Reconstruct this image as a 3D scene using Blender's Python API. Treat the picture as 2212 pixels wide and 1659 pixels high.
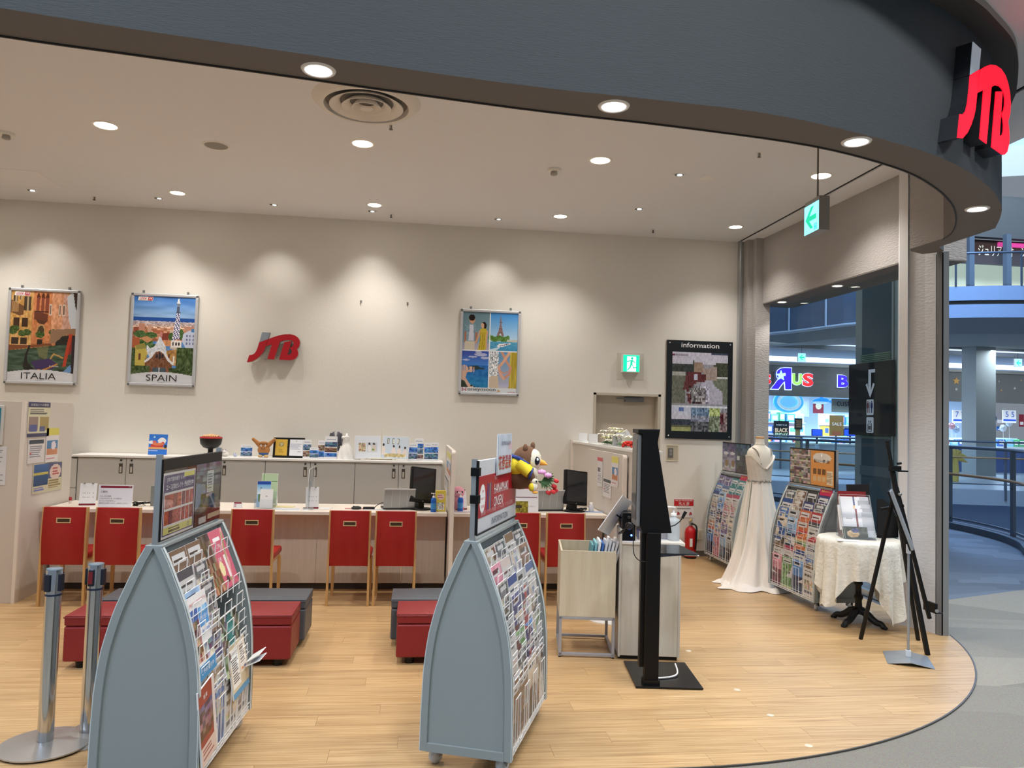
import bpy, math, random
import numpy as np
from mathutils import Vector, Matrix, Euler

random.seed(7)
rng = np.random.default_rng(7)
for o in list(bpy.data.objects):
    bpy.data.objects.remove(o)
S = bpy.context.scene
COL = S.collection
R = math.radians
PI = math.pi

# ------------------------------------------------------------------ camera
EYE = np.array([0, 0, 1.65])
FPX, PW, PH = 1660.0, 2212, 1659
_yaw, _pit, _rol = R(7.0), R(2.7), R(1.6)
_f = np.array([math.sin(_yaw)*math.cos(_pit), math.cos(_yaw)*math.cos(_pit), math.sin(_pit)])
_r0 = np.array([math.cos(_yaw), -math.sin(_yaw), 0.0])
_u0 = np.cross(_r0, _f)
_r = _r0*math.cos(_rol) + _u0*math.sin(_rol)
_u = -_r0*math.sin(_rol) + _u0*math.cos(_rol)
cam = bpy.data.cameras.new('camera')
camo = bpy.data.objects.new('camera', cam)
COL.objects.link(camo)
camo.matrix_world = Matrix(((_r[0], _u[0], -_f[0], EYE[0]), (_r[1], _u[1], -_f[1], EYE[1]),
                            (_r[2], _u[2], -_f[2], EYE[2]), (0, 0, 0, 1)))
cam.sensor_width = 36.0
cam.sensor_fit = 'HORIZONTAL'
cam.lens = 36.0*FPX/PW
cam.clip_end = 200
S.camera = camo


def ray(x, y):
    return _f + _r*(x-PW/2)/FPX - _u*(y-PH/2)/FPX


def atY(x, y, Y):          # point of a pixel on the vertical plane Y
    d = ray(x, y)
    return EYE + d*(Y/d[1])


def atZ(x, y, z=0.0):      # point of a pixel on the level z
    d = ray(x, y)
    return EYE + d*((z-EYE[2])/d[2])


# ------------------------------------------------------------------ world, exposure
def lin(c):
    c = [v/255.0 for v in c] if max(c) > 1.0 else list(c)
    return tuple((v/12.92 if v <= .04045 else ((v+.055)/1.055)**2.4) for v in c) + (1.0,)


W = bpy.data.worlds.new('world')
S.world = W
W.use_nodes = True
W.node_tree.nodes['Background'].inputs[0].default_value = (0.74, 0.86, 1.0, 1)
W.node_tree.nodes['Background'].inputs[1].default_value = 0.16
S.view_settings.view_transform = 'Standard'
S.view_settings.look = 'None'
S.view_settings.gamma = 1
S.view_settings.use_curve_mapping = False
S.view_settings.exposure = 0.85
S.cycles.max_bounces = 7
S.cycles.diffuse_bounces = 4
S.cycles.glossy_bounces = 3
S.cycles.transmission_bounces = 4
S.cycles.transparent_max_bounces = 12
S.cycles.sample_clamp_indirect = 4.0
S.cycles.caustics_reflective = False
S.cycles.caustics_refractive = False

P_DOWN, P_WASH, P_SOFFIT = 66.0, 34.0, 30.0
WARM = (1.0, 0.945, 0.875)
COOL = (0.90, 0.95, 1.0)


def lamp(name, kind, loc, energy, color, size=0.08, rot=(0, 0, 0), angle=None, blend=0.6, sy=None, parent=None):
    l = bpy.data.lights.new(name, kind)
    l.energy = energy
    l.color = color
    if kind == 'AREA':
        l.size = size
        if sy:
            l.shape = 'RECTANGLE'
            l.size_y = sy
    else:
        l.shadow_soft_size = size
    if kind == 'SPOT':
        l.spot_size = angle
        l.spot_blend = blend
    o = bpy.data.objects.new(name, l)
    o.location = loc
    o.rotation_euler = rot
    o.parent = parent
    COL.objects.link(o)
    return o


# daylight falling into the mall atrium through its roof
lamp('skylight', 'AREA', (12.5, 17.0, 10.4), 1300, (0.38, 0.60, 1.0), 8.0, (0, 0, 0), sy=9.0)
# the mall corridor's own ceiling lamps, in front of the shop
for _x in (-2.5, 1.5, 5.5):
    lamp('corridor_lamp', 'AREA', (_x, 0.4, 6.2), 95, (0.96, 0.98, 1.0), 0.9, (0, 0, 0))
lamp('left_blue_fill', 'AREA', (-6.5, -0.5, 6.0), 110, (0.5, 0.7, 1.0), 2.0, (R(30), R(-35), 0))  # bluish light added to brighten the left of the fascia, no window there
lamp('corridor_lamp', 'AREA', (6.6, 5.2, 5.9), 95, (0.96, 0.98, 1.0), 0.9, (0, 0, 0))

# fill lights added to brighten the atrium drum and the front of the toy shop
lamp('drum_fill', 'AREA', (15.0, 15.0, 10.5), 3200, (0.82, 0.95, 1.0), 5.0, (R(160), R(18), 0))
for _x in (13.5, 18.0, 23.0, 28.0):
    lamp('gallery_fill', 'AREA', (_x, 27.2, 4.85), 70, (0.72, 0.86, 1.0), 1.5, (R(12), 0, 0))

# ------------------------------------------------------------------ materials
MATS = {}


def mat(name, color=(128, 128, 128), rough=0.5, metal=0.0, spec=0.5, emit=None, estr=0.0, noise=None, bump=None, alpha=None, coat=0.0, rand=0.0):
    """principled material; noise=(scale, amount, (sx,sy,sz)), bump=(scale, strength, (sx,sy,sz))"""
    if name in MATS:
        return MATS[name]
    m = bpy.data.materials.new(name)
    m.use_nodes = True
    nt = m.node_tree
    p = nt.nodes['Principled BSDF']
    c = lin(color)
    p.inputs['Base Color'].default_value = c
    p.inputs['Roughness'].default_value = rough
    p.inputs['Metallic'].default_value = metal
    p.inputs['Specular IOR Level'].default_value = spec
    p.inputs['Coat Weight'].default_value = coat
    m.diffuse_color = c
    if emit:
        p.inputs['Emission Color'].default_value = lin(emit)
        p.inputs['Emission Strength'].default_value = estr
    if alpha is not None:
        p.inputs['Alpha'].default_value = alpha
    tc = None
    if noise or bump or rand:
        tc = nt.nodes.new('ShaderNodeTexCoord')
    if noise or rand:
        mx = nt.nodes.new('ShaderNodeMix')
        mx.data_type = 'RGBA'
        amt = noise[1] if noise else rand
        mx.inputs[6].default_value = tuple(v*(1-amt) for v in c[:3]) + (1,)
        mx.inputs[7].default_value = tuple(min(1, v*(1+amt)) for v in c[:3]) + (1,)
        if noise:
            mp = nt.nodes.new('ShaderNodeMapping')
            mp.inputs['Scale'].default_value = noise[2]
            nz = nt.nodes.new('ShaderNodeTexNoise')
            nz.inputs['Scale'].default_value = noise[0]
            nz.inputs['Detail'].default_value = 5
            nt.links.new(tc.outputs['Object'], mp.inputs['Vector'])
            nt.links.new(mp.outputs[0], nz.inputs['Vector'])
            nt.links.new(nz.outputs['Fac'], mx.inputs[0])
        else:
            oi = nt.nodes.new('ShaderNodeObjectInfo')
            nt.links.new(oi.outputs['Random'], mx.inputs[0])
        nt.links.new(mx.outputs[2], p.inputs['Base Color'])
    if bump:
        mp = nt.nodes.new('ShaderNodeMapping')
        mp.inputs['Scale'].default_value = bump[2]
        nz = nt.nodes.new('ShaderNodeTexNoise')
        nz.inputs['Scale'].default_value = bump[0]
        nz.inputs['Detail'].default_value = 4
        bp = nt.nodes.new('ShaderNodeBump')
        bp.inputs['Strength'].default_value = bump[1]
        bp.inputs['Distance'].default_value = 0.01
        nt.links.new(tc.outputs['Object'], mp.inputs['Vector'])
        nt.links.new(mp.outputs[0], nz.inputs['Vector'])
        nt.links.new(nz.outputs['Fac'], bp.inputs['Height'])
        nt.links.new(bp.outputs[0], p.inputs['Normal'])
    MATS[name] = m
    return m


def glow(name, color, strength):
    return mat(name, color, 0.5, emit=color, estr=strength)


def glassy(name, tint=(1, 1, 1), gloss=0.08, dens=0.0):
    """thin architectural glass or clear plastic: lets light straight through, with a surface sheen"""
    if name in MATS:
        return MATS[name]
    m = bpy.data.materials.new(name)
    m.use_nodes = True
    nt = m.node_tree
    nt.nodes.clear()
    out = nt.nodes.new('ShaderNodeOutputMaterial')
    tr = nt.nodes.new('ShaderNodeBsdfTransparent')
    tr.inputs[0].default_value = tuple(tint) + (1,)
    gl = nt.nodes.new('ShaderNodeBsdfGlossy')
    gl.inputs['Roughness'].default_value = 0.03
    df = nt.nodes.new('ShaderNodeBsdfDiffuse')
    df.inputs[0].default_value = (.8, .85, .9, 1)
    fr = nt.nodes.new('ShaderNodeLayerWeight')
    fr.inputs[0].default_value = 0.25
    mm = nt.nodes.new('ShaderNodeMath')
    mm.operation = 'MULTIPLY'
    mm.inputs[1].default_value = gloss*6
    m1 = nt.nodes.new('ShaderNodeMixShader')
    m2 = nt.nodes.new('ShaderNodeMixShader')
    m2.inputs[0].default_value = dens
    nt.links.new(fr.outputs['Fresnel'], mm.inputs[0])
    nt.links.new(mm.outputs[0], m1.inputs[0])
    nt.links.new(tr.outputs[0], m1.inputs[1])
    nt.links.new(gl.outputs[0], m1.inputs[2])
    nt.links.new(m1.outputs[0], m2.inputs[1])
    nt.links.new(df.outputs[0], m2.inputs[2])
    nt.links.new(m2.outputs[0], out.inputs[0])
    MATS[name] = m
    return m


def print_mat(name='printed_paper', rough=0.35, emis=0.0):
    if name in MATS:
        return MATS[name]
    m = bpy.data.materials.new(name)
    m.use_nodes = True
    p = m.node_tree.nodes['Principled BSDF']
    a = m.node_tree.nodes.new('ShaderNodeAttribute')
    a.attribute_name = 'Col'
    m.node_tree.links.new(a.outputs['Color'], p.inputs['Base Color'])
    p.inputs['Roughness'].default_value = rough
    if emis:
        m.node_tree.links.new(a.outputs['Color'], p.inputs['Emission Color'])
        p.inputs['Emission Strength'].default_value = emis
    MATS[name] = m
    return m


# ------------------------------------------------------------------ mesh building
class B:
    def __init__(s):
        s.v, s.f, s.m, s.sm = [], [], [], []

    def add(s, vs, fs, m=0, smooth=False, M=None):
        k = len(s.v)
        if M is not None:
            vs = [M @ Vector(v) for v in vs]
        s.v += [tuple(v) for v in vs]
        s.f += [tuple(i+k for i in f) for f in fs]
        s.m += [m]*len(fs)
        s.sm += [smooth]*len(fs)
        return s

    def box(s, x0, y0, z0, x1, y1, z1, m=0, M=None):
        vs = [(x, y, z) for x in (x0, x1) for y in (y0, y1) for z in (z0, z1)]
        return s.add(vs, [(0, 1, 3, 2), (4, 6, 7, 5), (0, 4, 5, 1), (2, 3, 7, 6), (0, 2, 6, 4), (1, 5, 7, 3)], m, False, M)

    def prism(s, pts, ax, a, b, m=0, M=None, smooth=False):
        n = len(pts)
        area = sum(pts[i][0]*pts[(i+1) % n][1]-pts[(i+1) % n][0]*pts[i][1] for i in range(n))
        if area < 0:
            pts = pts[::-1]

        def mk(p, t):
            return {'x': (t, p[0], p[1]), 'y': (p[0], t, p[1]), 'z': (p[0], p[1], t)}[ax]
        vs = [mk(p, a) for p in pts] + [mk(p, b) for p in pts]
        lo, hi = tuple(range(n))[::-1], tuple(range(n, 2*n))
        sides = [(i, (i+1) % n, n+(i+1) % n, n+i) for i in range(n)]
        if ax == 'y':
            lo, hi = lo[::-1], hi[::-1]
            sides = [q[::-1] for q in sides]
        if a > b:
            lo, hi = lo[::-1], hi[::-1]
            sides = [q[::-1] for q in sides]
        s.add(vs, [lo, hi], m, False, M)
        k = len(s.v)-2*n
        s.f += [tuple(i+k for i in q) for q in sides]
        s.m += [m]*n
        s.sm += [smooth]*n
        return s

    def tube(s, path, r, n=6, m=0, M=None, closed=False, smooth=True):
        P = [Vector(p) for p in path]
        if closed:
            P = P + [P[0]]
        rs = r if isinstance(r, (list, tuple)) else [r]*len(P)
        vs, fs = [], []
        up = None
        for i, p in enumerate(P):
            d = (P[min(i+1, len(P)-1)]-P[max(i-1, 0)])
            if d.length < 1e-9:
                d = Vector((0, 0, 1))
            d.normalize()
            if up is None:
                up = Vector((0, 0, 1)) if abs(d.z) < .9 else Vector((1, 0, 0))
            a = d.cross(up)
            if a.length < 1e-6:
                a = d.orthogonal()
            a.normalize()
            b = a.cross(d).normalized()
            up = b
            for k in range(n):
                t = 2*PI*(k+.5)/n
                vs.append(p + (a*math.cos(t) + b*math.sin(t))*rs[i])
        for i in range(len(P)-1):
            for k in range(n):
                fs.append((i*n+k, i*n+(k+1) % n, (i+1)*n+(k+1) % n, (i+1)*n+k))
        s.add(vs, fs, m, smooth and n > 4, M)
        if not closed:
            s.add(vs[:n], [tuple(range(n))[::-1]], m, False, M)
            s.add(vs[-n:], [tuple(range(n))], m, False, M)
        return s

    def lathe(s, prof, n=24, m=0, M=None, smooth=True, sx=1.0, sy=1.0, cap=True):
        vs, fs = [], []
        for r, z in prof:
            for k in range(n):
                t = 2*PI*k/n
                vs.append((r*math.cos(t)*sx, r*math.sin(t)*sy, z))
        for i in range(len(prof)-1):
            for k in range(n):
                fs.append((i*n+k, i*n+(k+1) % n, (i+1)*n+(k+1) % n, (i+1)*n+k))
        s.add(vs, fs, m, smooth, M)
        for idx, rv in ((0, True), (len(prof)-1, False)):
            if cap and prof[idx][0] > 1e-4:
                q = tuple(range(n))
                s.add(vs[idx*n:(idx+1)*n], [q[::-1] if rv else q], m, False, M)
        return s

    def ball(s, c, r, n=14, m=0, M=None):
        rx, ry, rz = r if isinstance(r, (tuple, list)) else (r, r, r)
        k = max(4, n//2)
        prof = [(max(1e-5, math.sin(PI*i/k)), -math.cos(PI*i/k)) for i in range(k+1)]
        L = Matrix.Translation(c) @ Matrix.Diagonal((rx, ry, rz, 1))
        return s.lathe(prof, n, m, (M @ L) if M is not None else L)

    def quad(s, a, b, c, d, m=0, M=None):
        return s.add([a, b, c, d], [(0, 1, 2, 3)], m, False, M)


def link(me, name, parent=None, M=None):
    o = bpy.data.objects.new(name, me)
    COL.objects.link(o)
    if parent is not None:
        o.parent = parent
    if M is not None:
        o.matrix_local = M
    return o


def obj(name, b, mats, parent=None, bevel=0, M=None, subsurf=0, solid=0):
    me = bpy.data.meshes.new(name)
    me.from_pydata(b.v, [], b.f)
    for m in (mats if isinstance(mats, (list, tuple)) else [mats]):
        me.materials.append(m)
    me.polygons.foreach_set('material_index', b.m)
    me.polygons.foreach_set('use_smooth', b.sm)
    me.update()
    o = link(me, name, parent, M)
    if solid:
        md = o.modifiers.new('solid', 'SOLIDIFY')
        md.thickness = solid
        md.offset = 0
    if bevel:
        md = o.modifiers.new('bevel', 'BEVEL')
        md.width = bevel
        md.segments = 2
        md.limit_method = 'ANGLE'
        md.angle_limit = R(40)
    if subsurf:
        md = o.modifiers.new('sub', 'SUBSURF')
        md.levels = subsurf
        md.render_levels = subsurf
    return o


def tag(o, label, cat, group=None):
    o['label'] = label
    o['category'] = cat
    if group:
        o['group'] = group
    return o


def thing(name, label, cat, loc=(0, 0, 0), rz=0.0, group=None):
    o = bpy.data.objects.new(name, None)
    o.empty_display_size = .1
    COL.objects.link(o)
    o.location = loc
    o.rotation_euler = (0, 0, rz)
    return tag(o, label, cat, group)


def struct(name, b, mats, parent=None, bevel=0, M=None):
    o = obj(name, b, mats, parent, bevel, M)
    if parent is None:
        o['kind'] = 'structure'
    return o


KIDS = {}


def copy_tree(o, parent=None):
    c = o.copy()
    COL.objects.link(c)
    if parent is not None:
        c.parent = parent
        c.matrix_parent_inverse = o.matrix_parent_inverse
    for ch in list(o.children):
        copy_tree(ch, c)
    return c


def T(x, y, z):
    return Matrix.Translation((x, y, z))


def RX(a):
    return Matrix.Rotation(a, 4, 'X')


def RY(a):
    return Matrix.Rotation(a, 4, 'Y')


def RZ(a):
    return Matrix.Rotation(a, 4, 'Z')


# text as real, slightly raised lettering: drawn in the XZ plane, read from -Y
def text(s, width, height, m, parent, M, name='lettering', depth=0.0008, shear=0.0, off=0.0, align='C'):
    cu = bpy.data.curves.new('t', 'FONT')
    cu.body = s
    cu.size = 1.0
    cu.extrude = 0.0
    cu.shear = shear
    cu.offset = off
    cu.resolution_u = 3
    ob = bpy.data.objects.new('t', cu)
    COL.objects.link(ob)
    dg = bpy.context.evaluated_depsgraph_get()
    me = bpy.data.meshes.new_from_object(ob.evaluated_get(dg))
    bpy.data.objects.remove(ob)
    bpy.data.curves.remove(cu)
    n = len(me.vertices)
    if n == 0:
        return None
    co = np.empty(n*3)
    me.vertices.foreach_get('co', co)
    co = co.reshape(-1, 3)
    lo, hi = co.min(0), co.max(0)
    w, h = max(1e-6, hi[0]-lo[0]), max(1e-6, hi[1]-lo[1])
    sy = (height/h) if height else (width/w)
    sx = (width/w) if width else sy
    x = (co[:, 0]-(lo[0]+hi[0])/2)*sx
    z = (co[:, 1]-(lo[1]+hi[1])/2)*sy
    out = np.stack([x, np.full(n, -depth), z], 1)
    me.vertices.foreach_set('co', out.ravel())
    me.materials.clear()
    me.materials.append(m)
    me.update()
    o = link(me, name, parent, M)
    return o


# ------------------------------------------------------------------ printed pictures: colours of flat print, cell by cell
class Pic:
    def __init__(s, w, h, c=(255, 255, 255)):
        s.w, s.h = w, h
        s.a = np.empty((h, w, 3))
        s.a[:] = c
        yy, xx = np.mgrid[0:h, 0:w]
        s.X, s.Y = (xx+.5)/w, (yy+.5)/h

    def put(s, k, c, al=1.0):
        s.a[k] = s.a[k]*(1-al) + np.array(c, float)*al
        return s

    def rect(s, x0, y0, x1, y1, c, al=1.0):
        return s.put((s.X >= x0) & (s.X < x1) & (s.Y >= y0) & (s.Y < y1), c, al)

    def ell(s, cx, cy, rx, ry, c, al=1.0):
        return s.put(((s.X-cx)/rx)**2+((s.Y-cy)/ry)**2 <= 1, c, al)

    def pm(s, pts):
        k = np.zeros(s.X.shape, bool)
        n = len(pts)
        for i in range(n):
            (x0, y0), (x1, y1) = pts[i], pts[(i+1) % n]
            if y0 == y1:
                continue
            c = ((s.Y < y0) != (s.Y < y1)) & (s.X < (x1-x0)*(s.Y-y0)/(y1-y0)+x0)
            k ^= c
        return k

    def poly(s, pts, c, al=1.0):
        return s.put(s.pm(pts), c, al)

    def line(s, pts, wd, c, al=1.0):
        asp = s.h/s.w
        for (x0, y0), (x1, y1) in zip(pts[:-1], pts[1:]):
            dx, dy = x1-x0, (y1-y0)*asp
            L = dx*dx+dy*dy+1e-9
            t = np.clip(((s.X-x0)*dx+(s.Y-y0)*asp*dy)/L, 0, 1)
            d = np.hypot(s.X-x0-t*dx, (s.Y-y0)*asp-t*dy)
            s.put(d < wd, c, al)
        return s

    def grad(s, x0, y0, x1, y1, c0, c1):
        k = (s.X >= x0) & (s.X < x1) & (s.Y >= y0) & (s.Y < y1)
        t = ((s.Y-y0)/(y1-y0))[k][:, None]
        s.a[k] = np.array(c0, float)*(1-t) + np.array(c1, float)*t
        return s

    def noise(s, x0, y0, x1, y1, nx, ny, amp, seed=0, smooth=True, col=False):
        r = np.random.default_rng(seed)
        g = r.uniform(-1, 1, (ny+2, nx+2, 1))
        if col:
            g = g*.85 + r.uniform(-1, 1, (ny+2, nx+2, 3))*.30
        k = (s.X >= x0) & (s.X < x1) & (s.Y >= y0) & (s.Y < y1)
        u = (s.X[k]-x0)/(x1-x0)*nx
        v = (s.Y[k]-y0)/(y1-y0)*ny
        i, j = u.astype(int), v.astype(int)
        if smooth:
            fu, fv = (u-i)[:, None], (v-j)[:, None]
            val = (g[j, i]*(1-fu)+g[j, i+1]*fu)*(1-fv)+(g[j+1, i]*(1-fu)+g[j+1, i+1]*fu)*fv
        else:
            val = g[j, i]
        s.a[k] += val*amp
        return s

    def bars(s, x0, y0, x1, y1, n, c, seed=0, fill=.5):
        r = np.random.default_rng(seed)
        st = (y1-y0)/n
        for i in range(n):
            e = x0+(x1-x0)*r.uniform(.7, 1.0)
            s.rect(x0, y0+i*st, e, y0+i*st+st*fill, c)
        return s


def pic_mesh(pic, w, h, name='print'):
    """mesh of the picture, w x h metres, centred on x, base at z=0, facing -Y"""
    ny, nx = pic.h, pic.w
    xs = np.linspace(-w/2, w/2, nx+1)
    zs = np.linspace(h, 0, ny+1)
    gx, gz = np.meshgrid(xs, zs)
    co = np.stack([gx.ravel(), np.zeros(gx.size), gz.ravel()], 1)
    i = np.arange(ny)[:, None]*(nx+1) + np.arange(nx)[None, :]
    f = np.stack([i+nx+1, i+nx+2, i+1, i], -1).reshape(-1, 4)
    me = bpy.data.meshes.new(name)
    me.vertices.add(len(co))
    me.vertices.foreach_set('co', co.ravel())
    me.loops.add(f.size)
    me.loops.foreach_set('vertex_index', f.ravel())
    me.polygons.add(len(f))
    me.polygons.foreach_set('loop_start', np.arange(0, f.size, 4))
    me.polygons.foreach_set('loop_total', np.full(len(f), 4))
    me.update(calc_edges=True)
    at = me.color_attributes.new('Col', 'BYTE_COLOR', 'CORNER')
    c = np.clip(pic.a.reshape(-1, 3)/255.0, 0, 1)
    c = np.repeat(c, 4, axis=0)
    c = np.concatenate([c, np.ones((len(c), 1))], 1)
    at.data.foreach_set('color_srgb', c.ravel())
    return me


def put_pic(pic, w, h, parent, M, name='print', m=None):
    me = pic_mesh(pic, w, h, name)
    me.materials.append(m or print_mat())
    return link(me, name, parent, M)

# ================================================================== THE SETTING
ZC = 4.035      # shop ceiling
YW = 9.43       # back wall
ZF = 3.15       # underside of the curved fascia
wallpaper = mat('cream_wallpaper', (224, 220, 212), .8, bump=(60, .12, (1, 1, 1)))
ceil_m = mat('ceiling_paint', (228, 228, 231), .9)
fascia_m = mat('slate_fascia_cloth', (62, 67, 70), .75, noise=(14, .10, (.5, .5, 8)), bump=(30, .25, (1, 1, 7)))
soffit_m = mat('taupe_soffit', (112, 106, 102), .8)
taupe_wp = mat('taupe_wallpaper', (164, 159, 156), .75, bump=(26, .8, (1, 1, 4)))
alu = mat('brushed_aluminium', (190, 194, 198), .32, .85)
dark_gap = mat('dark_gap', (18, 18, 20), .7)
white_m = mat('white_laminate', (236, 236, 234), .35)
pale_col = mat('pale_column_paint', (206, 206, 208), .6, bump=(20, .3, (1, 1, 3)))


def wood_mat(name, c, c2, c3, scale=(1.2, 26, 1), rough=.36, tint=.10):
    m = mat(name, c, rough)
    nt = m.node_tree
    p = nt.nodes['Principled BSDF']
    tc = nt.nodes.new('ShaderNodeTexCoord')
    oi = nt.nodes.new('ShaderNodeObjectInfo')
    geo = nt.nodes.new('ShaderNodeNewGeometry')
    ad = nt.nodes.new('ShaderNodeVectorMath')
    ad.operation = 'MULTIPLY_ADD'
    mp = nt.nodes.new('ShaderNodeMapping')
    mp.inputs['Scale'].default_value = scale
    cx = nt.nodes.new('ShaderNodeCombineXYZ')
    mu = nt.nodes.new('ShaderNodeMath')
    mu.operation = 'MULTIPLY'
    mu.inputs[1].default_value = 37.0
    nt.links.new(oi.outputs['Random'], mu.inputs[0])
    nt.links.new(mu.outputs[0], cx.inputs[0])
    nt.links.new(mu.outputs[0], cx.inputs[2])
    ad.inputs[1].default_value = (1, 1, 1)
    nt.links.new(geo.outputs['Position'], ad.inputs[0])
    nt.links.new(cx.outputs[0], ad.inputs[2])
    nt.links.new(ad.outputs[0], mp.inputs['Vector'])
    nz = nt.nodes.new('ShaderNodeTexNoise')
    nz.inputs['Scale'].default_value = 1.6
    nz.inputs['Detail'].default_value = 7
    nz.inputs['Roughness'].default_value = .62
    nt.links.new(mp.outputs[0], nz.inputs['Vector'])
    rp = nt.nodes.new('ShaderNodeValToRGB')
    e = rp.color_ramp.elements
    e[0].position, e[0].color = .30, lin(c2)
    e[1].position, e[1].color = .72, lin(c3)
    k = rp.color_ramp.elements.new(.5)
    k.color = lin(c)
    nt.links.new(nz.outputs['Fac'], rp.inputs[0])
    hs = nt.nodes.new('ShaderNodeHueSaturation')
    mr = nt.nodes.new('ShaderNodeMapRange')
    mr.inputs['To Min'].default_value = 1-tint
    mr.inputs['To Max'].default_value = 1+tint
    nt.links.new(oi.outputs['Random'], mr.inputs['Value'])
    nt.links.new(mr.outputs[0], hs.inputs['Value'])
    nt.links.new(rp.outputs[0], hs.inputs['Color'])
    nt.links.new(hs.outputs[0], p.inputs['Base Color'])
    return m


plank_m = wood_mat('bamboo_plank', (186, 152, 108), (152, 118, 78), (208, 178, 134), (1.3, 56, 1), tint=.07)
lam_v = wood_mat('pale_maple_laminate', (214, 204, 195), (208, 197, 187), (220, 211, 203), (26, 26, .8), .45, 0)
lam_g = wood_mat('greige_oak_laminate', (204, 197, 183), (194, 186, 170), (211, 205, 192), (14, 14, .9), .45, 0)
lam_d = wood_mat('beige_oak_laminate', (202, 190, 165), (190, 177, 150), (209, 199, 176), (12, 12, .8), .45, 0)

# ---- wood floor with its round edge: planks one by one
FC, FR = (1.2675, 6.933), 3.281
edge = []
for i in range(0, 33):
    a = R(-90 + 71.0*i/32)
    edge.append((FC[0]+FR*math.cos(a), FC[1]+FR*math.sin(a)))
outline = [(-6.2, FC[1]-FR)] + edge + [(4.40, 6.2), (4.47, YW), (-6.2, YW)]


def clip(sub, a, b):
    out = []

    def side(p):
        return (b[0]-a[0])*(p[1]-a[1])-(b[1]-a[1])*(p[0]-a[0])
    for i in range(len(sub)):
        p, q = sub[i-1], sub[i]
        sp, sq = side(p), side(q)
        if (sp >= 0) != (sq >= 0):
            t = sp/(sp-sq)
            out.append((p[0]+(q[0]-p[0])*t, p[1]+(q[1]-p[1])*t))
        if sq >= 0:
            out.append(q)
    return out


def clip_to(sub, poly):
    for i in range(len(poly)):
        sub = clip(sub, poly[i], poly[(i+1) % len(poly)])
        if len(sub) < 3:
            return []
    return sub


floor = struct('floor', B().prism(outline, 'z', -.05, -.004), mat('floor_screed', (120, 95, 70), .8))
cells = []
pw, pl = .150, 1.10
y = FC[1]-FR-.001
row = 0
while y < YW:
    x = -6.2 - ((row*7) % 10)*.11
    while x < 4.5:
        g = .0006
        q = clip_to([(x+g, y+g), (x+pl-g, y+g), (x+pl-g, y+pw-g), (x+g, y+pw-g)], outline)
        if len(q) >= 3:
            cells.append(q)
        x += pl
    y += pw
    row += 1
vis = [q for q in cells if max(abs(p[0]) for p in q) < 9 and max(p[0]+.55*p[1] for p in q) > .1 and min(p[1] for p in q) < 7.6]
vis = sorted(vis, key=lambda q: sum(p[1] for p in q)/len(q))[:300]
ids = set(id(q) for q in vis)
for q in vis:
    obj('plank', B().prism(q, 'z', -.004, 0), plank_m, floor)
rest = B()
for q in cells:
    if id(q) not in ids:
        rest.prism(q, 'z', -.004, 0)
o = obj('planks', rest, plank_m, floor)
o['kind'] = 'stuff'

# thin dark edging strip between wood and carpet
b = B()
strip = [(-6.2, FC[1]-FR-.012)] + [(FC[0]+(FR+.006)*math.cos(R(-90+71.0*i/32)), FC[1]+(FR+.006)*math.sin(R(-90+71.0*i/32))) for i in range(33)]
b.tube([(p[0], p[1], -.002) for p in strip], .007, 4)
struct('trim_1', b, mat('edging_strip', (70, 66, 60), .5))

# ---- mall carpet: tile pattern in drifting greys, bluer beyond a slanting line
cm = mat('mall_carpet', (128, 128, 124), .95)
nt = cm.node_tree
p = nt.nodes['Principled BSDF']
geo = nt.nodes.new('ShaderNodeNewGeometry')
mp = nt.nodes.new('ShaderNodeMapping')
mp.inputs['Rotation'].default_value = (0, 0, R(18))
mp.inputs['Scale'].default_value = (.9, 1.9, 1)
vo = nt.nodes.new('ShaderNodeTexVoronoi')
vo.distance = 'CHEBYCHEV'
vo.inputs['Scale'].default_value = 1.1
nt.links.new(geo.outputs['Position'], mp.inputs[0])
nt.links.new(mp.outputs[0], vo.inputs['Vector'])
rp = nt.nodes.new('ShaderNodeValToRGB')
e = rp.color_ramp.elements
e[0].position, e[0].color = .1, lin((120, 116, 107))
e[1].position, e[1].color = .9, lin((142, 137, 125))
k = rp.color_ramp.elements.new(.5)
k.color = lin((130, 126, 116))
sx = nt.nodes.new('ShaderNodeSeparateXYZ')
nt.links.new(vo.outputs['Color'], sx.inputs[0])
nt.links.new(sx.outputs[0], rp.inputs[0])
nz = nt.nodes.new('ShaderNodeTexNoise')
nz.inputs['Scale'].default_value = 160
mx = nt.nodes.new('ShaderNodeMix')
mx.data_type = 'RGBA'
mx.blend_type = 'OVERLAY'
mx.inputs[0].default_value = .6
nt.links.new(geo.outputs['Position'], nz.inputs['Vector'])
nt.links.new(rp.outputs[0], mx.inputs[6])
nt.links.new(nz.outputs['Color'], mx.inputs[7])
# colour multiplied by blue beyond a slanting line on the atrium side
s2 = nt.nodes.new('ShaderNodeSeparateXYZ')
nt.links.new(geo.outputs['Position'], s2.inputs[0])
ma = nt.nodes.new('ShaderNodeMath')
ma.operation = 'MULTIPLY_ADD'
ma.inputs[1].default_value = -.38
nt.links.new(s2.outputs[0], ma.inputs[0])
nt.links.new(s2.outputs[1], ma.inputs[2])
gt = nt.nodes.new('ShaderNodeMath')
gt.operation = 'GREATER_THAN'
gt.inputs[1].default_value = 5.1
nt.links.new(ma.outputs[0], gt.inputs[0])
mx2 = nt.nodes.new('ShaderNodeMix')
mx2.data_type = 'RGBA'
mx2.blend_type = 'MULTIPLY'
mx2.inputs[7].default_value = (.50, .66, 1.0, 1)
nt.links.new(gt.outputs[0], mx2.inputs[0])
nt.links.new(mx.outputs[2], mx2.inputs[6])
nt.links.new(mx2.outputs[2], p.inputs['Base Color'])

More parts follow.
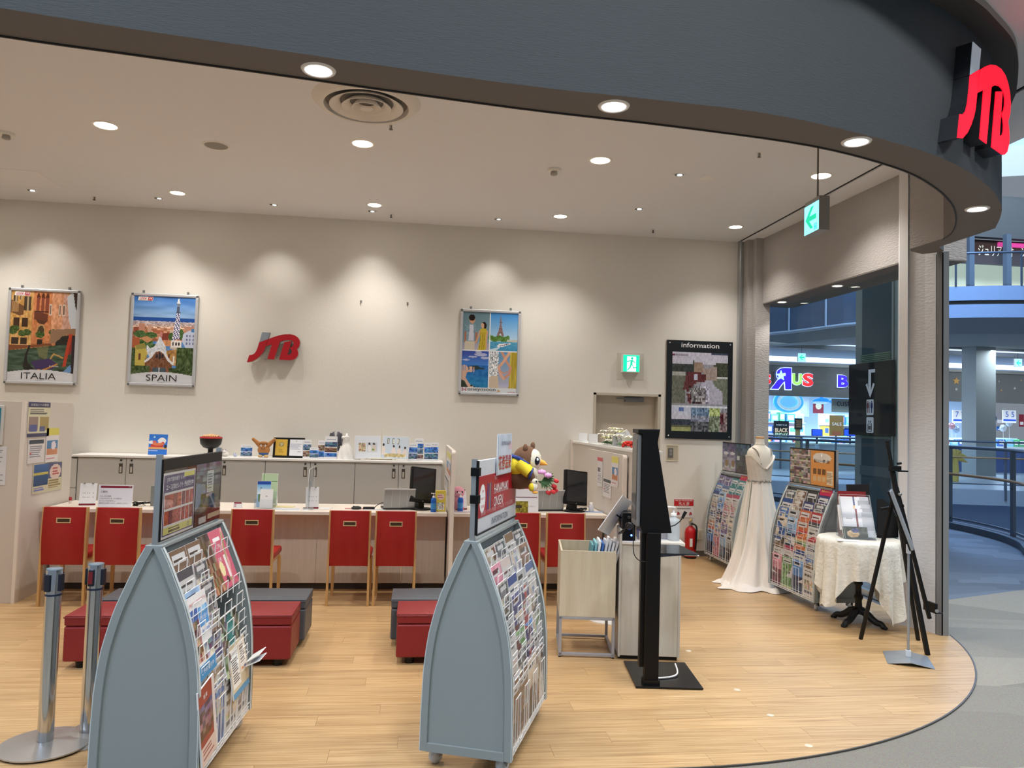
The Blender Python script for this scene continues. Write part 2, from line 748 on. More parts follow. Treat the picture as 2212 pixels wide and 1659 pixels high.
RAIL = [(6.9, 19.0), (7.6, 17.8), (8.35, 16.2), (9.0, 14.3), (9.32, 12.6), (9.24, 11.3), (8.87, 10.3), (8.30, 9.4), (7.9, 8.0), (7.8, 5.0), (7.8, 0.0)]


def smooth_path(P, n=6, closed=False):
    out = []
    for i in range(len(P)-1):
        p0, p1, p2, p3 = P[max(i-1, 0)], P[i], P[i+1], P[min(i+2, len(P)-1)]
        for k in range(n):
            t = k/n
            out.append(tuple(.5*((2*p1[j])+(-p0[j]+p2[j])*t+(2*p0[j]-5*p1[j]+4*p2[j]-p3[j])*t*t+(-p0[j]+3*p1[j]-3*p2[j]+p3[j])*t**3) for j in range(len(p1))))
    out.append(tuple(P[-1]))
    return out


RS = smooth_path(RAIL, 5)
carpet = [(-8, -3)] + [(7.8, -3)] + RS[::-1] + [(4.0, 19.0), (4.0, 9.6), (-8, 9.6)]
struct('floor_mall', B().prism(carpet, 'z', -.35, -.006), cm)

# ---- back wall with the door recess
DX0, DX1, DZ = 2.19, 3.064, 2.03
b = B()
b.box(-6.2, YW, -.05, DX0, YW+.35, ZC+.1)
b.box(DX1, YW, -.05, 4.075, YW+.35, ZC+.1)
b.box(DX0, YW, DZ, DX1, YW+.35, ZC+.1)
struct('wall_back', b, wallpaper)
b = B()
b.box(-6.35, 3.2, -.05, -6.2, YW+.3, ZC+.1)
struct('wall_left', b, wallpaper)
door_m = mat('beige_door_paint', (198, 188, 172), .6)
d = struct('door_1', B().box(DX0, YW+.13, 0, DX1, YW+.17, DZ), door_m)
b = B()
for x0, x1 in ((DX0, DX0+.04), (DX1-.04, DX1)):
    b.box(x0, YW-.004, 0, x1, YW+.13, DZ)
b.box(DX0, YW-.004, DZ-.035, DX1, YW+.13, DZ)
obj('door_frame', b, mat('beige_frame_paint', (190, 182, 166), .5), d, .004)
b = B()
b.box(2.62, YW+.06, 1.925, 2.86, YW+.13, 1.985)
b.box(2.50, YW+.05, 1.955, 2.80, YW+.065, 1.975)
obj('door_closer', b, mat('closer_grey', (120, 122, 124), .4, .5), d, .004)
bb = mat('baseboard_vinyl', (112, 104, 96), .6)
struct('baseboard_back', B().box(DX1, YW-.012, 0, 4.07, YW, .07), bb)
struct('baseboard_left', B().box(1.98, YW-.012, 0, DX0, YW, .07), bb)

# ---- ceiling, with its shallow step at the right, and an access hatch
b = B()
b.box(-6.2, 3.3, ZC, 4.05, YW, ZC+.1)
b.box(4.05, 3.3, ZC, 4.075, YW, ZC+.1, 1)
b.box(4.075, 3.3, ZC-.012, 4.75, YW, ZC+.1)
ceiling = struct('ceiling', b, [ceil_m, dark_gap])
h = atZ(137, 407, ZC)
hx, hy = float(h[0]), float(h[1])
b = B()
b.box(hx-.62, hy-.60, ZC-.003, hx, hy, ZC)
obj('access_hatch', b, mat('hatch_paint', (232, 231, 232), .8), ceiling, .002)

# ---- curved fascia over the shop front
FO = [(-6.4, 2.2), (-4.2, 2.55), (-2.6, 2.87), (-1.611, 3.052), (-1.222, 3.121), (-.529, 3.222), (.373, 3.344), (1.139, 3.395), (1.613, 3.44), (2.176, 3.587), (2.792, 3.823), (3.329, 4.167), (3.733, 4.528), (3.95, 4.79), (4.150, 5.086)]
FI = [(-6.4, 2.45), (-4.2, 2.80), (-2.6, 3.10), (-1.726, 3.281), (-1.261, 3.352), (-.753, 3.425), (.404, 3.595), (1.235, 3.673), (2.03, 3.79), (2.644, 4.01), (3.046, 4.255), (3.438, 4.595), (3.731, 4.943), (3.93, 5.25), (4.003, 5.442)]
fo, fi = smooth_path(FO, 5), smooth_path(FI, 5)
ZT = 3.99
b = B()


def wallstrip(b, path, z0, z1, m, flip=False):
    for p, q in zip(path[:-1], path[1:]):
        v = [(p[0], p[1], z0), (q[0], q[1], z0), (q[0], q[1], z1), (p[0], p[1], z1)]
        b.add(v, [(0, 1, 2, 3) if not flip else (3, 2, 1, 0)], m)


tail_o, tail_i = [(4.156, 5.329), (4.156, 5.70), (4.30, 5.84)], [(3.985, 5.825), (4.05, 5.90), (4.20, 5.97)]
fo2, fi2 = fo+tail_o, fi+tail_i
wallstrip(b, fo2, ZF, ZT, 0)
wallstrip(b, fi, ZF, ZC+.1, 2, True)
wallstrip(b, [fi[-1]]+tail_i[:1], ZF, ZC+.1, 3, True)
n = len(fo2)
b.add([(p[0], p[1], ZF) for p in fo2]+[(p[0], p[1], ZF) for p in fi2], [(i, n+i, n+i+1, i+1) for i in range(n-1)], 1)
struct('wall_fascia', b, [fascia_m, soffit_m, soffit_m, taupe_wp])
# thin dark rim on the inner edge of the soffit
b = B()
b.tube([(p[0], p[1], ZF-.003) for p in fi], .006, 4)
struct('trim_2', b, mat('soffit_rim', (48, 44, 42), .6))

# upper ring that projects over the fascia
UO = smooth_path([(-6.4, 1.95), (-2.0, 2.75), (.4, 3.12), (1.6, 3.20), (2.3, 3.42), (2.92, 3.725), (3.17, 3.88), (3.45, 4.08), (3.65, 4.28), (3.78, 4.43), (3.94, 4.63), (4.06, 4.80), (4.20, 5.1), (4.24, 5.8)], 4)
b = B()
n = len(UO)
wallstrip(b, UO, ZT, ZT+.52, 0)
inner = [(p[0]-.22*(p[0]-FC[0])/max(.1, math.hypot(p[0]-FC[0], p[1]-FC[1])), p[1]-.22*(p[1]-FC[1])/max(.1, math.hypot(p[0]-FC[0], p[1]-FC[1]))) for p in UO]
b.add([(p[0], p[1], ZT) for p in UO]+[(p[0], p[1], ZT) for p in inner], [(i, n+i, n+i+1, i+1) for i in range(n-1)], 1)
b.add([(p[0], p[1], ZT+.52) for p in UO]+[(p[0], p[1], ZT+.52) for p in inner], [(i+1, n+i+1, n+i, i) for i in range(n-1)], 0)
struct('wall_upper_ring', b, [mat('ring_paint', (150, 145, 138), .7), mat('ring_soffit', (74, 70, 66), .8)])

# ---- bulkhead and pillar on the right, column, glazing
BZ = 3.2
b = B()
b.prism([(4.25, 9.30), (4.37, 6.3), (4.86, 6.3), (4.74, 9.30)], 'z', BZ, ZC+.1, 0)
b.prism([(4.252, 9.30), (4.372, 6.3), (4.86, 6.3), (4.74, 9.30)], 'z', BZ-.012, BZ-.0005, 1)
struct('wall_right', b, [taupe_wp, soffit_m])
b = B()
b.box(4.165, 9.12, 0, 4.352, YW+.35, ZC)
b.box(4.10, 9.22, 0, 4.17, YW+.35, ZC)
struct('wall_pillar', b, taupe_wp)
b = B()
b.box(4.055, 9.36, 0, 4.10, YW+.1, ZC)
b.box(4.062, 9.352, 3.05, 4.072, 9.36, ZC)
struct('trim_3', b, alu, None, .003)
b = B()
colp = [(4.33, 6.49), (4.153, 6.206), (4.185, 6.165), (4.20, 6.10), (4.243, 6.00), (4.272, 5.90), (4.40, 5.97), (4.52, 6.45)]
b.prism(colp, 'z', 0, ZC, 0)
struct('wall_column', b, pale_col)
b = B()
b.prism([(4.148, 6.205), (4.172, 6.125), (4.20, 6.15), (4.19, 6.24)], 'z', 0, ZC, 0)
struct('trim_7', b, mat('column_edge_lit', (222, 220, 220), .55))  # lighter tone paints in the light this column face catches
b = B()
b.prism([(4.268, 5.885), (4.283, 5.842), (4.36, 5.92), (4.34, 5.95)], 'z', 0, ZF, 0)
b.prism([(4.283, 5.862), (4.298, 5.852), (4.37, 5.90), (4.36, 5.92)], 'z', 0, ZF, 1)
b.prism([(4.298, 5.842), (4.345, 5.838), (4.41, 5.93), (4.38, 5.96)], 'z', 0, ZF, 2)
struct('trim_4', b, [mat('grey_jamb', (120, 120, 122), .5), dark_gap, mat('jamb_aluminium', (150, 152, 152), .4, .4)])
g = glassy('shop_glass', (.93, .97, .96), .008)
b = B()
b.box(4.52, 6.32, .06, 4.532, 9.42, BZ)
w = struct('window_1', b, g)
b = B()
b.box(4.50, 6.32, 0, 4.55, 9.42, .06)
b.box(4.505, 6.40, 0, 4.55, 6.46, BZ)
obj('window_frame', b, alu, w, .002)

# ---- downlights: ring, glowing diffuser, and the lamp itself
ring_m = mat('downlight_ring', (235, 232, 226), .4)
lit_warm = glow('downlight_diffuser', (255, 246, 230), 14)
lit_cool = glow('soffit_diffuser', (238, 240, 255), 16)


def downlight(x, y, z, r, label, group, power, ang, lit=lit_warm, color=WARM, blend=.7, tilt=(0, 0), ring=ring_m):
    t = thing('downlight', label, 'ceiling light', (x, y, z), 0, group)
    obj('trim_ring', B().lathe([(r*.86, -.001), (r*.88, -.006), (r*1.1, -.006), (r*1.16, 0)], 28, cap=False), ring, t)
    obj('diffuser', B().lathe([(r*.86, -.002), (1e-5, -.0021)][::-1], 24), lit, t)
    lamp('lamp', 'SPOT', (0, 0, -.02), power, color, r*.8, (tilt[0], tilt[1], 0), ang, blend, parent=t)
    return t


DLX = [-4.81, -2.68, -.55, 1.58, 3.71]
nm = {-2.68: 'between the two framed city posters', -.55: 'above the grey cabinets', 1.58: 'above the four-photo poster', 3.71: 'nearest the glazed side'}
for x in DLX:
    v = x > -4
    downlight(x, 8.705, ZC, .085, ('round white downlight in the row by the back wall, ' + nm[x]) if v else 'round white downlight at the far left of the back row, outside the picture', 'shop ceiling downlights', P_DOWN, R(108), blend=.85)
    downlight(x, 6.745, ZC, .10, ('large round white downlight in the middle row, ' + {-2.68: 'leftmost one', -.55: 'just past the round air vent', 1.58: 'beside the smoke detector', 3.71: 'beside the hanging arrow sign'}[x]) if v else 'large round white downlight at the far left of the middle row, outside the picture', 'shop ceiling downlights', P_DOWN*1.1, R(125))
    downlight(x, 4.785, ZC, .10, 'front row downlight above the curved soffit, ' + ('far left', 'left', 'middle', 'right', 'far right')[DLX.index(x)] + ' one', 'front row of shop downlights', P_DOWN*1.1, R(125))
for (px, py), w_ in zip(((688, 151), (1326, 229), (1850, 306), (2111, 451)), ('left end, before the air vent', 'middle of the curve', 'above the hanging arrow sign', 'right end under the red letters')):
    q = atZ(px, py, ZF)
    downlight(float(q[0]), float(q[1]), ZF, .065, 'small bright downlight in the curved soffit, ' + w_, 'curved soffit downlights', P_SOFFIT, R(110), lit_cool, COOL)
for (px, py), w_ in zip(((1686, 652), (1805, 617)), ('far one', 'near one')):
    q = atZ(px, py, BZ-.012)
    downlight(float(q[0])+.02, float(q[1]), BZ-.012, .055, 'small downlight under the taupe bulkhead over the window, ' + w_, 'bulkhead downlights', 11, R(110))

# adjustable wall washers
hole_m = mat('washer_reflector', (70, 72, 76), .25, .8)
lit_adj = glow('washer_lamp', (225, 240, 255), 9)
for (px, py), w_, on in (((68, 411), 'leftmost', 1), ((342, 428), 'left of the small sprinkler pair', 0), ((591, 442), 'in front of the red wall letters', 0), ((803, 456), 'behind a lit downlight', 0),
                         ((1076, 473), 'over the four-photo poster', 0), ((1380, 451), 'glowing one over the door', 1), ((1467, 377), 'glowing one beside the flat ceiling plate', 1)):
    q = atZ(px, py, ZC)
    t = thing('spotlight', 'small recessed adjustable spotlight, ' + w_, 'ceiling light', (float(q[0]), float(q[1]), ZC), 0, 'recessed adjustable spotlights')
    obj('trim_ring', B().lathe([(.045, -.001), (.046, -.005), (.058, -.005), (.062, 0)], 20), ring_m, t)
    obj('reflector', B().lathe([(.045, -.002), (1e-5, -.0015)][::-1], 20), hole_m, t)
    obj('bulb', B().lathe([(.024, -.004), (1e-5, -.006)][::-1], 14, M=T(.008, .006, 0)), lit_adj if on else glow('washer_dim', (225, 235, 240), 1.6), t)
    if py > 400 and px != 1380:
        lamp('lamp', 'SPOT', (0, 0, -.02), P_WASH*.5, WARM, .04, (R(12), 0, 0), R(80), .9, parent=t)

# speaker grille, detectors, sprinklers, plate
q = atZ(467, 314, ZC)
t = thing('ceiling_speaker', 'round grey speaker grille in the ceiling, left of the air vent', 'speaker', (float(q[0]), float(q[1]), ZC))
obj('rim', B().lathe([(.100, -.001), (.102, -.007), (.115, -.007), (.12, 0)], 28), ring_m, t)
obj('grille', B().lathe([(.10, -.004), (1e-5, -.006)][::-1], 28), mat('speaker_mesh', (150, 146, 138), .8), t)
for (px, py), w_ in (((1197, 366), 'at the middle of the ceiling'), ((14, 287), 'at the left edge of the picture')):
    q = atZ(px, py, ZC)
    t = thing('smoke_detector', 'small white round smoke detector ' + w_, 'smoke detector', (float(q[0]), float(q[1]), ZC), 0, 'smoke detectors')
    obj('base', B().lathe([(.062, -.022), (.066, -.016), (.066, 0)], 20), ring_m, t)
    obj('sensor_head', B().lathe([(1e-5, -.055), (.030, -.055), (.034, -.046), (.030, -.022)], 16), mat('detector_dark', (160, 156, 150), .5), t)
for (px, py), w_ in (((845, 270), 'beside the air vent'), ((204, 425), 'near the left poster'), ((845, 463), 'near the back wall in the middle'), ((1411, 496), 'near the back wall above the information board'), ((1640, 330), 'by the hanging arrow sign')):
    q = atZ(px, py, ZC)
    t = thing('sprinkler', 'tiny metal fire sprinkler head in the ceiling ' + w_, 'sprinkler', (float(q[0]), float(q[1]), ZC), 0, 'ceiling sprinklers')
    obj('cover_plate', B().lathe([(.028, -.003), (.030, 0)], 14), ring_m, t)
    b = B().lathe([(1e-5, -.040), (.016, -.040), (.016, -.036), (.005, -.034), (.006, -.003)], 10)
    b.tube([(-.011, 0, -.003), (-.012, 0, -.025), (-.004, 0, -.038)], .002, 4)
    b.tube([(.011, 0, -.003), (.012, 0, -.025), (.004, 0, -.038)], .002, 4)
    obj('head', b, mat('sprinkler_metal', (110, 104, 98), .35, .8), t)
q = atZ(1529, 386, ZC)
tag(obj('ceiling_plate', B().lathe([(1e-5, -.006), (.055, -.006), (.075, -.003), (.078, 0)], 24, M=T(float(q[0]), float(q[1]), ZC)), ring_m), 'flat white round blank plate in the ceiling', 'plate')
# round air diffuser with nested cones
q = (-.455, 5.82)
t = thing('air_vent', 'big round white ceiling air vent with nested rings, half behind the soffit', 'air vent', (q[0], q[1], ZC))
vm = mat('vent_paint', (226, 220, 212), .5)
obj('backing', B().lathe([(.33, -.004), (1e-5, -.0041)][::-1], 32), mat('vent_dark', (132, 126, 120), .8), t)
obj('outer_rim', B().lathe([(.318, -.046), (.332, -.050), (.37, -.034), (.41, 0)], 44, cap=False), vm, t)
obj('outer_throat', B().lathe([(.318, -.046), (.308, -.006)], 44, cap=False), vm, t)
for r0, r1, zz in ((.272, .200, -.052), (.182, .125, -.056), (.108, .066, -.060)):
    obj('cone_ring', B().lathe([(r1, -.010), (r1+.006, -.014), (r0, zz), (r0+.006, zz+.004), (r1+.012, -.008)], 40, cap=False), vm, t)
obj('centre_cap', B().lathe([(.050, -.058), (.046, -.064), (1e-5, -.066)][::-1], 24), vm, t)

# ================================================================== THE MALL BEYOND
rail_m = mat('rail_steel', (92, 104, 118), .35, .6)
hand_m = mat('wooden_handrail', (150, 112, 72), .4)
rglass = glassy('balustrade_glass', (.86, .93, .97), .04, .04)
slab_m = mat('mall_plaster', (132, 150, 176), .8)
slab_d = mat('mall_plaster_grey', (118, 122, 124), .85)
curb_m = mat('curb_dark', (62, 72, 86), .6)


def resample(P, step):
    P = [Vector((p[0], p[1], 0)) for p in P]
    out, acc = [P[0]], 0.0
    for a, b_ in zip(P[:-1], P[1:]):
        L = (b_-a).length
        while acc + L >= step:
            t = (step-acc)/L
            a = a + (b_-a)*t
            out.append(a.copy())
            L = (b_-a).length
            acc = 0.0
        acc += L
    return out


def railing(path, label, group=None, step=1.75, H=1.40):
    t = thing('guard_railing', label, 'railing', (0, 0, 0), 0, group)
    obj('top_rail', B().tube([(p[0], p[1], H) for p in path], .028, 6), rail_m, t)
    obj('handrail', B().tube([(p[0]-.07, p[1]-.03, .93) for p in path], .024, 6), hand_m, t)
    obj('bottom_rail', B().tube([(p[0], p[1], .16) for p in path], .022, 4), rail_m, t)
    for q in resample(path, step):
        b = B().box(-.028, -.028, -.3, .028, .028, H)
        b.tube([(0, 0, .80), (-.05, -.02, .82), (-.07, -.03, .91)], .009, 4)
        obj('post', b, rail_m, t, M=T(q.x, q.y, 0))
    b = B()
    wallstrip(b, path, .18, H-.05, 0)
    obj('glass_panel', b, rglass, t)
    return t


railing(RS, 'near curved glass guard railing with wooden handrail around the atrium void')
b = B()
pa = [(p[0]-.16, p[1]-.04) for p in RS]
pb = [(p[0]+.10, p[1]+.04) for p in RS]
n = len(pa)
b.add([(p[0], p[1], .10) for p in pa]+[(p[0], p[1], .10) for p in pb], [(i, i+1, n+i+1, n+i) for i in range(n-1)], 0)
wallstrip(b, pa, -.3, .10, 0)
wallstrip(b, pb, -.5, .10, 1)
struct('trim_5', b, [curb_m, slab_m])

# opposite gallery
OPP = smooth_path([(9.0, 25.0), (11.2, 22.8), (13.6, 21.6), (16.0, 20.9), (19.0, 20.4), (24.0, 20.2)], 5)
b = B()
back = [(30, 42), (5, 42), (5, 27)]
b.prism(OPP+back, 'z', -.45, 0, 0)
struct('floor_gallery', b, mat('gallery_floor', (150, 158, 166), .35))
b = B()
b.prism([(-2, 19.2), (30, 9), (34, 20), (5, 27)], 'z', -5.1, -5.0)
struct('floor_lower', b, mat('lower_mall_floor', (128, 146, 166), .6))
b = B()
wallstrip(b, [(p[0]+.3, p[1]+.9) for p in OPP], -5, -.45, 0)
struct('wall_gallery_under', b, slab_m)
railing(OPP, 'far glass guard railing with wooden handrail on the opposite gallery', step=1.9)

# upper gallery slab with bands and vaulted soffit
UP = smooth_path([(9.0, 31.0), (12.6, 26.6), (14.0, 22.9), (16.0, 21.2), (19.0, 20.2), (24, 19.6)], 5)
b = B()
wallstrip(b, UP, 5.62, 6.05, 0)
wallstrip(b, [(p[0]+.05, p[1]+.12) for p in UP], 5.50, 5.62, 1)
wallstrip(b, UP, 5.10, 5.50, 0)
n = len(UP)
U2 = [(p[0]+.4, p[1]+1.2) for p in UP]
b.add([(p[0], p[1], 5.10) for p in UP]+[(p[0], p[1], 4.75) for p in U2], [(i, n+i, n+i+1, i+1) for i in range(n-1)], 1)
b.add([(p[0], p[1], 4.75) for p in U2]+[(p[0]+2.0, p[1]+12, 5.3) for p in U2], [(i, n+i, n+i+1, i+1) for i in range(n-1)], 1)
b.add([(p[0], p[1], 6.05) for p in UP]+[(p[0]+2.0, p[1]+12, 6.05) for p in UP], [(i+1, n+i+1, n+i, i) for i in range(n-1)], 1)
struct('wall_upper_gallery', b, [slab_m, slab_d])
b = B()
for i in range(0, n-1, 3):
    b.tube([(UP[i][0], UP[i][1], 6.05), (UP[i][0], UP[i][1], 7.05)], .03, 4)
b.tube([(p[0], p[1], 7.05) for p in UP], .035, 5)
tr_ = thing('upper_railing', 'glass railing with thin steel posts on the upper gallery edge', 'railing')
obj('posts', b, rail_m, tr_)
b = B()
wallstrip(b, UP, 6.1, 7.0, 0)
obj('glass_panel', b, rglass, tr_)

gp = [p for p in UP if p[0] < 14.05]
b = B()
wallstrip(b, [(p[0]-.12, p[1]-.25) for p in gp], 5.02, 7.05, 0)
obj('glass_screen', b, mat('screen_glass_dark', (70, 86, 106), .12, noise=(.8, .25, (1, 1, 3))), tr_)
for p in gp[::2]:
    obj('mullion', B().box(p[0]-.17, p[1]-.32, 5.02, p[0]-.12, p[1]-.27, 7.05), mat('mullion_pale', (150, 160, 172), .5), tr_)
obj('screen_rail', B().tube([(p[0]-.14, p[1]-.3, 5.02) for p in gp], .06, 5), mat('mullion_pale'), tr_)

# big shop across the atrium
SY = 30.0
SX0, SX1 = 11.5, 31.0
band = mat('shop_sign_band', (104, 102, 98), .8)
b = B()
b.box(SX0, SY, 2.98, SX1, SY+.4, 4.30, 0)
b.box(SX0, SY-.06, 4.22, SX1, SY+.4, 4.34, 1)
struct('wall_shop_band', b, [band, mat('band_edge', (150, 148, 140), .7)])
b = B()
b.box(SX0, SY+.5, 4.34, SX1, SY+.6, 5.3, 0)
struct('wall_cove_back', b, slab_m)
b = B()
b.box(SX0, SY+.05, 4.42, SX1, SY+.3, 4.60)
tag(obj('cove_light', b, glow('cove_glow', (226, 240, 255), 1.25)), 'long glowing cove light strip above the toy shop sign band', 'cove light')
b = B()
b.box(SX0, SY-.9, 4.86, SX1, SY-.5, 5.02, 0)
b.box(SX0, SY-1.7, 5.02, SX1, SY-1.4, 5.25, 0)
struct('trim_6', b, slab_d)
b = B()
b.box(SX0, SY-1.35, 5.02, SX1, SY-.95, 5.14)
tag(obj('cove_light', b, glow('cove_glow_2', (200, 218, 250), .8)), 'second glowing cove strip nearer the atrium, under the upper slab', 'cove light')
# interior
b = B()
b.box(SX0, SY+8, 0, SX1, SY+8.2, 3.4)
b.box(SX0-.2, SY+.4, 0, SX0, SY+8.2, 3.4)
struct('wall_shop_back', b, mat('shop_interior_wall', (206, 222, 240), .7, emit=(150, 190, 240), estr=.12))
struct('ceiling_shop', B().box(SX0, SY+.4, 3.30, SX1, SY+8, 3.4), mat('shop_ceiling', (220, 228, 236), .8))
for i, x in enumerate((14.6, 18.4, 22.6, 26.6)):
    for j, yy in enumerate((SY+2, SY+5)):
        o = obj('ceiling_lamp', B().box(x-.6, yy-.25, 3.22, x+.6, yy+.25, 3.29), glow('shop_lamp', (220, 238, 255), 7))
        tag(o, 'bright flat ceiling lamp inside the toy shop across the atrium, %s row, lamp %s' % (('front', 'back')[j], ('far left', 'left', 'right', 'far right')[i]), 'ceiling light', 'toy shop ceiling lamps')
    lamp('shop_light', 'AREA', (x, SY+3.4, 3.15), 160, (.62, .82, 1.0), 1.6, (0, 0, 0))

# illuminated letters: the visible part of the name
C_BL, C_GR, C_RD, C_WH = glow('letter_blue', (36, 12, 255), 1.5), glow('letter_green', (130, 235, 80), 1.1), glow('letter_red', (200, 20, 28), 1.0), glow('letter_rim', (190, 215, 255), 1.2)


def sign_letter(ch, px0, px1, py0, py1, m, label, flip=False, star=False, rim=C_WH):
    a, c = atY(px0, py0, SY-.12), atY(px1, py1, SY-.12)
    w, h_ = abs(c[0]-a[0]), abs(a[2]-c[2])
    t = thing('sign_letter', label, 'letter', ((a[0]+c[0])/2, SY-.12, (a[2]+c[2])/2), 0, 'lit letters on the toy shop band')
    fx = Matrix.Diagonal((-1 if flip else 1, 1, 1, 1))
    text(ch, w, h_, rim, t, T(0, .03, 0) @ fx, 'rim', 0, 0, .075)
    text(ch, w*.93, h_*.94, m, t, T(0, 0, 0) @ fx, 'face', 0, 0, .05)
    obj('backing', B().box(-w*.3, .04, -h_*.3, w*.3, .12, h_*.3), band, t)
    if star:
        pts = []
        for k in range(10):
            rr = (h_*.24 if k % 2 == 0 else h_*.11)
            pts.append((rr*math.sin(PI*k/5)-w*.02, rr*math.cos(PI*k/5)+h_*.12))
        obj('star', B().prism(pts, 'y', -.03, -.01), glow('letter_star', (150, 235, 255), 1.3), t)
    return t


sign_letter('S', 1640, 1667, 806, 832, C_RD, 'red lit letter S cut off by the taupe pillar')
sign_letter('R', 1664, 1711, 792, 843, C_BL, 'large blue lit reversed letter R with a white star', True, True)
sign_letter('U', 1711, 1733, 806, 833, C_GR, 'green lit letter U')
sign_letter('S', 1733, 1758, 805, 836, C_RD, 'red lit letter S after the green letter')
sign_letter('B', 1809, 1833, 809, 838, C_BL, 'blue lit letter B')
sign_letter('A', 1834, 1862, 809, 838, C_BL, 'blue lit letter A half behind the black wayfinding panel')

# stars on the band to the right
st = 0
for px, py, r_, c_ in ((2066, 823, .17, (190, 140, 70)), (2066, 841, .08, (170, 170, 160)), (2087, 845, .07, (175, 140, 95)), (2137, 833, .06, (190, 140, 80)), (2158, 824, .05, (170, 165, 150)), (2192, 839, .07, (180, 178, 170)), (2163, 843, .05, (180, 140, 95)), (2206, 822, .05, (170, 150, 110))):
    q = atY(px, py, SY-.02)
    pts = [((r_ if k % 2 == 0 else r_*.45)*math.sin(PI*k/5)*1.1, (r_ if k % 2 == 0 else r_*.45)*math.cos(PI*k/5)) for k in range(10)]
    o = obj('star_decal', B().prism([(p[0]+q[0], p[1]+q[2]) for p in pts], 'y', SY-.02, SY-.001), mat('star_%d' % st, c_, .7))
    tag(o, ['big orange', 'grey', 'small orange', 'small ochre', 'faint pale', 'white', 'tiny tan', 'tiny yellow'][st] + ' star decal on the sign band across the atrium, ' + ['left of the white pillar', 'under the big orange star', 'right of the grey star', 'just right of the pillar', 'over the tan star', 'lowest at the right edge', 'beside the white star', 'at the top right corner'][st], 'decal')
    st += 1
# exit sign hanging in front of the band
q = atY(1732, 772, SY-1)
t = thing('exit_sign', 'small distant green arrow exit sign hanging above the toy shop letters', 'sign', (q[0], SY-1, q[2]))
obj('housing', B().box(-.17, 0, -.17, .17, .06, .17), white_m, t)
obj('lit_face', B().box(-.155, -.006, -.155, .155, 0, .155), glow('exit_face', (130, 235, 245), 1.1), t)
arrow = [(-.11, 0), (0, .10), (.05, .10), (-.03, .025), (.11, .025), (.11, -.025), (-.03, -.025), (.05, -.10), (0, -.10)]
obj('arrow', B().prism(arrow, 'y', -.012, -.006), glow('exit_green', (20, 190, 150), .8), t)
obj('hanger', B().tube([(0, .03, .17), (0, .03, 1.0)], .01, 4), rail_m, t)
q = atY(2200, 784, SY-1)
c = copy_tree(t)
c.location = (q[0], SY-1, q[2])
c['label'] = 'small distant lit exit sign hanging at the right edge of the picture'

# things in the toy shop
LBL = glow('paper_glow', (225, 235, 245), .25)


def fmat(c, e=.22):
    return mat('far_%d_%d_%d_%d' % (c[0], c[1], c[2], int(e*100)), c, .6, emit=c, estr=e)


def far_panel(name, label, cat, px0, py0, px1, py1, c, Y=SY+.6, th=.04, group=None):
    a, d = atY(px0, py0, Y), atY(px1, py1, Y)
    cx, w, h_ = (a[0]+d[0])/2, d[0]-a[0], a[2]-d[2]
    t = thing(name, label, cat, (cx, Y, d[2]), 0, group)
    obj('board', B().box(-w/2, 0, 0, w/2, th, h_), mat('far_board_%d_%d_%d' % c, c, .6), t)
    return t, w, h_


t, w, h_ = far_panel('hanging_sign', 'grey hanging sign reading custom, across the atrium', 'sign', 1797, 861, 1862, 892, (150, 158, 156))
text('custom', w*.78, h_*.42, mat('navy_print', (30, 40, 80), .6), t, T(w*.05, -.01, h_*.66))
t, w, h_ = far_panel('sale_poster', 'black upright poster reading BLACK FRIDAY in pale letters', 'poster', 1672, 909, 1704, 945, (20, 34, 44), SY-.5)
text('BLACK', w*.86, h_*.26, glow('bf_orange', (225, 200, 170), .35), t, T(0, -.01, h_*.44), 'lettering', 0, 0, .03)
text('FRIDAY', w*.86, h_*.26, glow('bf_green', (190, 220, 190), .35), t, T(0, -.01, h_*.14), 'lettering', 0, 0, .03)
text('BABIES R US', w*.7, h_*.08, LBL, t, T(0, -.01, h_*.76))
obj('stand', B().box(-.03, .04, -t.location[2], .03, .08, 0), rail_m, t)
t, w, h_ = far_panel('sale_poster', 'ochre upright poster reading SALE', 'poster', 1793, 897, 1822, 942, (176, 140, 84), SY-.5)
text('SALE', w*.7, h_*.15, LBL, t, T(0, -.01, h_*.58))
obj('red_block', B().box(-w*.3, -.008, h_*.06, w*.3, 0, h_*.22), fmat((150, 90, 70)), t)
obj('stand', B().box(-.03, .04, -t.location[2], .03, .08, 0), rail_m, t)
t, w, h_ = far_panel('sale_poster', 'narrow black poster with small gold print beside the ochre poster', 'poster', 1717, 903, 1733, 928, (18, 18, 22), SY-.4)
for k in range(4):
    obj('print_line', B().box(-w*.35, -.008, h_*(.2+.17*k), w*.35, 0, h_*(.27+.17*k)), fmat((170, 140, 110), .1), t)
obj('stand', B().box(-.1, .04, -t.location[2], .1, .08, 0), fmat((150, 140, 90), .05), t)
t, w, h_ = far_panel('wall_poster', 'dark red square poster with a white disc on the toy shop wall', 'poster', 1757, 872, 1779, 893, (140, 34, 52), SY+6)
obj('disc', B().lathe([(1e-5, 0), (w*.3, 0)], 16, M=T(0, -.01, h_*.75) @ RX(PI/2)), fmat((220, 225, 225)), t)
t, w, h_ = far_panel('white_board', 'large white notice panel behind the blue pool ring', 'board', 1722, 858, 1748, 900, (196, 208, 222), SY+6.2)
obj('print_block', B().box(-w*.3, -.01, h_*.2, w*.3, 0, h_*.6), fmat((180, 196, 214)), t)
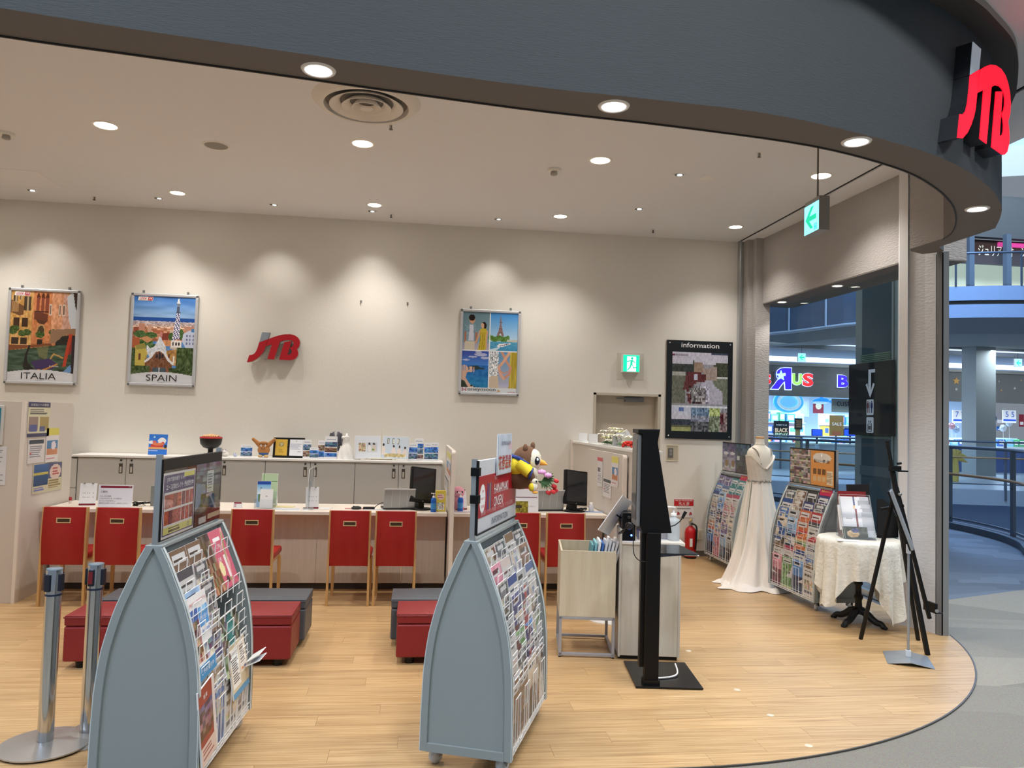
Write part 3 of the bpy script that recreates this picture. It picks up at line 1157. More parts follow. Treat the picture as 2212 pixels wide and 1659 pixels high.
# inflatable pool hung upright
q = atY(1703, 868, SY+1.2)
t = thing('inflatable_pool', 'light blue oval inflatable pool hung up over the toy shop counter', 'inflatable', (q[0], SY+1.2, q[2]))
ringp = [(.50*math.cos(a), 0, .33*math.sin(a)) for a in [2*PI*i/28 for i in range(28)]]
obj('outer_ring', B().tube([(p[0]*1.18, 0, p[2]*1.18) for p in ringp], .09, 8, closed=True), fmat((70, 185, 250), .35), t)
obj('inner_ring', B().tube([(p[0]*.97, -.05, p[2]*.97) for p in ringp], .07, 8, closed=True), fmat((196, 226, 244), .3), t)
obj('floor_sheet', B().prism([(p[0]*.95, p[2]*.95) for p in ringp], 'y', .02, .03), fmat((120, 200, 250), .35), t)
q = atY(1773, 866, SY+1.4)
t = thing('inflatable_dolphin', 'bright blue inflatable animal float hung beside the pool ring', 'inflatable', (q[0], SY+1.4, q[2]))
obj('body', B().ball((0, 0, 0), (.40, .14, .13), 14, M=RY(R(-8))), fmat((40, 150, 245), .35), t)
obj('fin', B().prism([(-.05, .08), (.12, .10), (.02, .28)], 'y', -.03, .03), fmat((40, 150, 245), .35), t)
obj('tail', B().prism([(.32, 0), (.55, .10), (.50, -.02), (.56, -.12)], 'y', -.04, .04), fmat((40, 150, 245), .35), t)
obj('belly', B().ball((-.05, -.03, -.07), (.34, .12, .08), 12), fmat((196, 226, 244), .3), t)

# shelving with boxed goods
cols_far = [(214, 70, 80), (240, 240, 245), (70, 130, 220), (240, 200, 70), (120, 190, 230), (230, 150, 190), (60, 90, 160), (190, 210, 230), (90, 170, 120), (220, 225, 235)]
shade = ['red', 'white', 'blue', 'yellow', 'light blue', 'pink', 'navy', 'pale grey', 'green', 'off-white']
place = {0: 'left toy shop shelf', 1: 'toy shop shelf behind ochre poster', 2: 'toy shop shelf left of white pillar', 3: 'toy shop shelf right of white pillar'}
lev = ['bottom', 'second', 'third', 'top']
for si, (px0, px1, Y, top) in enumerate(((1640, 1740, SY+4.5, 885), (1780, 1850, SY+4.5, 893), (2040, 2110, SY+3.5, 945), (2125, 2215, SY+3.5, 945))):
    a, d = atY(px0, top, Y), atY(px1, top, Y)
    w = d[0]-a[0]
    cx = (a[0]+d[0])/2
    zt = a[2]
    t = thing('store_shelf', 'white steel display shelf unit, the ' + place[si], 'shelf', (cx, Y, 0), 0, 'toy shop shelf units')
    nl = 4 if si < 2 else 3
    obj('back_panel', B().box(-w/2, .5, 0, w/2, .54, zt), fmat((200, 216, 232), .1), t)
    for k in range(nl):
        z0 = .25+(zt-.25)*k/nl
        obj('shelf_board', B().box(-w/2, 0, z0-.03, w/2, .5, z0), white_m, t)
        x = -w/2+.05
        j = 0
        while x < w/2-.25:
            bw = rng.uniform(.22, .42)
            bh = rng.uniform(.55, .9)*(zt-.25)/nl
            ci = int(rng.integers(0, 10))
            bx = B().box(cx+x, Y+.05, z0, cx+x+bw, Y+.40, z0+bh)
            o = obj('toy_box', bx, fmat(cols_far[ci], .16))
            obj('box_print', B().box(cx+x+bw*.15, Y+.045, z0+bh*.3, cx+x+bw*.85, Y+.05, z0+bh*.8), fmat(cols_far[(ci+3) % 10], .16), o)
            tag(o, '%s boxed toy, %s level, %s, %s along' % (shade[ci], lev[k], place[si], ['first', 'second', 'third', 'fourth', 'fifth', 'sixth', 'seventh', 'eighth', 'ninth', 'tenth', 'eleventh', 'twelfth', 'thirteenth', 'fourteenth', 'fifteenth'][min(j, 14)]), 'box', 'boxed toys on the ' + place[si])
            x += bw+rng.uniform(.02, .1)
            j += 1
# checkout counters, screens
for i, (px0, px1) in enumerate(((1755, 1776), (1824, 1850))):
    q, q2 = atY(px0, 930, SY), atY(px1, 941, SY)
    t = thing('monitor', 'bright blue lit screen on the toy shop counter, ' + ('left' if i == 0 else 'right') + ' one', 'screen', ((q[0]+q2[0])/2, SY, q2[2]), 0, 'blue toy shop screens')
    w = (q2[0]-q[0])
    obj('casing', B().box(-w/2-.02, 0, -.02, w/2+.02, .05, .26), mat('black_plastic', (9, 9, 11), .42, spec=.35), t)
    obj('screen', B().box(-w/2, -.004, 0, w/2, 0, .24), glow('blue_screen', (30, 70, 250), .9), t)
    obj('foot', B().box(-.03, 0, -.35, .03, .05, 0), mat('black_plastic'), t)
for i, (px0, px1) in enumerate(((1640, 1760), (1770, 1860), (2040, 2110), (2130, 2230))):
    q, q2 = atY(px0, 945, SY+.1), atY(px1, 945, SY+.1)
    t = thing('checkout_counter', 'long %s checkout counter of the toy shop, %s' % (('white', 'white', 'blue', 'blue')[i], ('far left', 'left of the wayfinding panel', 'right of the column', 'at the right edge')[i]), 'counter', ((q[0]+q2[0])/2, SY+.1, 0), 0)
    w = q2[0]-q[0]
    obj('front', B().box(-w/2, 0, 0, w/2, .6, 1.0), mat('far_counter_%d' % (i // 2), (170, 184, 196) if i < 2 else (40, 70, 130), .5), t)
    obj('worktop', B().box(-w/2-.05, -.05, 1.0, w/2+.05, .65, 1.06), white_m, t)
# register number signs
for px, nmr in ((2073, '7 7'), (2181, '5 5')):
    q = atY(px, 901, SY+1)
    t = thing('register_sign', 'white hanging register sign reading ' + ('two sevens' if nmr == '7 7' else 'two fives'), 'sign', (q[0], SY+1, q[2]))
    obj('board', B().box(-.32, 0, -.26, .32, .05, .30), fmat((225, 232, 240), .3), t)
    obj('blue_bar', B().box(-.30, -.008, -.18, .30, 0, -.10), fmat((30, 80, 200), .4), t)
    text(nmr, .42, .24, fmat((30, 80, 170), .3), t, T(0, -.02, .12))
# balloons
for px, py, c_, n_ in ((2056, 920, (190, 150, 160), 'rose'), (2065, 928, (150, 175, 205), 'silver blue'), (2090, 906, (200, 110, 110), 'red gold'), (2098, 926, (150, 190, 215), 'silver'), (2138, 893, (150, 190, 220), 'pale blue'), (2146, 904, (60, 90, 120), 'dark blue'), (2167, 925, (200, 214, 226), 'silver heart'), (2180, 914, (190, 205, 220), 'silver round')):
    q = atY(px, py, SY+1.5)
    t = thing('foil_balloon', n_ + ' foil balloon in the toy shop right of the column', 'balloon', tuple(q), 0)
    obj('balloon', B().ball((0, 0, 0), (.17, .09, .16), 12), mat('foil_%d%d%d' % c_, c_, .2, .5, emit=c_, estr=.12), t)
    obj('string', B().tube([(0, 0, -.16), (.01, 0, -.9)], .006, 4), white_m, t)
for i, (px0, py0, px1, py1, c_, n_) in enumerate(((2138, 909, 2149, 917, (200, 40, 70), 'small crimson poster left of the 5 5 sign'), (2154, 921, 2161, 930, (60, 130, 230), 'small blue poster under the crimson one'), (2202, 895, 2212, 922, (200, 60, 80), 'red and white poster at the right picture edge'), (2152, 890, 2168, 918, (228, 214, 214), 'pale portrait shaped poster left of the 5 5 sign'))):
    t, w, h_ = far_panel('wall_poster', n_, 'poster', px0, py0, px1, py1, c_, SY+7.9)
    obj('print_block', B().box(-w*.35, -.01, h_*.15, w*.35, 0, h_*.4), fmat((230, 234, 238), .2), t)
# yellow palm shaped figure by the gallery railing
q = atY(2062, 985, 24.0)
t = thing('palm_display', 'yellow palm tree shaped display by the toy shop entrance', 'display', (q[0], 24.0, 0))
ym = fmat((190, 160, 50), .05)
obj('trunk', B().tube([(0, 0, 0), (.05, 0, .4), (.02, 0, .8)], [.13, .10, .09], 8), ym, t)
for k in range(7):
    a = R(-10+k*33)
    obj('frond', B().tube([(0, 0, .8), (.25*math.cos(a), 0, .8+.28*math.sin(a)), (.48*math.cos(a), 0, .72+.36*math.sin(a))], [.05, .08, .015], 6), ym, t)

# white square pillar beyond the railing, right side
q = atY(2130, 900, 27.5)
b = B().box(q[0]-.42, 27.5, 0, q[0]+.42, 28.3, 5.2)
struct('wall_gallery_pillar', b, mat('gallery_pillar_paint', (150, 156, 154), .6))
q = atY(1908, 700, 19.0)

# teal pillar with the black wayfinding panel
b = B()
b.box(7.0, 10.46, -.05, 7.75, 11.60, 5.6, 0)
struct('wall_teal_pillar', b, mat('pillar_corner', (150, 160, 158), .6))
pil = bpy.data.objects['wall_teal_pillar']
teal = mat('teal_panel', (44, 74, 86), .45, noise=(2.5, .10, (1, 1, .3)))
for z0, z1 in ((.05, 1.52), (2.82, 4.2), (4.24, 5.6)):
    obj('panel', B().box(6.985, 10.62, z0, 7.0, 11.40, z1), teal, pil)
obj('panel_band', B().box(6.975, 10.60, .95, 6.99, 11.42, 1.10), mat('teal_band', (86, 104, 112), .4), pil)
for z in [1.54+.028*i for i in range(4)]+[2.70+.028*i for i in range(5)]:
    obj('green_slat', B().box(6.96, 10.62, z, 7.0, 11.40, z+.020), mat('green_slat', (112, 140, 118), .5), pil)
obj('corner_post', B().box(6.95, 10.44, 0, 6.99, 10.50, 5.6), mat('pillar_corner'), pil)
obj('corner_post', B().box(6.95, 10.54, 0, 6.99, 10.58, 5.6), mat('pillar_corner'), pil)
t = thing('wayfinding_panel', 'black wayfinding panel with white arrow, restroom and lift symbols on the teal pillar', 'sign', (6.90, 11.02, 2.13))
M0 = RZ(-PI/2)
# local frame: x runs towards -Y, faces -X
obj('panel', B().box(-.57, -.02, -.56, .57, .03, .56, M=M0), mat('panel_black', (5, 7, 14), .5, spec=.3), t, .004)
wsy = mat('symbol_white', (196, 200, 210), .5, emit=(196, 200, 210), estr=.12)


def flatp(pts, m, name, parent, y=-.026, M=M0, th=.004):
    return obj(name, B().prism(pts, 'y', y-th, y, M=M), m, parent)


flatp([(-.115, .20), (.0, .0), (.115, .20), (.075, .22), (.018, .10), (.018, .38), (.12, .38), (.12, .43), (-.045, .43), (-.045, .30), (-.045, .10), (-.075, .22)][::1], wsy, 'arrow', t, M=M0 @ T(.03, 0, .02))
for zc, nm_ in ((-.13, 'r'), (-.40, 'l')):
    pts = []
    for (cx, cz, a0) in ((.07, .10, 0), (-.07, .10, 90), (-.07, -.10, 180), (.07, -.10, 270)):
        for k in range(5):
            a = R(a0+k*22.5)
            pts.append((cx+.02*math.cos(a)+.03, zc+cz+.02*math.sin(a)))
    flatp(pts, wsy, 'symbol_tile', t)
rd, bl, bk = mat('symbol_red', (120, 24, 40), .5), mat('symbol_blue', (30, 40, 120), .5), mat('symbol_black', (20, 20, 24), .5)
for sx, m_ in ((-.02, rd), (.08, bl)):
    flatp([(sx+.012*math.cos(a), -.045+.012*math.sin(a)) for a in [2*PI*i/10 for i in range(10)]], m_, 'figure_head', t, -.031)
    flatp([(sx-.020, -.06), (sx+.020, -.06), (sx+.026, -.13), (sx+.010, -.15), (sx+.009, -.215), (sx-.009, -.215), (sx-.010, -.15), (sx-.026, -.13)], m_, 'figure_body', t, -.031)
flatp([(.028, -.05), (.032, -.05), (.032, -.215), (.028, -.215)], bk, 'divider_line', t, -.031)
b = B()
for q4 in ((-.02, -.50, .08, -.492), (-.02, -.388, .08, -.38), (-.02, -.50, -.012, -.38), (.072, -.50, .08, -.38), (-.002, -.47, .010, -.41), (.024, -.47, .036, -.41), (.050, -.47, .062, -.41)):
    b.prism([(q4[0], q4[1]), (q4[2], q4[1]), (q4[2], q4[3]), (q4[0], q4[3])], 'y', -.035, -.031, M=M0)
b.prism([(0, -.365), (.012, -.365), (.012, -.33), (0, -.33)], 'y', -.035, -.031, M=M0)
b.prism([(.03, -.37), (.045, -.37), (.06, -.33), (.05, -.33)], 'y', -.035, -.031, M=M0)
obj('lift_symbol', b, bk, t)

# second floor shop front and the drum of the atrium roof, top right
b = B()
b.box(18.0, 27.0, 9.25, 34, 27.3, 10.9, 0)
b.box(15.5, 27.0, 6.05, 18.0, 27.3, 10.9, 0)
struct('wall_upper_bulkhead', b, mat('bulkhead_slate', (84, 90, 98), .8))
struct('wall_upper_back', B().box(18.0, 29.5, 6.05, 34, 29.7, 9.4), mat('upper_shop_wall', (214, 220, 206), .7, emit=(200, 210, 180), estr=.35))  # wall given a glow to imitate the lit shop interior
sb = B().box(18.2, 27.6, 8.35, 34, 27.8, 9.3)
t = tag(obj('shop_sign_band', sb, mat('brown_sign_band', (66, 44, 40), .6)), 'brown shop sign band with pale Japanese lettering on the upper floor', 'sign')
q = atY(2172, 543, 27.55)
text('ジュリア・オージェ', 2.3, .42, mat('pale_sign_letter', (226, 224, 214), .5, emit=(226, 224, 214), estr=.35), t, T(q[0], 27.58, q[2]))
b = B()
for px in (2100, 2180):
    q = atY(px, 550, 26.4)
    b.box(q[0]-.10, 26.4, 6.05, q[0]+.10, 26.6, 9.25)
b.box(15.5, 26.4, 6.05, 34, 26.6, 6.3)
struct('window_2', b, mat('blue_grey_frame', (84, 100, 122), .5))
pk = glow('pink_glow', (190, 60, 130), .5)
b = B()
b.box(22.6, 27.5, 9.05, 25, 27.58, 9.22)
tag(obj('neon_tube', b, pk), 'pink glowing strip above the brown upper floor shop sign', 'lamp')
b = B()
drum = [(14.5, 30), (17.0, 27.5), (20.5, 25.0), (26, 23.2), (34, 22.5)]
wallstrip(b, smooth_path(drum, 5), 10.9, 12.0, 1)
wallstrip(b, [(p[0]+.5, p[1]+1.6) for p in smooth_path(drum, 5)], 12.0, 14.6, 0)
wallstrip(b, [(p[0]-.4, p[1]-1.3) for p in smooth_path(drum, 5)], 15.2, 17.0, 0)
b.box(5, 10, 17.6, 40, 40, 17.8, 0)
struct('wall_atrium_drum', b, [slab_m, mat('drum_band', (150, 158, 160), .8)])
b = B()
ds = smooth_path(drum, 5)
n = len(ds)
b.add([(p[0]+.1, p[1]+.5, 12.0) for p in ds]+[(p[0]+.5, p[1]+1.55, 12.0) for p in ds], [(i+1, n+i+1, n+i, i) for i in range(n-1)], 0)
b.add([(p[0]+.5, p[1]+1.5, 12.05) for p in ds]+[(p[0]+.5, p[1]+1.5, 12.35) for p in ds], [(i, i+1, n+i+1, n+i) for i in range(n-1)], 0)
tag(obj('cove_light', b, glow('drum_cove', (225, 240, 250), 2.2)), 'bright curved cove light of the atrium roof at the top right', 'cove light')

# ================================================================== SHOP FURNITURE
red_l = mat('red_leatherette', (164, 24, 22), .42, bump=(300, .15, (1, 1, 1)))
red_o = mat('crimson_leatherette', (128, 26, 30), .40, bump=(220, .3, (1, 1, 1)))
char_l = mat('charcoal_leatherette', (74, 78, 84), .42, bump=(220, .25, (1, 1, 1)))
beech = mat('beech_wood', (206, 164, 108), .45, noise=(6, .12, (8, 8, 1)))
blackp = mat('black_plastic', (9, 9, 11), .42, spec=.35)
blackm = mat('black_metal', (6, 6, 8), .45, spec=.25)
chrome = mat('chrome', (205, 208, 212), .12, 1.0)
rack_m = mat('pale_blue_grey_enamel', (142, 150, 151), .42)
wire_m = mat('white_wire', (240, 240, 240), .35)
paper = mat('white_paper', (240, 240, 240), .6)
clear = glassy('clear_acrylic', (.96, .97, .98), .06, .05)

# ---- counter run with maple panels
CF, CT = 7.32, .755


def counter(x0, x1, label, seams):
    t = thing('service_counter', label, 'counter', (x0, CF, 0), 0, None)
    w = x1-x0
    obj('worktop', B().box(0, 0, CT-.032, w, .66, CT), mat('counter_top', (232, 222, 210), .35), t, .003)
    xs = [0]+[s-x0 for s in seams]+[w]
    for a, c in zip(xs[:-1], xs[1:]):
        obj('front_panel', B().box(a+.002, .20, .06, c-.002, .225, CT-.032), lam_v, t)
    obj('plinth', B().box(0, .22, 0, w, .25, .06), mat('dark_plinth', (60, 50, 44), .6), t)
    obj('end_panel', B().box(0, .226, .06, .02, .64, CT-.032), lam_v, t)
    obj('end_panel', B().box(w-.02, .226, .06, w, .64, CT-.032), lam_v, t)
    return t


counter(-3.27, .315, 'long pale maple service counter on the left, behind the five red chairs', [-2.2, -1.95, -.90, -.10])
counter(.375, 1.87, 'shorter pale maple service counter on the right, behind two red chairs', [.95, 1.45])

# ---- dividers
def slab_panel(b, y0, y1, z1, x0, x1, r=.07):
    pts = [(y0, 0), (y1, 0), (y1, z1)]
    pts += [(y0+r-r*math.sin(PI/2*k/6), z1-r+r*math.cos(PI/2*k/6)) for k in range(7)]
    return b.prism(pts, 'x', x0, x1)


div_m = mat('divider_laminate', (214, 207, 199), .5)
edge_m = mat('divider_edge', (232, 222, 212), .4)
t = thing('counter_divider', 'tall rounded beige divider panel between the two counters', 'divider', (.345, 6.98, 0))
obj('panel', slab_panel(B(), .012, 1.5, 1.36, -.014, .014), div_m, t)
obj('edge_band', slab_panel(B(), 0, .03, 1.36, -.018, .018, .028), edge_m, t, .004)
t = thing('counter_divider', 'beige divider panel with notices at the right end of the counter', 'divider', (1.90, 6.84, 0))
obj('panel', slab_panel(B(), .012, 1.5, 1.36, -.014, .014), div_m, t)
obj('edge_band', slab_panel(B(), 0, .04, 1.36, -.019, .019, .036), edge_m, t, .004)
# high box wall carrying the flowers
t = thing('high_partition', 'high beige box partition with a flat top carrying flowers, before the beige door', 'partition', (1.935, 6.45, 0))
obj('carcass', B().box(0, .02, 0, .17, 2.95, 1.39), div_m, t)
obj('top_board', B().box(-.012, 0, 1.39, .185, 2.96, 1.42), white_m, t, .004)
obj('corner_post', B().box(-.028, 2.90, 0, .0, 2.96, 1.43), edge_m, t)
obj('door_stop', B().box(-.016, 2.80, .99, 0, 2.815, 1.03), blackp, t)

# ---- left partition with notices
t = thing('tall_partition', 'tall beige L-shaped partition at the left picture edge covered with notices', 'partition', (-3.30, 7.0, 0))
obj('front_panel', B().box(-1.6, -.02, 0, -.022, .02, 1.695), mat('partition_front', (206, 196, 186), .55), t, .003)
pts = [(0, 0), (.93, 0), (.93, 1.62)]+[(.93-.07*(1-math.cos(PI/2*k/6)), 1.625+.07*math.sin(PI/2*k/6)) for k in range(7)]+[(0, 1.695)]
obj('side_panel', B().prism(pts, 'x', -.02, .0), div_m, t)
obj('corner_edge', B().box(-.022, -.022, 0, .004, 0, 1.70), edge_m, t)

# ---- low grey cabinets along the wall
cab_m = mat('light_grey_cabinet', (190, 190, 188), .5)
cab_s = mat('cabinet_gap', (96, 94, 92), .7)
hd_m = mat('handle_well', (84, 78, 70), .4, .3)
CY, CZ = 8.98, 1.118
seam = [-3.67, -3.165, -2.66, -2.175, -1.675, -1.18, -.68, -.185, .31]
where = ['behind the desk calendar', 'behind the left sign board', 'behind the green leaflet stand', 'behind the small laptop']
for i in range(4):
    a, m_, c = seam[2*i], seam[2*i+1], seam[2*i+2]
    t = thing('cabinet', 'light grey two-door cabinet ' + where[i], 'cabinet', (a, CY, 0), 0, 'grey cabinets along the wall')
    obj('carcass', B().box(.001, .02, 0, c-a-.001, .43, CZ), cab_s, t)
    for k, (p0, p1) in enumerate(((0, m_-a), (m_-a, c-a))):
        d = obj('door', B().box(p0+.003, 0, .03, p1-.003, .02, CZ-.006), cab_m, t)
        hx = p1-.055 if k == 0 else p0+.055
        b = B()
        b.box(hx-.019, -.003, .945, hx+.019, 0, 1.055)
        h1 = obj('handle', b, hd_m, d)
        obj('door_lock', B().lathe([(1e-5, .006), (.011, .006), (.012, 0)], 12, M=T(hx, 0, 1.095-.005) @ RX(PI/2)), mat('lock_metal', (70, 70, 72), .35, .8), d)
        obj('handle_lip', B().box(hx-.010, -.004, .955, hx+.010, -.0025, 1.02), mat('handle_light', (196, 190, 180), .4), d)
t = tag(obj('long_worktop', B().box(-3.73, CY-.02, CZ, .325, CY+.44, CZ+.026), white_m, None, .004), 'long white worktop lying over the row of grey cabinets', 'worktop')
t = thing('cabinet', 'narrow grey drawer cabinet at the left end of the row, half behind the partition', 'cabinet', (-4.2, CY, 0), 0, 'grey cabinets along the wall')
obj('carcass', B().box(0, .02, 0, .525, .43, CZ), cab_s, t)
obj('drawer', B().box(.003, 0, .78, .522, .02, CZ-.02), cab_m, t)
obj('drawer', B().box(.003, 0, .40, .522, .02, .775), cab_m, t)
obj('drawer', B().box(.003, 0, .03, .522, .02, .395), cab_m, t)

# ---- chairs
def make_chair():
    t = thing('red_chair', '', 'chair', (0, 0, 0), 0, 'red chairs at the counter')
    b = B()
    N = 8
    for i in range(N):          # gently bowed back cushion
        z0, z1 = .345+i*.475/N, .345+(i+1)*.475/N
        o0, o1 = -.020*math.sin(PI*i/N)-.0, -.020*math.sin(PI*(i+1)/N)
        vs = []
        for z, o_ in ((z0, o0), (z1, o1)):
            vs += [(-.164, o_, z), (.164, o_, z), (.164, o_+.042, z), (-.164, o_+.042, z)]
        f = [(0, 1, 5, 4), (1, 2, 6, 5), (2, 3, 7, 6), (3, 0, 4, 7)]
        b.add(vs, f, 0, True)
    b.quad((-.164, 0, .345), (-.164, .042, .345), (.164, .042, .345), (.164, 0, .345))
    b.quad((-.164, 0, .82), (.164, 0, .82), (.164, .042, .82), (-.164, .042, .82))
    bk = obj('backrest', b, red_l, t)
    b = B()
    for q in ((-.056, .692, .056, .699), (-.056, .727, .056, .734), (-.056, .699, -.049, .727), (.049, .699, .056, .727)):
        b.box(q[0], -.018, q[1], q[2], -.008, q[3])
    obj('handle_frame', b, mat('beech_light', (222, 196, 150), .4), bk)
    obj('handle_hole', B().box(-.049, -.0145, .699, .049, -.0135, .727), mat('slot_shadow', (70, 52, 34), .8), bk)
    obj('seat', B().box(-.185, .03, .385, .185, .46, .445), red_l, t, .018)
    obj('seat_rail', B().box(-.17, .04, .355, .17, .44, .386), beech, t)
    for s in (-1, 1):
        b = B()
        b.add([(s*.166, .0, 0), (s*.186, .0, 0), (s*.186, .03, 0), (s*.166, .03, 0),
               (s*.165, -.006, .60), (s*.180, -.006, .60), (s*.180, .045, .60), (s*.165, .045, .60),
               (s*.165, .006, .822), (s*.179, .006, .822), (s*.179, .040, .822), (s*.165, .040, .822)],
              [(0, 3, 2, 1), (0, 1, 5, 4), (1, 2, 6, 5), (2, 3, 7, 6), (3, 0, 4, 7), (4, 5, 9, 8), (5, 6, 10, 9), (6, 7, 11, 10), (7, 4, 8, 11), (8, 9, 10, 11)])
        obj('leg', b, beech, t)
        b = B()
        b.add([(s*.160, .405, 0), (s*.184, .405, 0), (s*.184, .43, 0), (s*.160, .43, 0), (s*.156, .40, .36), (s*.184, .40, .36), (s*.184, .435, .36), (s*.156, .435, .36)],
              [(0, 3, 2, 1), (0, 1, 5, 4), (1, 2, 6, 5), (2, 3, 7, 6), (3, 0, 4, 7), (4, 5, 6, 7)])
        obj('leg', b, beech, t)
    return t


ch0 = make_chair()
cl = [(-2.886, 'leftmost red leatherette chair with beech legs, beside the tall partition'), (-2.464, 'red leatherette chair with beech legs, second from the left partition, before the red-headed counter sign'),
      (-1.37, 'red leatherette chair with beech legs standing alone, right of the left brochure rack'), (-.545, 'left chair of the red pair in the middle of the long counter, beech legs'),
      (-.147, 'right chair of the red pair in the middle of the long counter, beech legs'), (.958, 'red chair mostly hidden behind the right brochure rack'), (1.37, 'rightmost red chair, beside the storage cart with wooden sides')]
for i, (x, l) in enumerate(cl):
    c = ch0 if i == 0 else copy_tree(ch0)
    c.location = (x, 6.865, 0)
    c['label'] = l

# ---- ottomans
def ottoman(x0, x1, y0, y1, m, label, H=.355):
    t = thing('bench_ottoman', label, 'ottoman', ((x0+x1)/2, y0, 0), 0, 'storage bench ottomans')
    w, d = (x1-x0)/2, y1-y0
    obj('body', B().box(-w, 0, .05, w, d, H-.085), m, t, .012)
    b = B()
    n = 9
    vs, fs = [], []
    for i in range(n+1):
        for j in range(n+1):
            u, v = i/n, j/n
            zz = H-.02+.02*(1-(2*u-1)**4)*(1-(2*v-1)**4)
            vs.append((-w+2*w*u, d*v, zz))
    for i in range(n):
        for j in range(n):
            k = i*(n+1)+j
            fs.append((k, k+n+1, k+n+2, k+1))
    b.add(vs, fs, 0, True)
    b.box(-w, 0, H-.082, w, d, H-.021)
    lid = obj('lid', b, m, t, .010)
    obj('piping', B().tube([(-w, 0, H-.03), (w, 0, H-.03), (w, d, H-.03), (-w, d, H-.03)], .005, 5, closed=True), m, lid)
    for sx in (-1, 1):
        for yy in (.07, d-.07):
            obj('foot', B().lathe([(.030, 0), (.036, .05)], 14, M=T(sx*(w-.09), yy, 0)), blackp, t)
    return t


ottoman(-2.165, -.765, 5.22, 5.62, red_o, 'crimson bench ottoman behind the left brochure rack')
ottoman(-2.13, -.735, 5.65, 6.03, char_l, 'charcoal bench ottoman standing behind the left crimson one')
ottoman(-.085, .63, 5.24, 5.63, red_o, 'crimson bench ottoman behind the right brochure rack')
ottoman(-.135, .60, 5.66, 6.03, char_l, 'charcoal bench ottoman standing behind the right crimson one')

# ---- stanchions
steel = mat('brushed_steel', (186, 184, 182), .32, .75)


def stanchion(x, y, zb, label, rz):
    t = thing('stanchion', label, 'stanchion', (x, y, 0), rz, 'chrome queue stanchions')
    pts = []
    for k in range(40):
        a = 2*PI*k/40
        r_ = .205
        if 14 <= k <= 19:
            r_ = .205-.075*math.sin(PI*(k-13)/7)
        pts.append((r_*math.cos(a), r_*math.sin(a)))
    b = B()
    n = len(pts)
    b.prism(pts, 'z', zb, zb+.006)
    b.add([(p[0], p[1], zb+.006) for p in pts]+[(p[0]*.18, p[1]*.18, zb+.022) for p in pts], [(i, (i+1) % n, n+(i+1) % n, n+i) for i in range(n)], 0, True)
    obj('base_plate', b, steel, t)
    obj('pole', B().lathe([(.036, zb+.01), (.0365, zb+.06), (.036, .73), (.036, .735)], 24), chrome, t)
    obj('collar', B().lathe([(.0375, .728), (.0385, .733), (.0375, .738)], 24), mat('dark_blue_ring', (30, 44, 70), .4), t)
    obj('belt_head', B().lathe([(.037, .738), (.037, .852), (.034, .857), (1e-5, .858)], 24), chrome, t)
    obj('cap', B().lathe([(.0365, .853), (.036, .860), (1e-5, .861)], 24), mat('cap_blue_grey', (110, 124, 136), .4), t)
    for a in (0, PI/2, PI, 1.5*PI):
        obj('belt_clip', B().box(.030, -.014, .752, .048, .014, .835, M=RZ(a)), mat('belt_clip', (26, 30, 44), .4), t, .003)
    obj('belt_end', B().box(.0475, -.011, .765, .051, .011, .825, M=RZ(-PI/2)), mat('belt_red', (120, 24, 34), .5), t)
    return t


stanchion(-1.743, 4.07, .009, 'chrome queue stanchion with round steel base at the lower left corner', R(-108))
stanchion(-1.60, 4.20, 0, 'chrome queue stanchion half behind the left brochure rack', R(-8))

# ---- brochure racks
PROF = [(.08, 1), (.29, .99), (.45, .965), (.55, .925), (.63, .87), (.72, .775), (.80, .67), (.873, .54), (.932, .43), (.985, .34), (1.065, .16)]


def hw(z):
    return float(np.interp(z, [p[0] for p in PROF], [p[1] for p in PROF]))*.225


LR = .84
zs = [.08+.985*i/16 for i in range(17)]


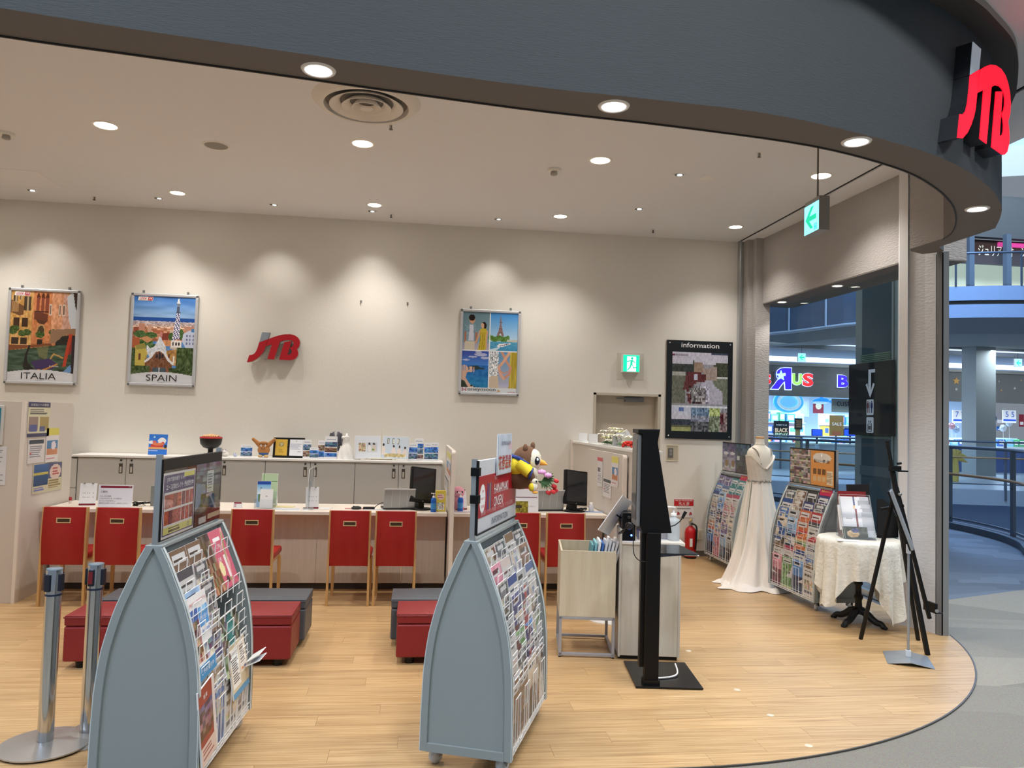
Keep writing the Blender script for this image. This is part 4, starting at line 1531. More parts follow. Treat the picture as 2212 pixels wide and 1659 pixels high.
def rack(x, y, th, label, side):
    t = thing('brochure_rack', label, 'rack', (x, y, 0), th-PI/2, 'rolling brochure racks')
    out = [(hw(z), z) for z in zs]
    full = [(-a, z) for a, z in out][::-1]+out[0:]
    full = [(out[i][0], out[i][1]) for i in range(17)]+[(-out[i][0], out[i][1]) for i in range(16, -1, -1)]
    for y0, s in ((0, -1), (LR, 1)):
        p = obj('end_panel', B().prism([(a*.97, z) for a, z in full], 'y', y0, y0+.018*(-s)), rack_m, t)
        b = B()
        for sg in (1, -1):
            for i in range(16):
                a0, z0, a1, z1 = out[i][0], out[i][1], out[i+1][0], out[i+1][1]
                w0, w1 = .036, .036
                q = [(sg*a0, z0), (sg*a1, z1), (sg*max(0, a1-w1), z1), (sg*max(0, a0-w0), z0)]
                b.prism(q, 'y', y0, y0+.012*s)
                b.prism([(sg*a0, z0), (sg*a1, z1), (sg*(a1-.004), z1), (sg*(a0-.004), z0)], 'y', y0-.020*s, y0+.0125*s, 1)
        b.box(-hw(.1)+.036, min(y0, y0+.014*s), .08, hw(.1)-.036, max(y0, y0+.014*s), .118)
        obj('border_trim', b, [rack_m, mat('rack_edge_light', (196, 206, 208), .4)], p)
    obj('top_rail', B().box(-.036, -.01, 1.060, .036, LR+.01, 1.075), rack_m, t, .003)
    obj('core_panel', B().box(-.012, .02, .09, .012, LR-.02, 1.06), mat('rack_inner', (138, 146, 148), .5), t)
    b = B()
    for s in (-1, 1):
        for zz in (.085, .10):
            b.tube([(s*.215, .02, zz), (s*.215, LR-.02, zz)], .004, 4)
        for k in range(9):
            yy = .02+k*(LR-.04)/8
            b.tube([(s*.215, yy, .09), (0, yy, .09)], .003, 4)
    obj('floor_grid', b, wire_m, t)
    for sx in (-1, 1):
        for yy in (.06, LR-.06):
            c = obj('caster', B().lathe([(.010, -.014), (.034, -.012), (.036, 0), (.034, .012), (.010, .014)], 18, M=T(sx*.165, yy, .036) @ RZ(R(-35)) @ RY(PI/2)), mat('caster_wheel', (206, 210, 214), .4), t)
            obj('fork', B().box(sx*.165-.026, yy-.018, .036, sx*.165-.021, yy+.018, .08).box(sx*.165+.021, yy-.018, .036, sx*.165+.026, yy+.018, .08).box(sx*.165-.022, yy-.02, .072, sx*.165+.022, yy+.02, .08), mat('caster_fork', (120, 122, 124), .4, .5), c)
    for yy in (.012, LR-.012):
        obj('board_post', B().box(-.012, yy-.010, 1.07, .012, yy+.010, 1.46), alu, t)
    return t


# rows: top height, outward distance of the brochure top, lean
TOPS = [.41, .50, .592, .684, .776, .868, .96, 1.05]
OUTS = [.200, .188, .176, .163, .148, .124, .086, .048]
LEAN = [.012, .02, .025, .03, .04, .055, .07, .085]


def wires(t, s, rows=range(8), skip=()):
    for k in rows:
        b = B()
        for c in range(4):
            if (k, c) in skip:
                continue
            yc = .022+.199*(c+.5)
            zt_ = (TOPS[k-1]+.035) if k else .335
            zb_ = (TOPS[k-1]-.05) if k else .095
            o_ = OUTS[k]+.018+LEAN[k]*(TOPS[k]-zt_)/.3
            w_ = .052
            b.tube([(s*o_, yc-w_, zb_), (s*o_, yc-w_, zt_), (s*(o_-.0), yc+w_, zt_), (s*o_, yc+w_, zb_)], .0028, 4)
            b.tube([(s*o_, yc-.095, zb_+.03), (s*o_, yc+.095, zb_+.03)], .0022, 4)
            if k == 0:
                b.tube([(s*o_, yc, zb_), (s*o_, yc, zt_)], .0022, 4)
        if b.v:
            obj('wire_pocket', b, wire_m, t)


THK = .006


def sheet_me(key, pic, w, h, th=THK):
    """one printed leaflet: a thin block of paper with its cover on the front"""
    me = pic_mesh(pic, w, h, key)
    me.materials.append(print_mat('glossy_print', .28))
    me.materials.append(paper)
    import bmesh
    bm = bmesh.new()
    bm.from_mesh(me)
    lay = bm.loops.layers.color.get('Col')
    vs = [bm.verts.new(c) for c in ((-w/2, 0, 0), (w/2, 0, 0), (w/2, th, 0), (-w/2, th, 0), (-w/2, 0, h), (w/2, 0, h), (w/2, th, h), (-w/2, th, h))]
    for f in ((0, 3, 2, 1), (4, 5, 6, 7), (1, 2, 6, 5), (3, 0, 4, 7), (2, 3, 7, 6)):
        fc = bm.faces.new([vs[i] for i in f])
        fc.material_index = 1
    bm.to_mesh(me)
    bm.free()
    return me


def cover(seed, kind, base, acc, w=20, h=28):
    r = np.random.default_rng(seed)
    base = tuple(v*.80+22 for v in base)
    acc = tuple(v*.80+18 for v in acc)
    p = Pic(w, h, base)
    b_, a_ = np.array(base, float), np.array(acc, float)
    if kind == 0:      # full photo with sky, land and a title band
        p.grad(0, 0, 1, .5, np.clip(b_*1.1+20, 0, 255), b_)
        p.rect(0, .5, 1, 1, a_*.6)
        p.noise(0, 0, 1, .5, 4, 4, 26, seed)
        p.noise(0, .45, 1, 1, 9, 8, 42, seed+1, False, True)
        p.rect(.08, .06, .8, .17, (206, 206, 208))
        p.bars(.12, .08, .75, .16, 2, a_*.5, seed)
    elif kind == 1:    # flat colour, white title, small pictures
        p.rect(.1, .07, .9, .20, (206, 206, 208))
        p.bars(.14, .09, .85, .19, 2, b_*.55, seed)
        for q in range(3):
            p.noise(.08+.3*q, .32, .34+.3*q, .52, 3, 3, 60, seed+q, False, True)
        p.noise(0, .58, 1, .86, 8, 5, 50, seed+5, False, True)
        p.rect(0, .92, 1, 1, a_)
    elif kind == 2:    # white with a coloured header and text lines
        p.rect(0, 0, 1, 1, (204, 202, 200))
        p.rect(0, 0, 1, .16, a_)
        p.bars(.1, .22, .9, .46, 5, b_*.5, seed)
        p.rect(.1, .5, .9, .78, b_)
        p.noise(.1, .5, .9, .78, 6, 4, 60, seed, False, True)
        p.bars(.1, .82, .9, .96, 3, (90, 90, 100), seed+2)
    else:              # collage
        p.rect(0, 0, 1, 1, (186, 180, 174))
        for i in range(3):
            for j in range(4):
                c = (b_, a_, (b_+a_)/2, np.array((200, 190, 170)))[int(r.integers(0, 4))]
                p.rect(.04+.32*i, .04+.24*j, .33+.32*i, .26+.24*j, c)
        p.noise(0, 0, 1, 1, 14, 18, 34, seed, False, True)
        p.rect(.2, .06, .8, .15, (200, 200, 200))
    return p


PAL = {'navy': ((44, 48, 110), (180, 60, 60)), 'blue': ((66, 128, 200), (30, 70, 150)), 'light blue': ((140, 180, 222), (60, 120, 180)),
       'teal': ((30, 128, 134), (220, 224, 220)), 'pink': ((214, 130, 150), (190, 60, 96)), 'orange': ((214, 104, 56), (240, 200, 150)),
       'red': ((186, 44, 48), (240, 220, 210)), 'green': ((96, 150, 80), (190, 210, 120)), 'beige': ((206, 188, 164), (140, 110, 84)),
       'brown': ((120, 88, 64), (226, 212, 190)), 'violet': ((96, 80, 140), (200, 190, 220)), 'white': ((232, 230, 226), (80, 110, 170)),
       'grey': ((150, 152, 156), (70, 74, 84)), 'black': ((44, 42, 44), (200, 190, 160))}
BME = {}


def bro_mesh(col, kind):
    if (col, kind) not in BME:
        BME[(col, kind)] = sheet_me('brochure', cover(len(BME)*7+3, kind, *PAL[col]), .188, .297)
    return BME[(col, kind)]


KN = {0: 'photo', 1: 'picture-strip', 2: 'white text', 3: 'collage'}


def put_bro(me, t, s, yc, zb, out_b, out_t, h, label, group, yaw=0, w=None, name='brochure'):
    lean = math.atan2(out_b-out_t, h)
    M = t_matrix(t) @ T(s*out_b, yc, zb) @ RZ(s*PI/2+yaw) @ RX(-lean)
    o = bpy.data.objects.new(name, me)
    COL.objects.link(o)
    o.matrix_world = M
    tag(o, label, 'brochure', group)
    return o


def t_matrix(t):
    return Matrix.Translation(t.location) @ RZ(t.rotation_euler[2])


ORD = ['first', 'second', 'third', 'fourth']
ROWN = ['bottom row', 'second row from bottom', 'third row from bottom', 'fourth row from bottom', 'fourth row from top', 'third row from top', 'second row from top', 'top row']


def fill(t, s, grid, rackname, group, skip=(), start='near end'):
    for k in range(8):
        for c in range(4):
            if (k, c) in skip:
                continue
            col, kind = grid[k][c]
            me = bro_mesh(col, kind)
            j = float(rng.uniform(-1, 1))
            dz = j*.012
            yc = .022+.199*(c+.5)+float(rng.uniform(-.003, .003))
            article = 'dark ' if col in ('navy', 'brown') else ''
            put_bro(me, t, s, yc, TOPS[k]-.297+dz+(.0 if k else -.008-dz), OUTS[k]+LEAN[k], OUTS[k], .297,
                    '%s%s %s brochure, %s from %s, %s, %s' % (article, col, KN[kind], ORD[c], start, ROWN[k], rackname), group, float(rng.uniform(-.02, .02)))


def G(*rows):      # rows given from the top down
    return [[x for x in r] for r in rows][::-1]


def parse(s_):
    m = {'n': 'navy', 'b': 'blue', 'l': 'light blue', 't': 'teal', 'p': 'pink', 'o': 'orange', 'r': 'red', 'g': 'green', 'e': 'beige', 'w': 'brown', 'v': 'violet', 'h': 'white', 'y': 'grey', 'k': 'black'}
    return [(m[x[0]], int(x[1])) for x in s_.split()]


# pose of the four racks
r1 = rack(-1.092, 3.47, 1.515, 'pale grey arched rolling brochure rack at the lower left, with a black-topped sign board', True)
r2 = rack(.278, 3.662, 1.212, 'pale grey arched rolling brochure rack in the middle, with a red and white sign board', True)
r3 = rack(3.786, 8.333, 1.559, 'arched rolling brochure rack standing behind the wedding dress', True)
r4 = rack(3.835, 6.636, 1.597, 'arched rolling brochure rack between the wedding dress and the round table', True)

wires(r2, 1)
wires(r3, -1)
wires(r4, -1)
fill(r2, 1, G(parse('w3 y3 e2 y3'), parse('p0 r2 h3 w0'), parse('y3 b2 y0 h2'), parse('k0 n0 n3 h3'), parse('y0 e0 h3 e3'), parse('h1 g0 b0 g3'), parse('r2 y3 n3 y0'), parse('w1 w1 e0 w3')), 'middle rack', 'brochures in the middle rack')
fill(r4, -1, G(parse('n1 k1 w3 y3')[::1], parse('y3 n1 w3 b2'), parse('r1 o1 y0 b3'), parse('y2 o1 l0 e0'), parse('h3 r0 h2 l2'), parse('g3 g0 h3 h2'), parse('b3 b2 p2 e2'), parse('e2 b0 g1 p0')), 'round table rack', 'brochures in the rack beside the round table')
fill(r3, -1, G(parse('t1 t1 v0 v0'), parse('t1 t1 h2 b1'), parse('p2 p2 l0 b2'), parse('p3 p3 b0 e1'), parse('v3 p1 l0 n1'), parse('e0 v3 n3 h2'), parse('y3 v0 l3 o1'), parse('y0 l0 p1 b0')), 'dress rack', 'brochures in the rack behind the dress')

# ================================================================== RACK 1 (special stock) AND SIGN BOARDS
def sub(pic, x0, y0, x1, y1, seed, c0, c1, nx=4, ny=5, amp=70):
    pic.grad(x0, y0, x1, y1, c0, c1)
    pic.noise(x0, y0, x1, y1, nx, ny, amp, seed, False, True)


wires(r1, 1, skip={(6, 2), (6, 3), (0, 0)})
G1 = 'brochures in the left rack'
RN = 'the left rack'
lst = [  # column, row, colour, kind
    (0, 7, 'brown', 1), (1, 7, 'brown', 1), (0, 6, 'grey', 2), (1, 6, 'grey', 3), (0, 5, 'light blue', 0), (1, 5, 'grey', 3),
    (1, 3, 'beige', 3), (1, 2, 'navy', 0), (0, 3, 'grey', 0), (0, 2, 'navy', 3), (2, 1, 'beige', 2), (3, 1, 'grey', 3),
    (0, 1, 'grey', 3), (1, 1, 'beige', 3), (0, 0, 'grey', 0), (1, 0, 'blue', 3), (2, 0, 'beige', 2), (3, 0, 'grey', 2)]
for c, k, col, kind in lst:
    put_bro(bro_mesh(col, kind), r1, 1, .022+.199*(c+.5), TOPS[k]-.297+(0 if k else -.008), OUTS[k]+LEAN[k], OUTS[k], .297,
            '%s %s brochure, %s from near end, %s, %s' % (col, KN[kind], ORD[c], ROWN[k], RN), G1, float(rng.uniform(-.02, .02)))


def big(pic, w, h, yc, zb, ob, ot, label, yaw=0, t=r1, roll=0):
    me = sheet_me('magazine', pic, w, h, .008)
    lean = math.atan2(ob-ot, h)
    M = t_matrix(t) @ T(ob, yc, zb) @ RZ(PI/2+yaw) @ RX(-lean) @ RY(roll)
    o = bpy.data.objects.new('magazine', me)
    COL.objects.link(o)
    o.matrix_world = M
    return tag(o, label, 'magazine'), me


def on_sheet(o, s, x, z, w, h, m, sh=0, off=0):
    return text(s, w, h, m, o, T(x, -.001, z), 'lettering', .0004, sh, off)


ink_w, ink_k = mat('ink_white', (240, 240, 240), .5), mat('ink_black', (26, 26, 30), .5)
ink_r, ink_n, ink_y = mat('ink_red', (190, 30, 50), .5), mat('ink_navy', (40, 44, 110), .5), mat('ink_yellow', (238, 226, 110), .5)
ink_g = mat('ink_green', (60, 150, 120), .5)
ink_b = mat('ink_blue', (60, 120, 200), .5)
# pink food magazine
p = Pic(60, 46, (206, 96, 120))
sub(p, 0, 0, .42, 1, 3, (70, 62, 48), (150, 110, 70), 7, 8, 60)
p.poly([(.42, 0), (1, 0), (1, 1), (.5, 1)], (204, 92, 118))
p.line([(.95, .05), (.82, .35), (.85, .6), (.72, .95)], .035, (226, 160, 160))
p.line([(.93, .1), (.80, .5), (.70, .9)], .02, (140, 160, 90))
p.ell(.52, .66, .09, .13, (238, 226, 170))
p.rect(.52, .14, .80, .20, (240, 240, 240))
p.rect(.70, .46, .78, .84, (236, 226, 226))
p.ell(.60, .86, .06, .06, (60, 30, 40))
o, me = big(p, .37, .30, .60, .765, .150, .030, 'large pink food magazine spread hanging from the top right of the left rack')
on_sheet(o, 'ちょっとご褒美', .02, .215, .12, .022, ink_w)
on_sheet(o, '五感', .01, .150, .05, .022, ink_w)
# hotel poster
p = Pic(34, 50, (240, 238, 236))
p.rect(0, .16, .45, .52, (70, 110, 180))
sub(p, 0, .30, .45, .80, 5, (120, 90, 80), (170, 130, 100), 4, 5, 70)
p.rect(.48, .18, .98, .42, (86, 160, 222))
p.ell(.73, .22, .18, .05, (150, 200, 235))
sub(p, .5, .62, 1, .82, 9, (90, 100, 130), (200, 180, 160), 4, 3, 70)
p.rect(0, .84, 1, 1, (62, 146, 196))
p.rect(.06, .12, .96, .13, (190, 40, 90))
o, me = big(p, .25, .36, .155, .485, .205, .13, 'white and blue hotel offer poster at the near side of the left rack', .02)
on_sheet(o, 'JTBラウンジのあるホテル', 0, .325, .22, .018, ink_r)
on_sheet(o, '朝食は大阪ベイ', .055, .245, .11, .022, ink_w)
on_sheet(o, 'JTBの沖縄', .055, .185, .11, .022, ink_b)
on_sheet(o, 'ご予約受付中', 0, .03, .18, .022, ink_w)
# teal medallion magazine with two cream sheets in front
p = Pic(40, 40, (100, 110, 90))
sub(p, 0, 0, 1, 1, 11, (80, 90, 90), (170, 160, 120), 8, 8, 80)
p.ell(.5, .30, .20, .28, (40, 120, 122))
p.ell(.5, .30, .12, .18, (60, 140, 140))
for q in ((0, 0, .3, .3), (1, 0, .7, .3), (0, .6, .3, .3)):
    p.line([(q[0], q[1]), (q[2], q[3])], .012, (220, 220, 210))
o, me = big(p, .29, .29, .56, .37, .215, .160, 'dark collage magazine with a teal medallion in the left rack', .0)
on_sheet(o, '新たな発見', 0, .205, .07, .024, mat('ink_pale_teal', (170, 220, 210), .5))
p = Pic(40, 44, (214, 200, 170))
p.rect(.06, .08, .52, .82, (244, 244, 240))
p.rect(.58, .04, .96, .66, (240, 232, 222))
p.bars(.10, .22, .48, .75, 11, (70, 70, 70), 4)
p.bars(.62, .14, .92, .5, 7, (120, 100, 90), 6)
p.rect(.62, .56, .76, .62, (224, 140, 80))
p.rect(.8, .56, .92, .62, (90, 120, 190))
p.ell(.06, .20, .06, .10, (100, 60, 50))
p.rect(0, .88, 1, 1, (60, 150, 200))
o, me = big(p, .27, .25, .60, .255, .238, .195, 'cream double leaflet with columns of print in front of the collage magazine')
on_sheet(o, 'お土産付きプラン', -.055, .208, .10, .014, ink_k)
# dark red magazine at the lower near corner, slipping sideways
p = Pic(30, 44, (150, 30, 36))
p.rect(.82, 0, 1, 1, (222, 216, 214))
sub(p, 0, .22, .82, .66, 15, (60, 60, 110), (120, 60, 50), 5, 6, 60)
p.rect(0, .76, .9, 1, (222, 196, 186))
p.bars(.1, .80, .8, .95, 3, (150, 60, 60), 3)
o, me = big(p, .21, .33, .115, .14, .240, .215, 'dark red magazine slipping out at the bottom near corner of the left rack', 0, r1, R(-5))
on_sheet(o, '阪東', -.02, .285, .05, .02, ink_w)
# blue leaflets bent outwards at the far end
me = sheet_me('leaflet_bent', cover(77, 0, *PAL['blue']), .13, .075, .004)
for k, (dz, c_) in enumerate(((0, 'upper'), (.02, 'lower'))):
    o = bpy.data.objects.new('leaflet', me)
    COL.objects.link(o)
    o.matrix_world = t_matrix(r1) @ T(.235, .73, .375-dz) @ RZ(PI/2) @ RX(R(58+8*k)) @ RY(R(-2))
    tag(o, c_ + ' light blue leaflet bent outwards at the far end of the left rack', 'leaflet', 'bent blue leaflets')


def board(t, s, name, z0, h, w=.82, m=None):
    b = B().box(-w/2, 0, 0, w/2, .018, h)
    o = obj('sign_board', b, m or blackp, t, .003, M=T(s*.009, LR/2, z0) @ RZ(s*PI/2) @ T(0, -.009+.0, 0))
    return o


def child_pic(pic, w, h, parent, x, z, y=-.0015, m=None, name='print'):
    return put_pic(pic, w, h, parent, T(x, y, z), name, m or print_mat('glossy_print', .28))


# left rack board: black head strip, two posters in a clear sleeve
bd = board(r1, 1, 'x', 1.085, .355)
p = Pic(64, 56, (236, 232, 228))
p.rect(.02, .03, .98, .97, (60, 56, 120)).rect(.045, .05, .955, .95, (236, 232, 228))
p.rect(.05, .06, .95, .30, (46, 44, 112))
p.rect(.62, .03, .97, .11, (236, 226, 90))
cs = [(156, 40, 40), (190, 60, 50), (150, 60, 60), (200, 90, 60), (120, 40, 60), (170, 50, 40), (186, 70, 70)]
for j in range(2):
    y0 = .34+.25*j
    for i in range(7):
        x0 = .06+.128*i
        p.rect(x0, y0, x0+.12, y0+.21, cs[(i+j*3) % 7])
        p.noise(x0, y0+.05, x0+.12, y0+.19, 3, 5, 45, i*3+j, False, True)
p.rect(.05, .84, .95, .95, (232, 224, 130))
p.bars(.2, .86, .66, .94, 2, (90, 80, 60), 3, .5)
p.rect(.78, .85, .86, .94, (190, 186, 130))
child_pic(p, .40, .285, bd, -.205, .008, name='left_poster')
text('JTBで国内旅行 なら！', .22, .022, ink_w, bd, T(-.26, -.003, .262))
text('エースJTBセレクト 予約受付中', .34, .030, ink_w, bd, T(-.205, -.003, .228))
p = Pic(64, 60, (70, 74, 76))
sub(p, 0, 0, 1, .3, 21, (90, 96, 110), (120, 126, 130), 8, 5, 50)
p.poly([(0, .3), (.35, .35), (.42, .55), (0, .75)], (130, 150, 176))
sub(p, .2, .5, 1, .86, 22, (60, 76, 60), (90, 60, 54), 12, 9, 44)
p.poly([(.05, .9), (.5, .5), (.55, .52), (.2, .95)], (110, 104, 90))
p.poly([(.45, .45), (.5, .45), (1, .95), (.94, .97)], (150, 150, 140))
p.rect(.0, .82, 1, 1, (84, 40, 40))
p.rect(.42, .14, .68, .50, (206, 212, 210))
p.bars(.46, .18, .64, .46, 6, (110, 120, 130), 8)
p.rect(.40, .52, .64, .57, (190, 170, 170))
p.rect(.16, .88, .44, .99, (214, 206, 202))
p.rect(.5, .86, 1, .95, (206, 190, 160))
child_pic(p, .385, .300, bd, .205, .006, name='right_poster')
obj('sleeve', B().box(-.405, -.004, .004, .405, -.0035, .305), glassy('sleeve_plastic', (.97, .98, .98), .05), bd)
# the little grey strip above is part of the board

# middle rack board: red and white notice with a taller card clipped on
bd = board(r2, 1, 'x', 1.10, .352, m=mat('board_white', (206, 210, 216), .35))
crimson = mat('crimson_print', (168, 30, 44), .3)
obj('red_field', B().box(-.40, -.002, .075, .385, 0, .275), crimson, bd)
obj('rim', B().box(-.41, -.006, -.004, .41, -.0, .004).box(-.414, -.006, 0, -.406, .02, .352), blackp, bd)
b = B()
b.add([(.0, 0, 0)]+[(.052*math.cos(2*PI*k/28), 0, .070*math.sin(2*PI*k/28)) for k in range(28)], [(0, k+1, (k+1) % 28+1) for k in range(28)], 0)
obj('white_oval', b, ink_w, bd, M=T(-.325, -.003, .165) @ Matrix.Diagonal((1, 1, 1, 1)))
text('JTB', .035, .014, ink_r, bd, T(-.325, -.004, .20))
text('JTB+α宿泊プラン', .088, .014, ink_r, bd, T(-.325, -.004, .166))
text('TAKE FREE', .06, .014, ink_r, bd, T(-.325, -.004, .128))
for k, c_ in enumerate(((40, 70, 150), (150, 60, 50), (90, 90, 120), (190, 130, 60), (60, 120, 160), (160, 40, 60))):
    obj('colour_stripe', B().box(-.232+.014*k, -.003, .10, -.222+.014*k, -.002, .232), mat('stripe_%d' % k, c_, .4), bd)
text('THE', .05, .020, mat('ink_pink', (226, 180, 184), .5), bd, T(-.085, -.003, .252))
text('HANAMAKI', .30, .050, ink_w, bd, T(.040, -.003, .195))
text('ONSEN', .19, .050, ink_w, bd, T(-.015, -.003, .130))
text('佳松園・ホテル千秋閣・ホテル花巻・ホテル紅葉館', .66, .024, mat('ink_pink'), bd, T(-.02, -.003, .094))
text('INFORMATION', .34, .034, mat('ink_slate', (70, 80, 100), .5), bd, T(.03, -.003, .036))
for z in (.30, .17):
    b = B().box(-.43, -.012, z-.02, -.395, .030, z+.02)
    b.tube([(-.43, -.004, z+.012), (-.452, -.004, z+.012), (-.452, -.004, z-.012), (-.43, -.004, z-.012)], .0015, 4)
    obj('binder_clip', b, blackm, bd, .002)
p = Pic(36, 44, (196, 208, 222))
p.noise(0, 0, 1, 1, 4, 5, 16, 4)
p.ell(.9, .3, .16, .12, (226, 180, 190), .6)
card = obj('card', B().box(-.155, -.010, 0, .155, -.006, .215), mat('card_white', (214, 220, 228), .4), bd, M=T(.07, 0, .262))
child_pic(p, .30, .205, card, 0, .005, -.0115)
text('花巻温泉', .27, .075, mat('ink_brick', (176, 44, 40), .5), card, T(.0, -.013, .065), off=.012)
text('宮沢賢治童話村', .20, .022, mat('ink_slate'), card, T(.02, -.013, .165))

# rack 4 and rack 3 boards
bd = board(r4, -1, 'x', 1.10, .355)
p = Pic(40, 56, (150, 140, 130))
sub(p, 0, 0, .48, 1, 31, (150, 140, 132), (140, 128, 120), 9, 16, 70)
for j in range(5):
    p.rect(0, .16+.17*j, .48, .175+.17*j, (226, 220, 214))
p.rect(.5, 0, 1, 1, (232, 160, 84))
p.ell(.74, .20, .20, .14, (240, 236, 228))
for i in range(3):
    p.rect(.54+.10*i, .52, .62+.10*i, .68, (120, 84, 50))
    p.rect(.54+.10*i, .74, .62+.10*i, .88, (224, 190, 140))
p.rect(.84, .56, .98, .94, (238, 220, 190))
p.bars(.86, .6, .97, .92, 8, (150, 120, 90), 2)
child_pic(p, .79, .33, bd, 0, .012)
text('阪九フェリー 神戸・九州', .26, .035, ink_k, bd, T(.19, -.003, .245), off=.015)
text('QTA', .20, .05, mat('ink_peach', (244, 236, 226), .5), bd, T(.19, -.003, .292), off=.02)
obj('ledge', B().box(-.40, -.02, -.012, .40, 0, .004), alu, bd)
bd = board(r3, -1, 'x', 1.10, .355)
p = Pic(40, 48, (60, 56, 110))
sub(p, 0, 0, .5, 1, 41, (64, 58, 112), (200, 200, 210), 6, 10, 40)
for k in range(2):
    p.ell(.13+.25*k, .36, .09, .06, (226, 226, 236))
    p.ell(.16+.25*k, .72, .07, .12, (150, 120, 80))
    p.rect(.245*(k+1), 0, .245*(k+1)+.01, 1, (230, 230, 236))
sub(p, .52, 0, 1, 1, 42, (44, 92, 120), (80, 60, 60), 6, 8, 40)
p.rect(.56, .42, .66, .56, (210, 220, 224))
child_pic(p, .79, .33, bd, 0, .012)
obj('ledge', B().box(-.40, -.02, -.012, .40, 0, .004), alu, bd)
# small magenta header cards on the rack tops
for t, rn in ((r4, 'beside the round table'), (r3, 'behind the dress')):
    o = obj('header_card', B().box(-.10, -.002, 0, .10, .002, .075), mat('magenta_card', (190, 30, 80), .4), t, M=T(-.045, .12, 1.03) @ RZ(-PI/2) @ RX(R(-14)))
    text('早割キャンペーン', .15, .02, ink_y, o, T(0, -.003, .04))

# ================================================================== OWL AND BOUQUET
brown_p = mat('brown_plush', (112, 80, 58), .95, bump=(140, .4, (1, 1, 1)))
cream_p = mat('cream_plush', (226, 218, 196), .95, bump=(140, .4, (1, 1, 1)))
yel_p = mat('yellow_cloth', (226, 200, 40), .8)
blue_p = mat('blue_cloth', (36, 60, 130), .8)
q = atY(1133, 1008, 4.36)
t = thing('owl_plush', 'brown plush owl in a yellow coat with blue collar, leaning over the red sign board', 'plush toy', tuple(q), R(-6))
b = B().ball((-.025, 0, -.055), (.088, .075, .075), 20).ball((.010, 0, .045), (.078, .070, .074), 20)
body = obj('body', b, brown_p, t)
obj('ear_tuft', B().ball((.0, -.045, .108), (.014, .014, .024), 10), brown_p, t)
obj('ear_tuft', B().ball((.045, .02, .120), (.014, .014, .022), 10), brown_p, t)
b = B().ball((.052, -.022, .040), (.042, .052, .062), 18).ball((.045, -.020, -.035), (.034, .052, .062), 18)
obj('face_and_belly', b, cream_p, t)
e_ = obj('eye', B().ball((.066, -.066, .038), (.017, .010, .024), 16), mat('eye_navy', (16, 18, 34), .15), t)
obj('eye_highlight', B().ball((.070, -.076, .046), (.006, .003, .009), 10), mat('eye_white', (240, 240, 240), .3), e_)
obj('beak', B().tube([(.080, -.030, .030), (.105, -.036, .026), (.128, -.040, .016)], [.020, .015, .002], 10), mat('beak_orange', (236, 168, 60), .5), t)
b = B().ball((-.042, -.008, .000), (.072, .080, .066), 18)
b.tube([(-.03, -.060, .015), (.005, -.082, -.01), (.030, -.092, -.030)], [.040, .036, .032], 12)
coat = obj('coat', b, yel_p, t)
obj('collar', B().tube([(-.075, -.045, .062), (-.035, -.072, .050), (.012, -.086, .020), (.035, -.084, -.02), (.038, -.078, -.058)], [.009, .011, .011, .011, .008], 8), blue_p, coat)
for p_ in ((-.030, -.086, .020), (-.005, -.092, .012), (.016, -.098, .004), (-.058, -.072, .022)):
    obj('flower_print', B().ball(p_, (.009, .004, .009), 8), mat('coat_red', (206, 60, 50), .7), coat)
obj('cuff', B().lathe([(.034, -.004), (.035, .004)], 16, M=T(.033, -.093, -.032) @ RY(R(110))), blue_p, coat)
obj('wing', B().tube([(.025, -.090, -.028), (.040, -.096, -.055), (.046, -.094, -.072)], [.024, .020, .010], 10), brown_p, t)
q2 = t_matrix(t) @ Vector((.052, -.105, -.095))
s_ = thing('owl_chick_plush', 'tiny cream owl chick plush in a yellow coat held by the big owl', 'plush toy', tuple(q2), 0)
obj('body', B().ball((0, 0, -.010), (.022, .018, .028), 14).ball((.004, 0, .020), (.019, .017, .018), 14), cream_p, s_)
obj('coat', B().ball((-.014, -.003, -.012), (.018, .019, .024), 12), yel_p, s_)
obj('eye', B().ball((.010, -.016, .022), (.005, .004, .006), 8), mat('eye_navy'), s_)
obj('feet', B().ball((.006, -.006, -.040), (.018, .014, .007), 10), mat('beak_orange'), s_)
qf = t_matrix(t) @ Vector((.105, -.085, -.055))
t = thing('bouquet', 'small bouquet of pink roses and red tulips held by the plush owl', 'flowers', tuple(qf), 0)
gm = mat('leaf_green', (54, 92, 44), .6)
pink_m, tul = mat('rose_pink', (226, 160, 206), .6), mat('tulip_red', (206, 44, 50), .5)


def rose(c, r, m, parent):
    b = B()
    b.ball(c, (r*.5, r*.5, r*.6), 10)
    for k in range(7):
        a = 2*PI*k/7
        b.ball((c[0]+r*.55*math.cos(a), c[1]+r*.55*math.sin(a), c[2]-.1*r), (r*.45, r*.45, r*.5), 8)
    return obj('rose', b, m, parent)


def tulip(c, d, r, m, parent):
    D = Vector(d).normalized()
    Mq = T(*c) @ D.to_track_quat('Z', 'Y').to_matrix().to_4x4()
    b = B()
    for k in range(5):
        a = 2*PI*k/5
        b.ball((r*.35*math.cos(a), r*.35*math.sin(a), 0), (r*.55, r*.55, r*1.25), 8, M=Mq)
    return obj('tulip', b, m, parent)


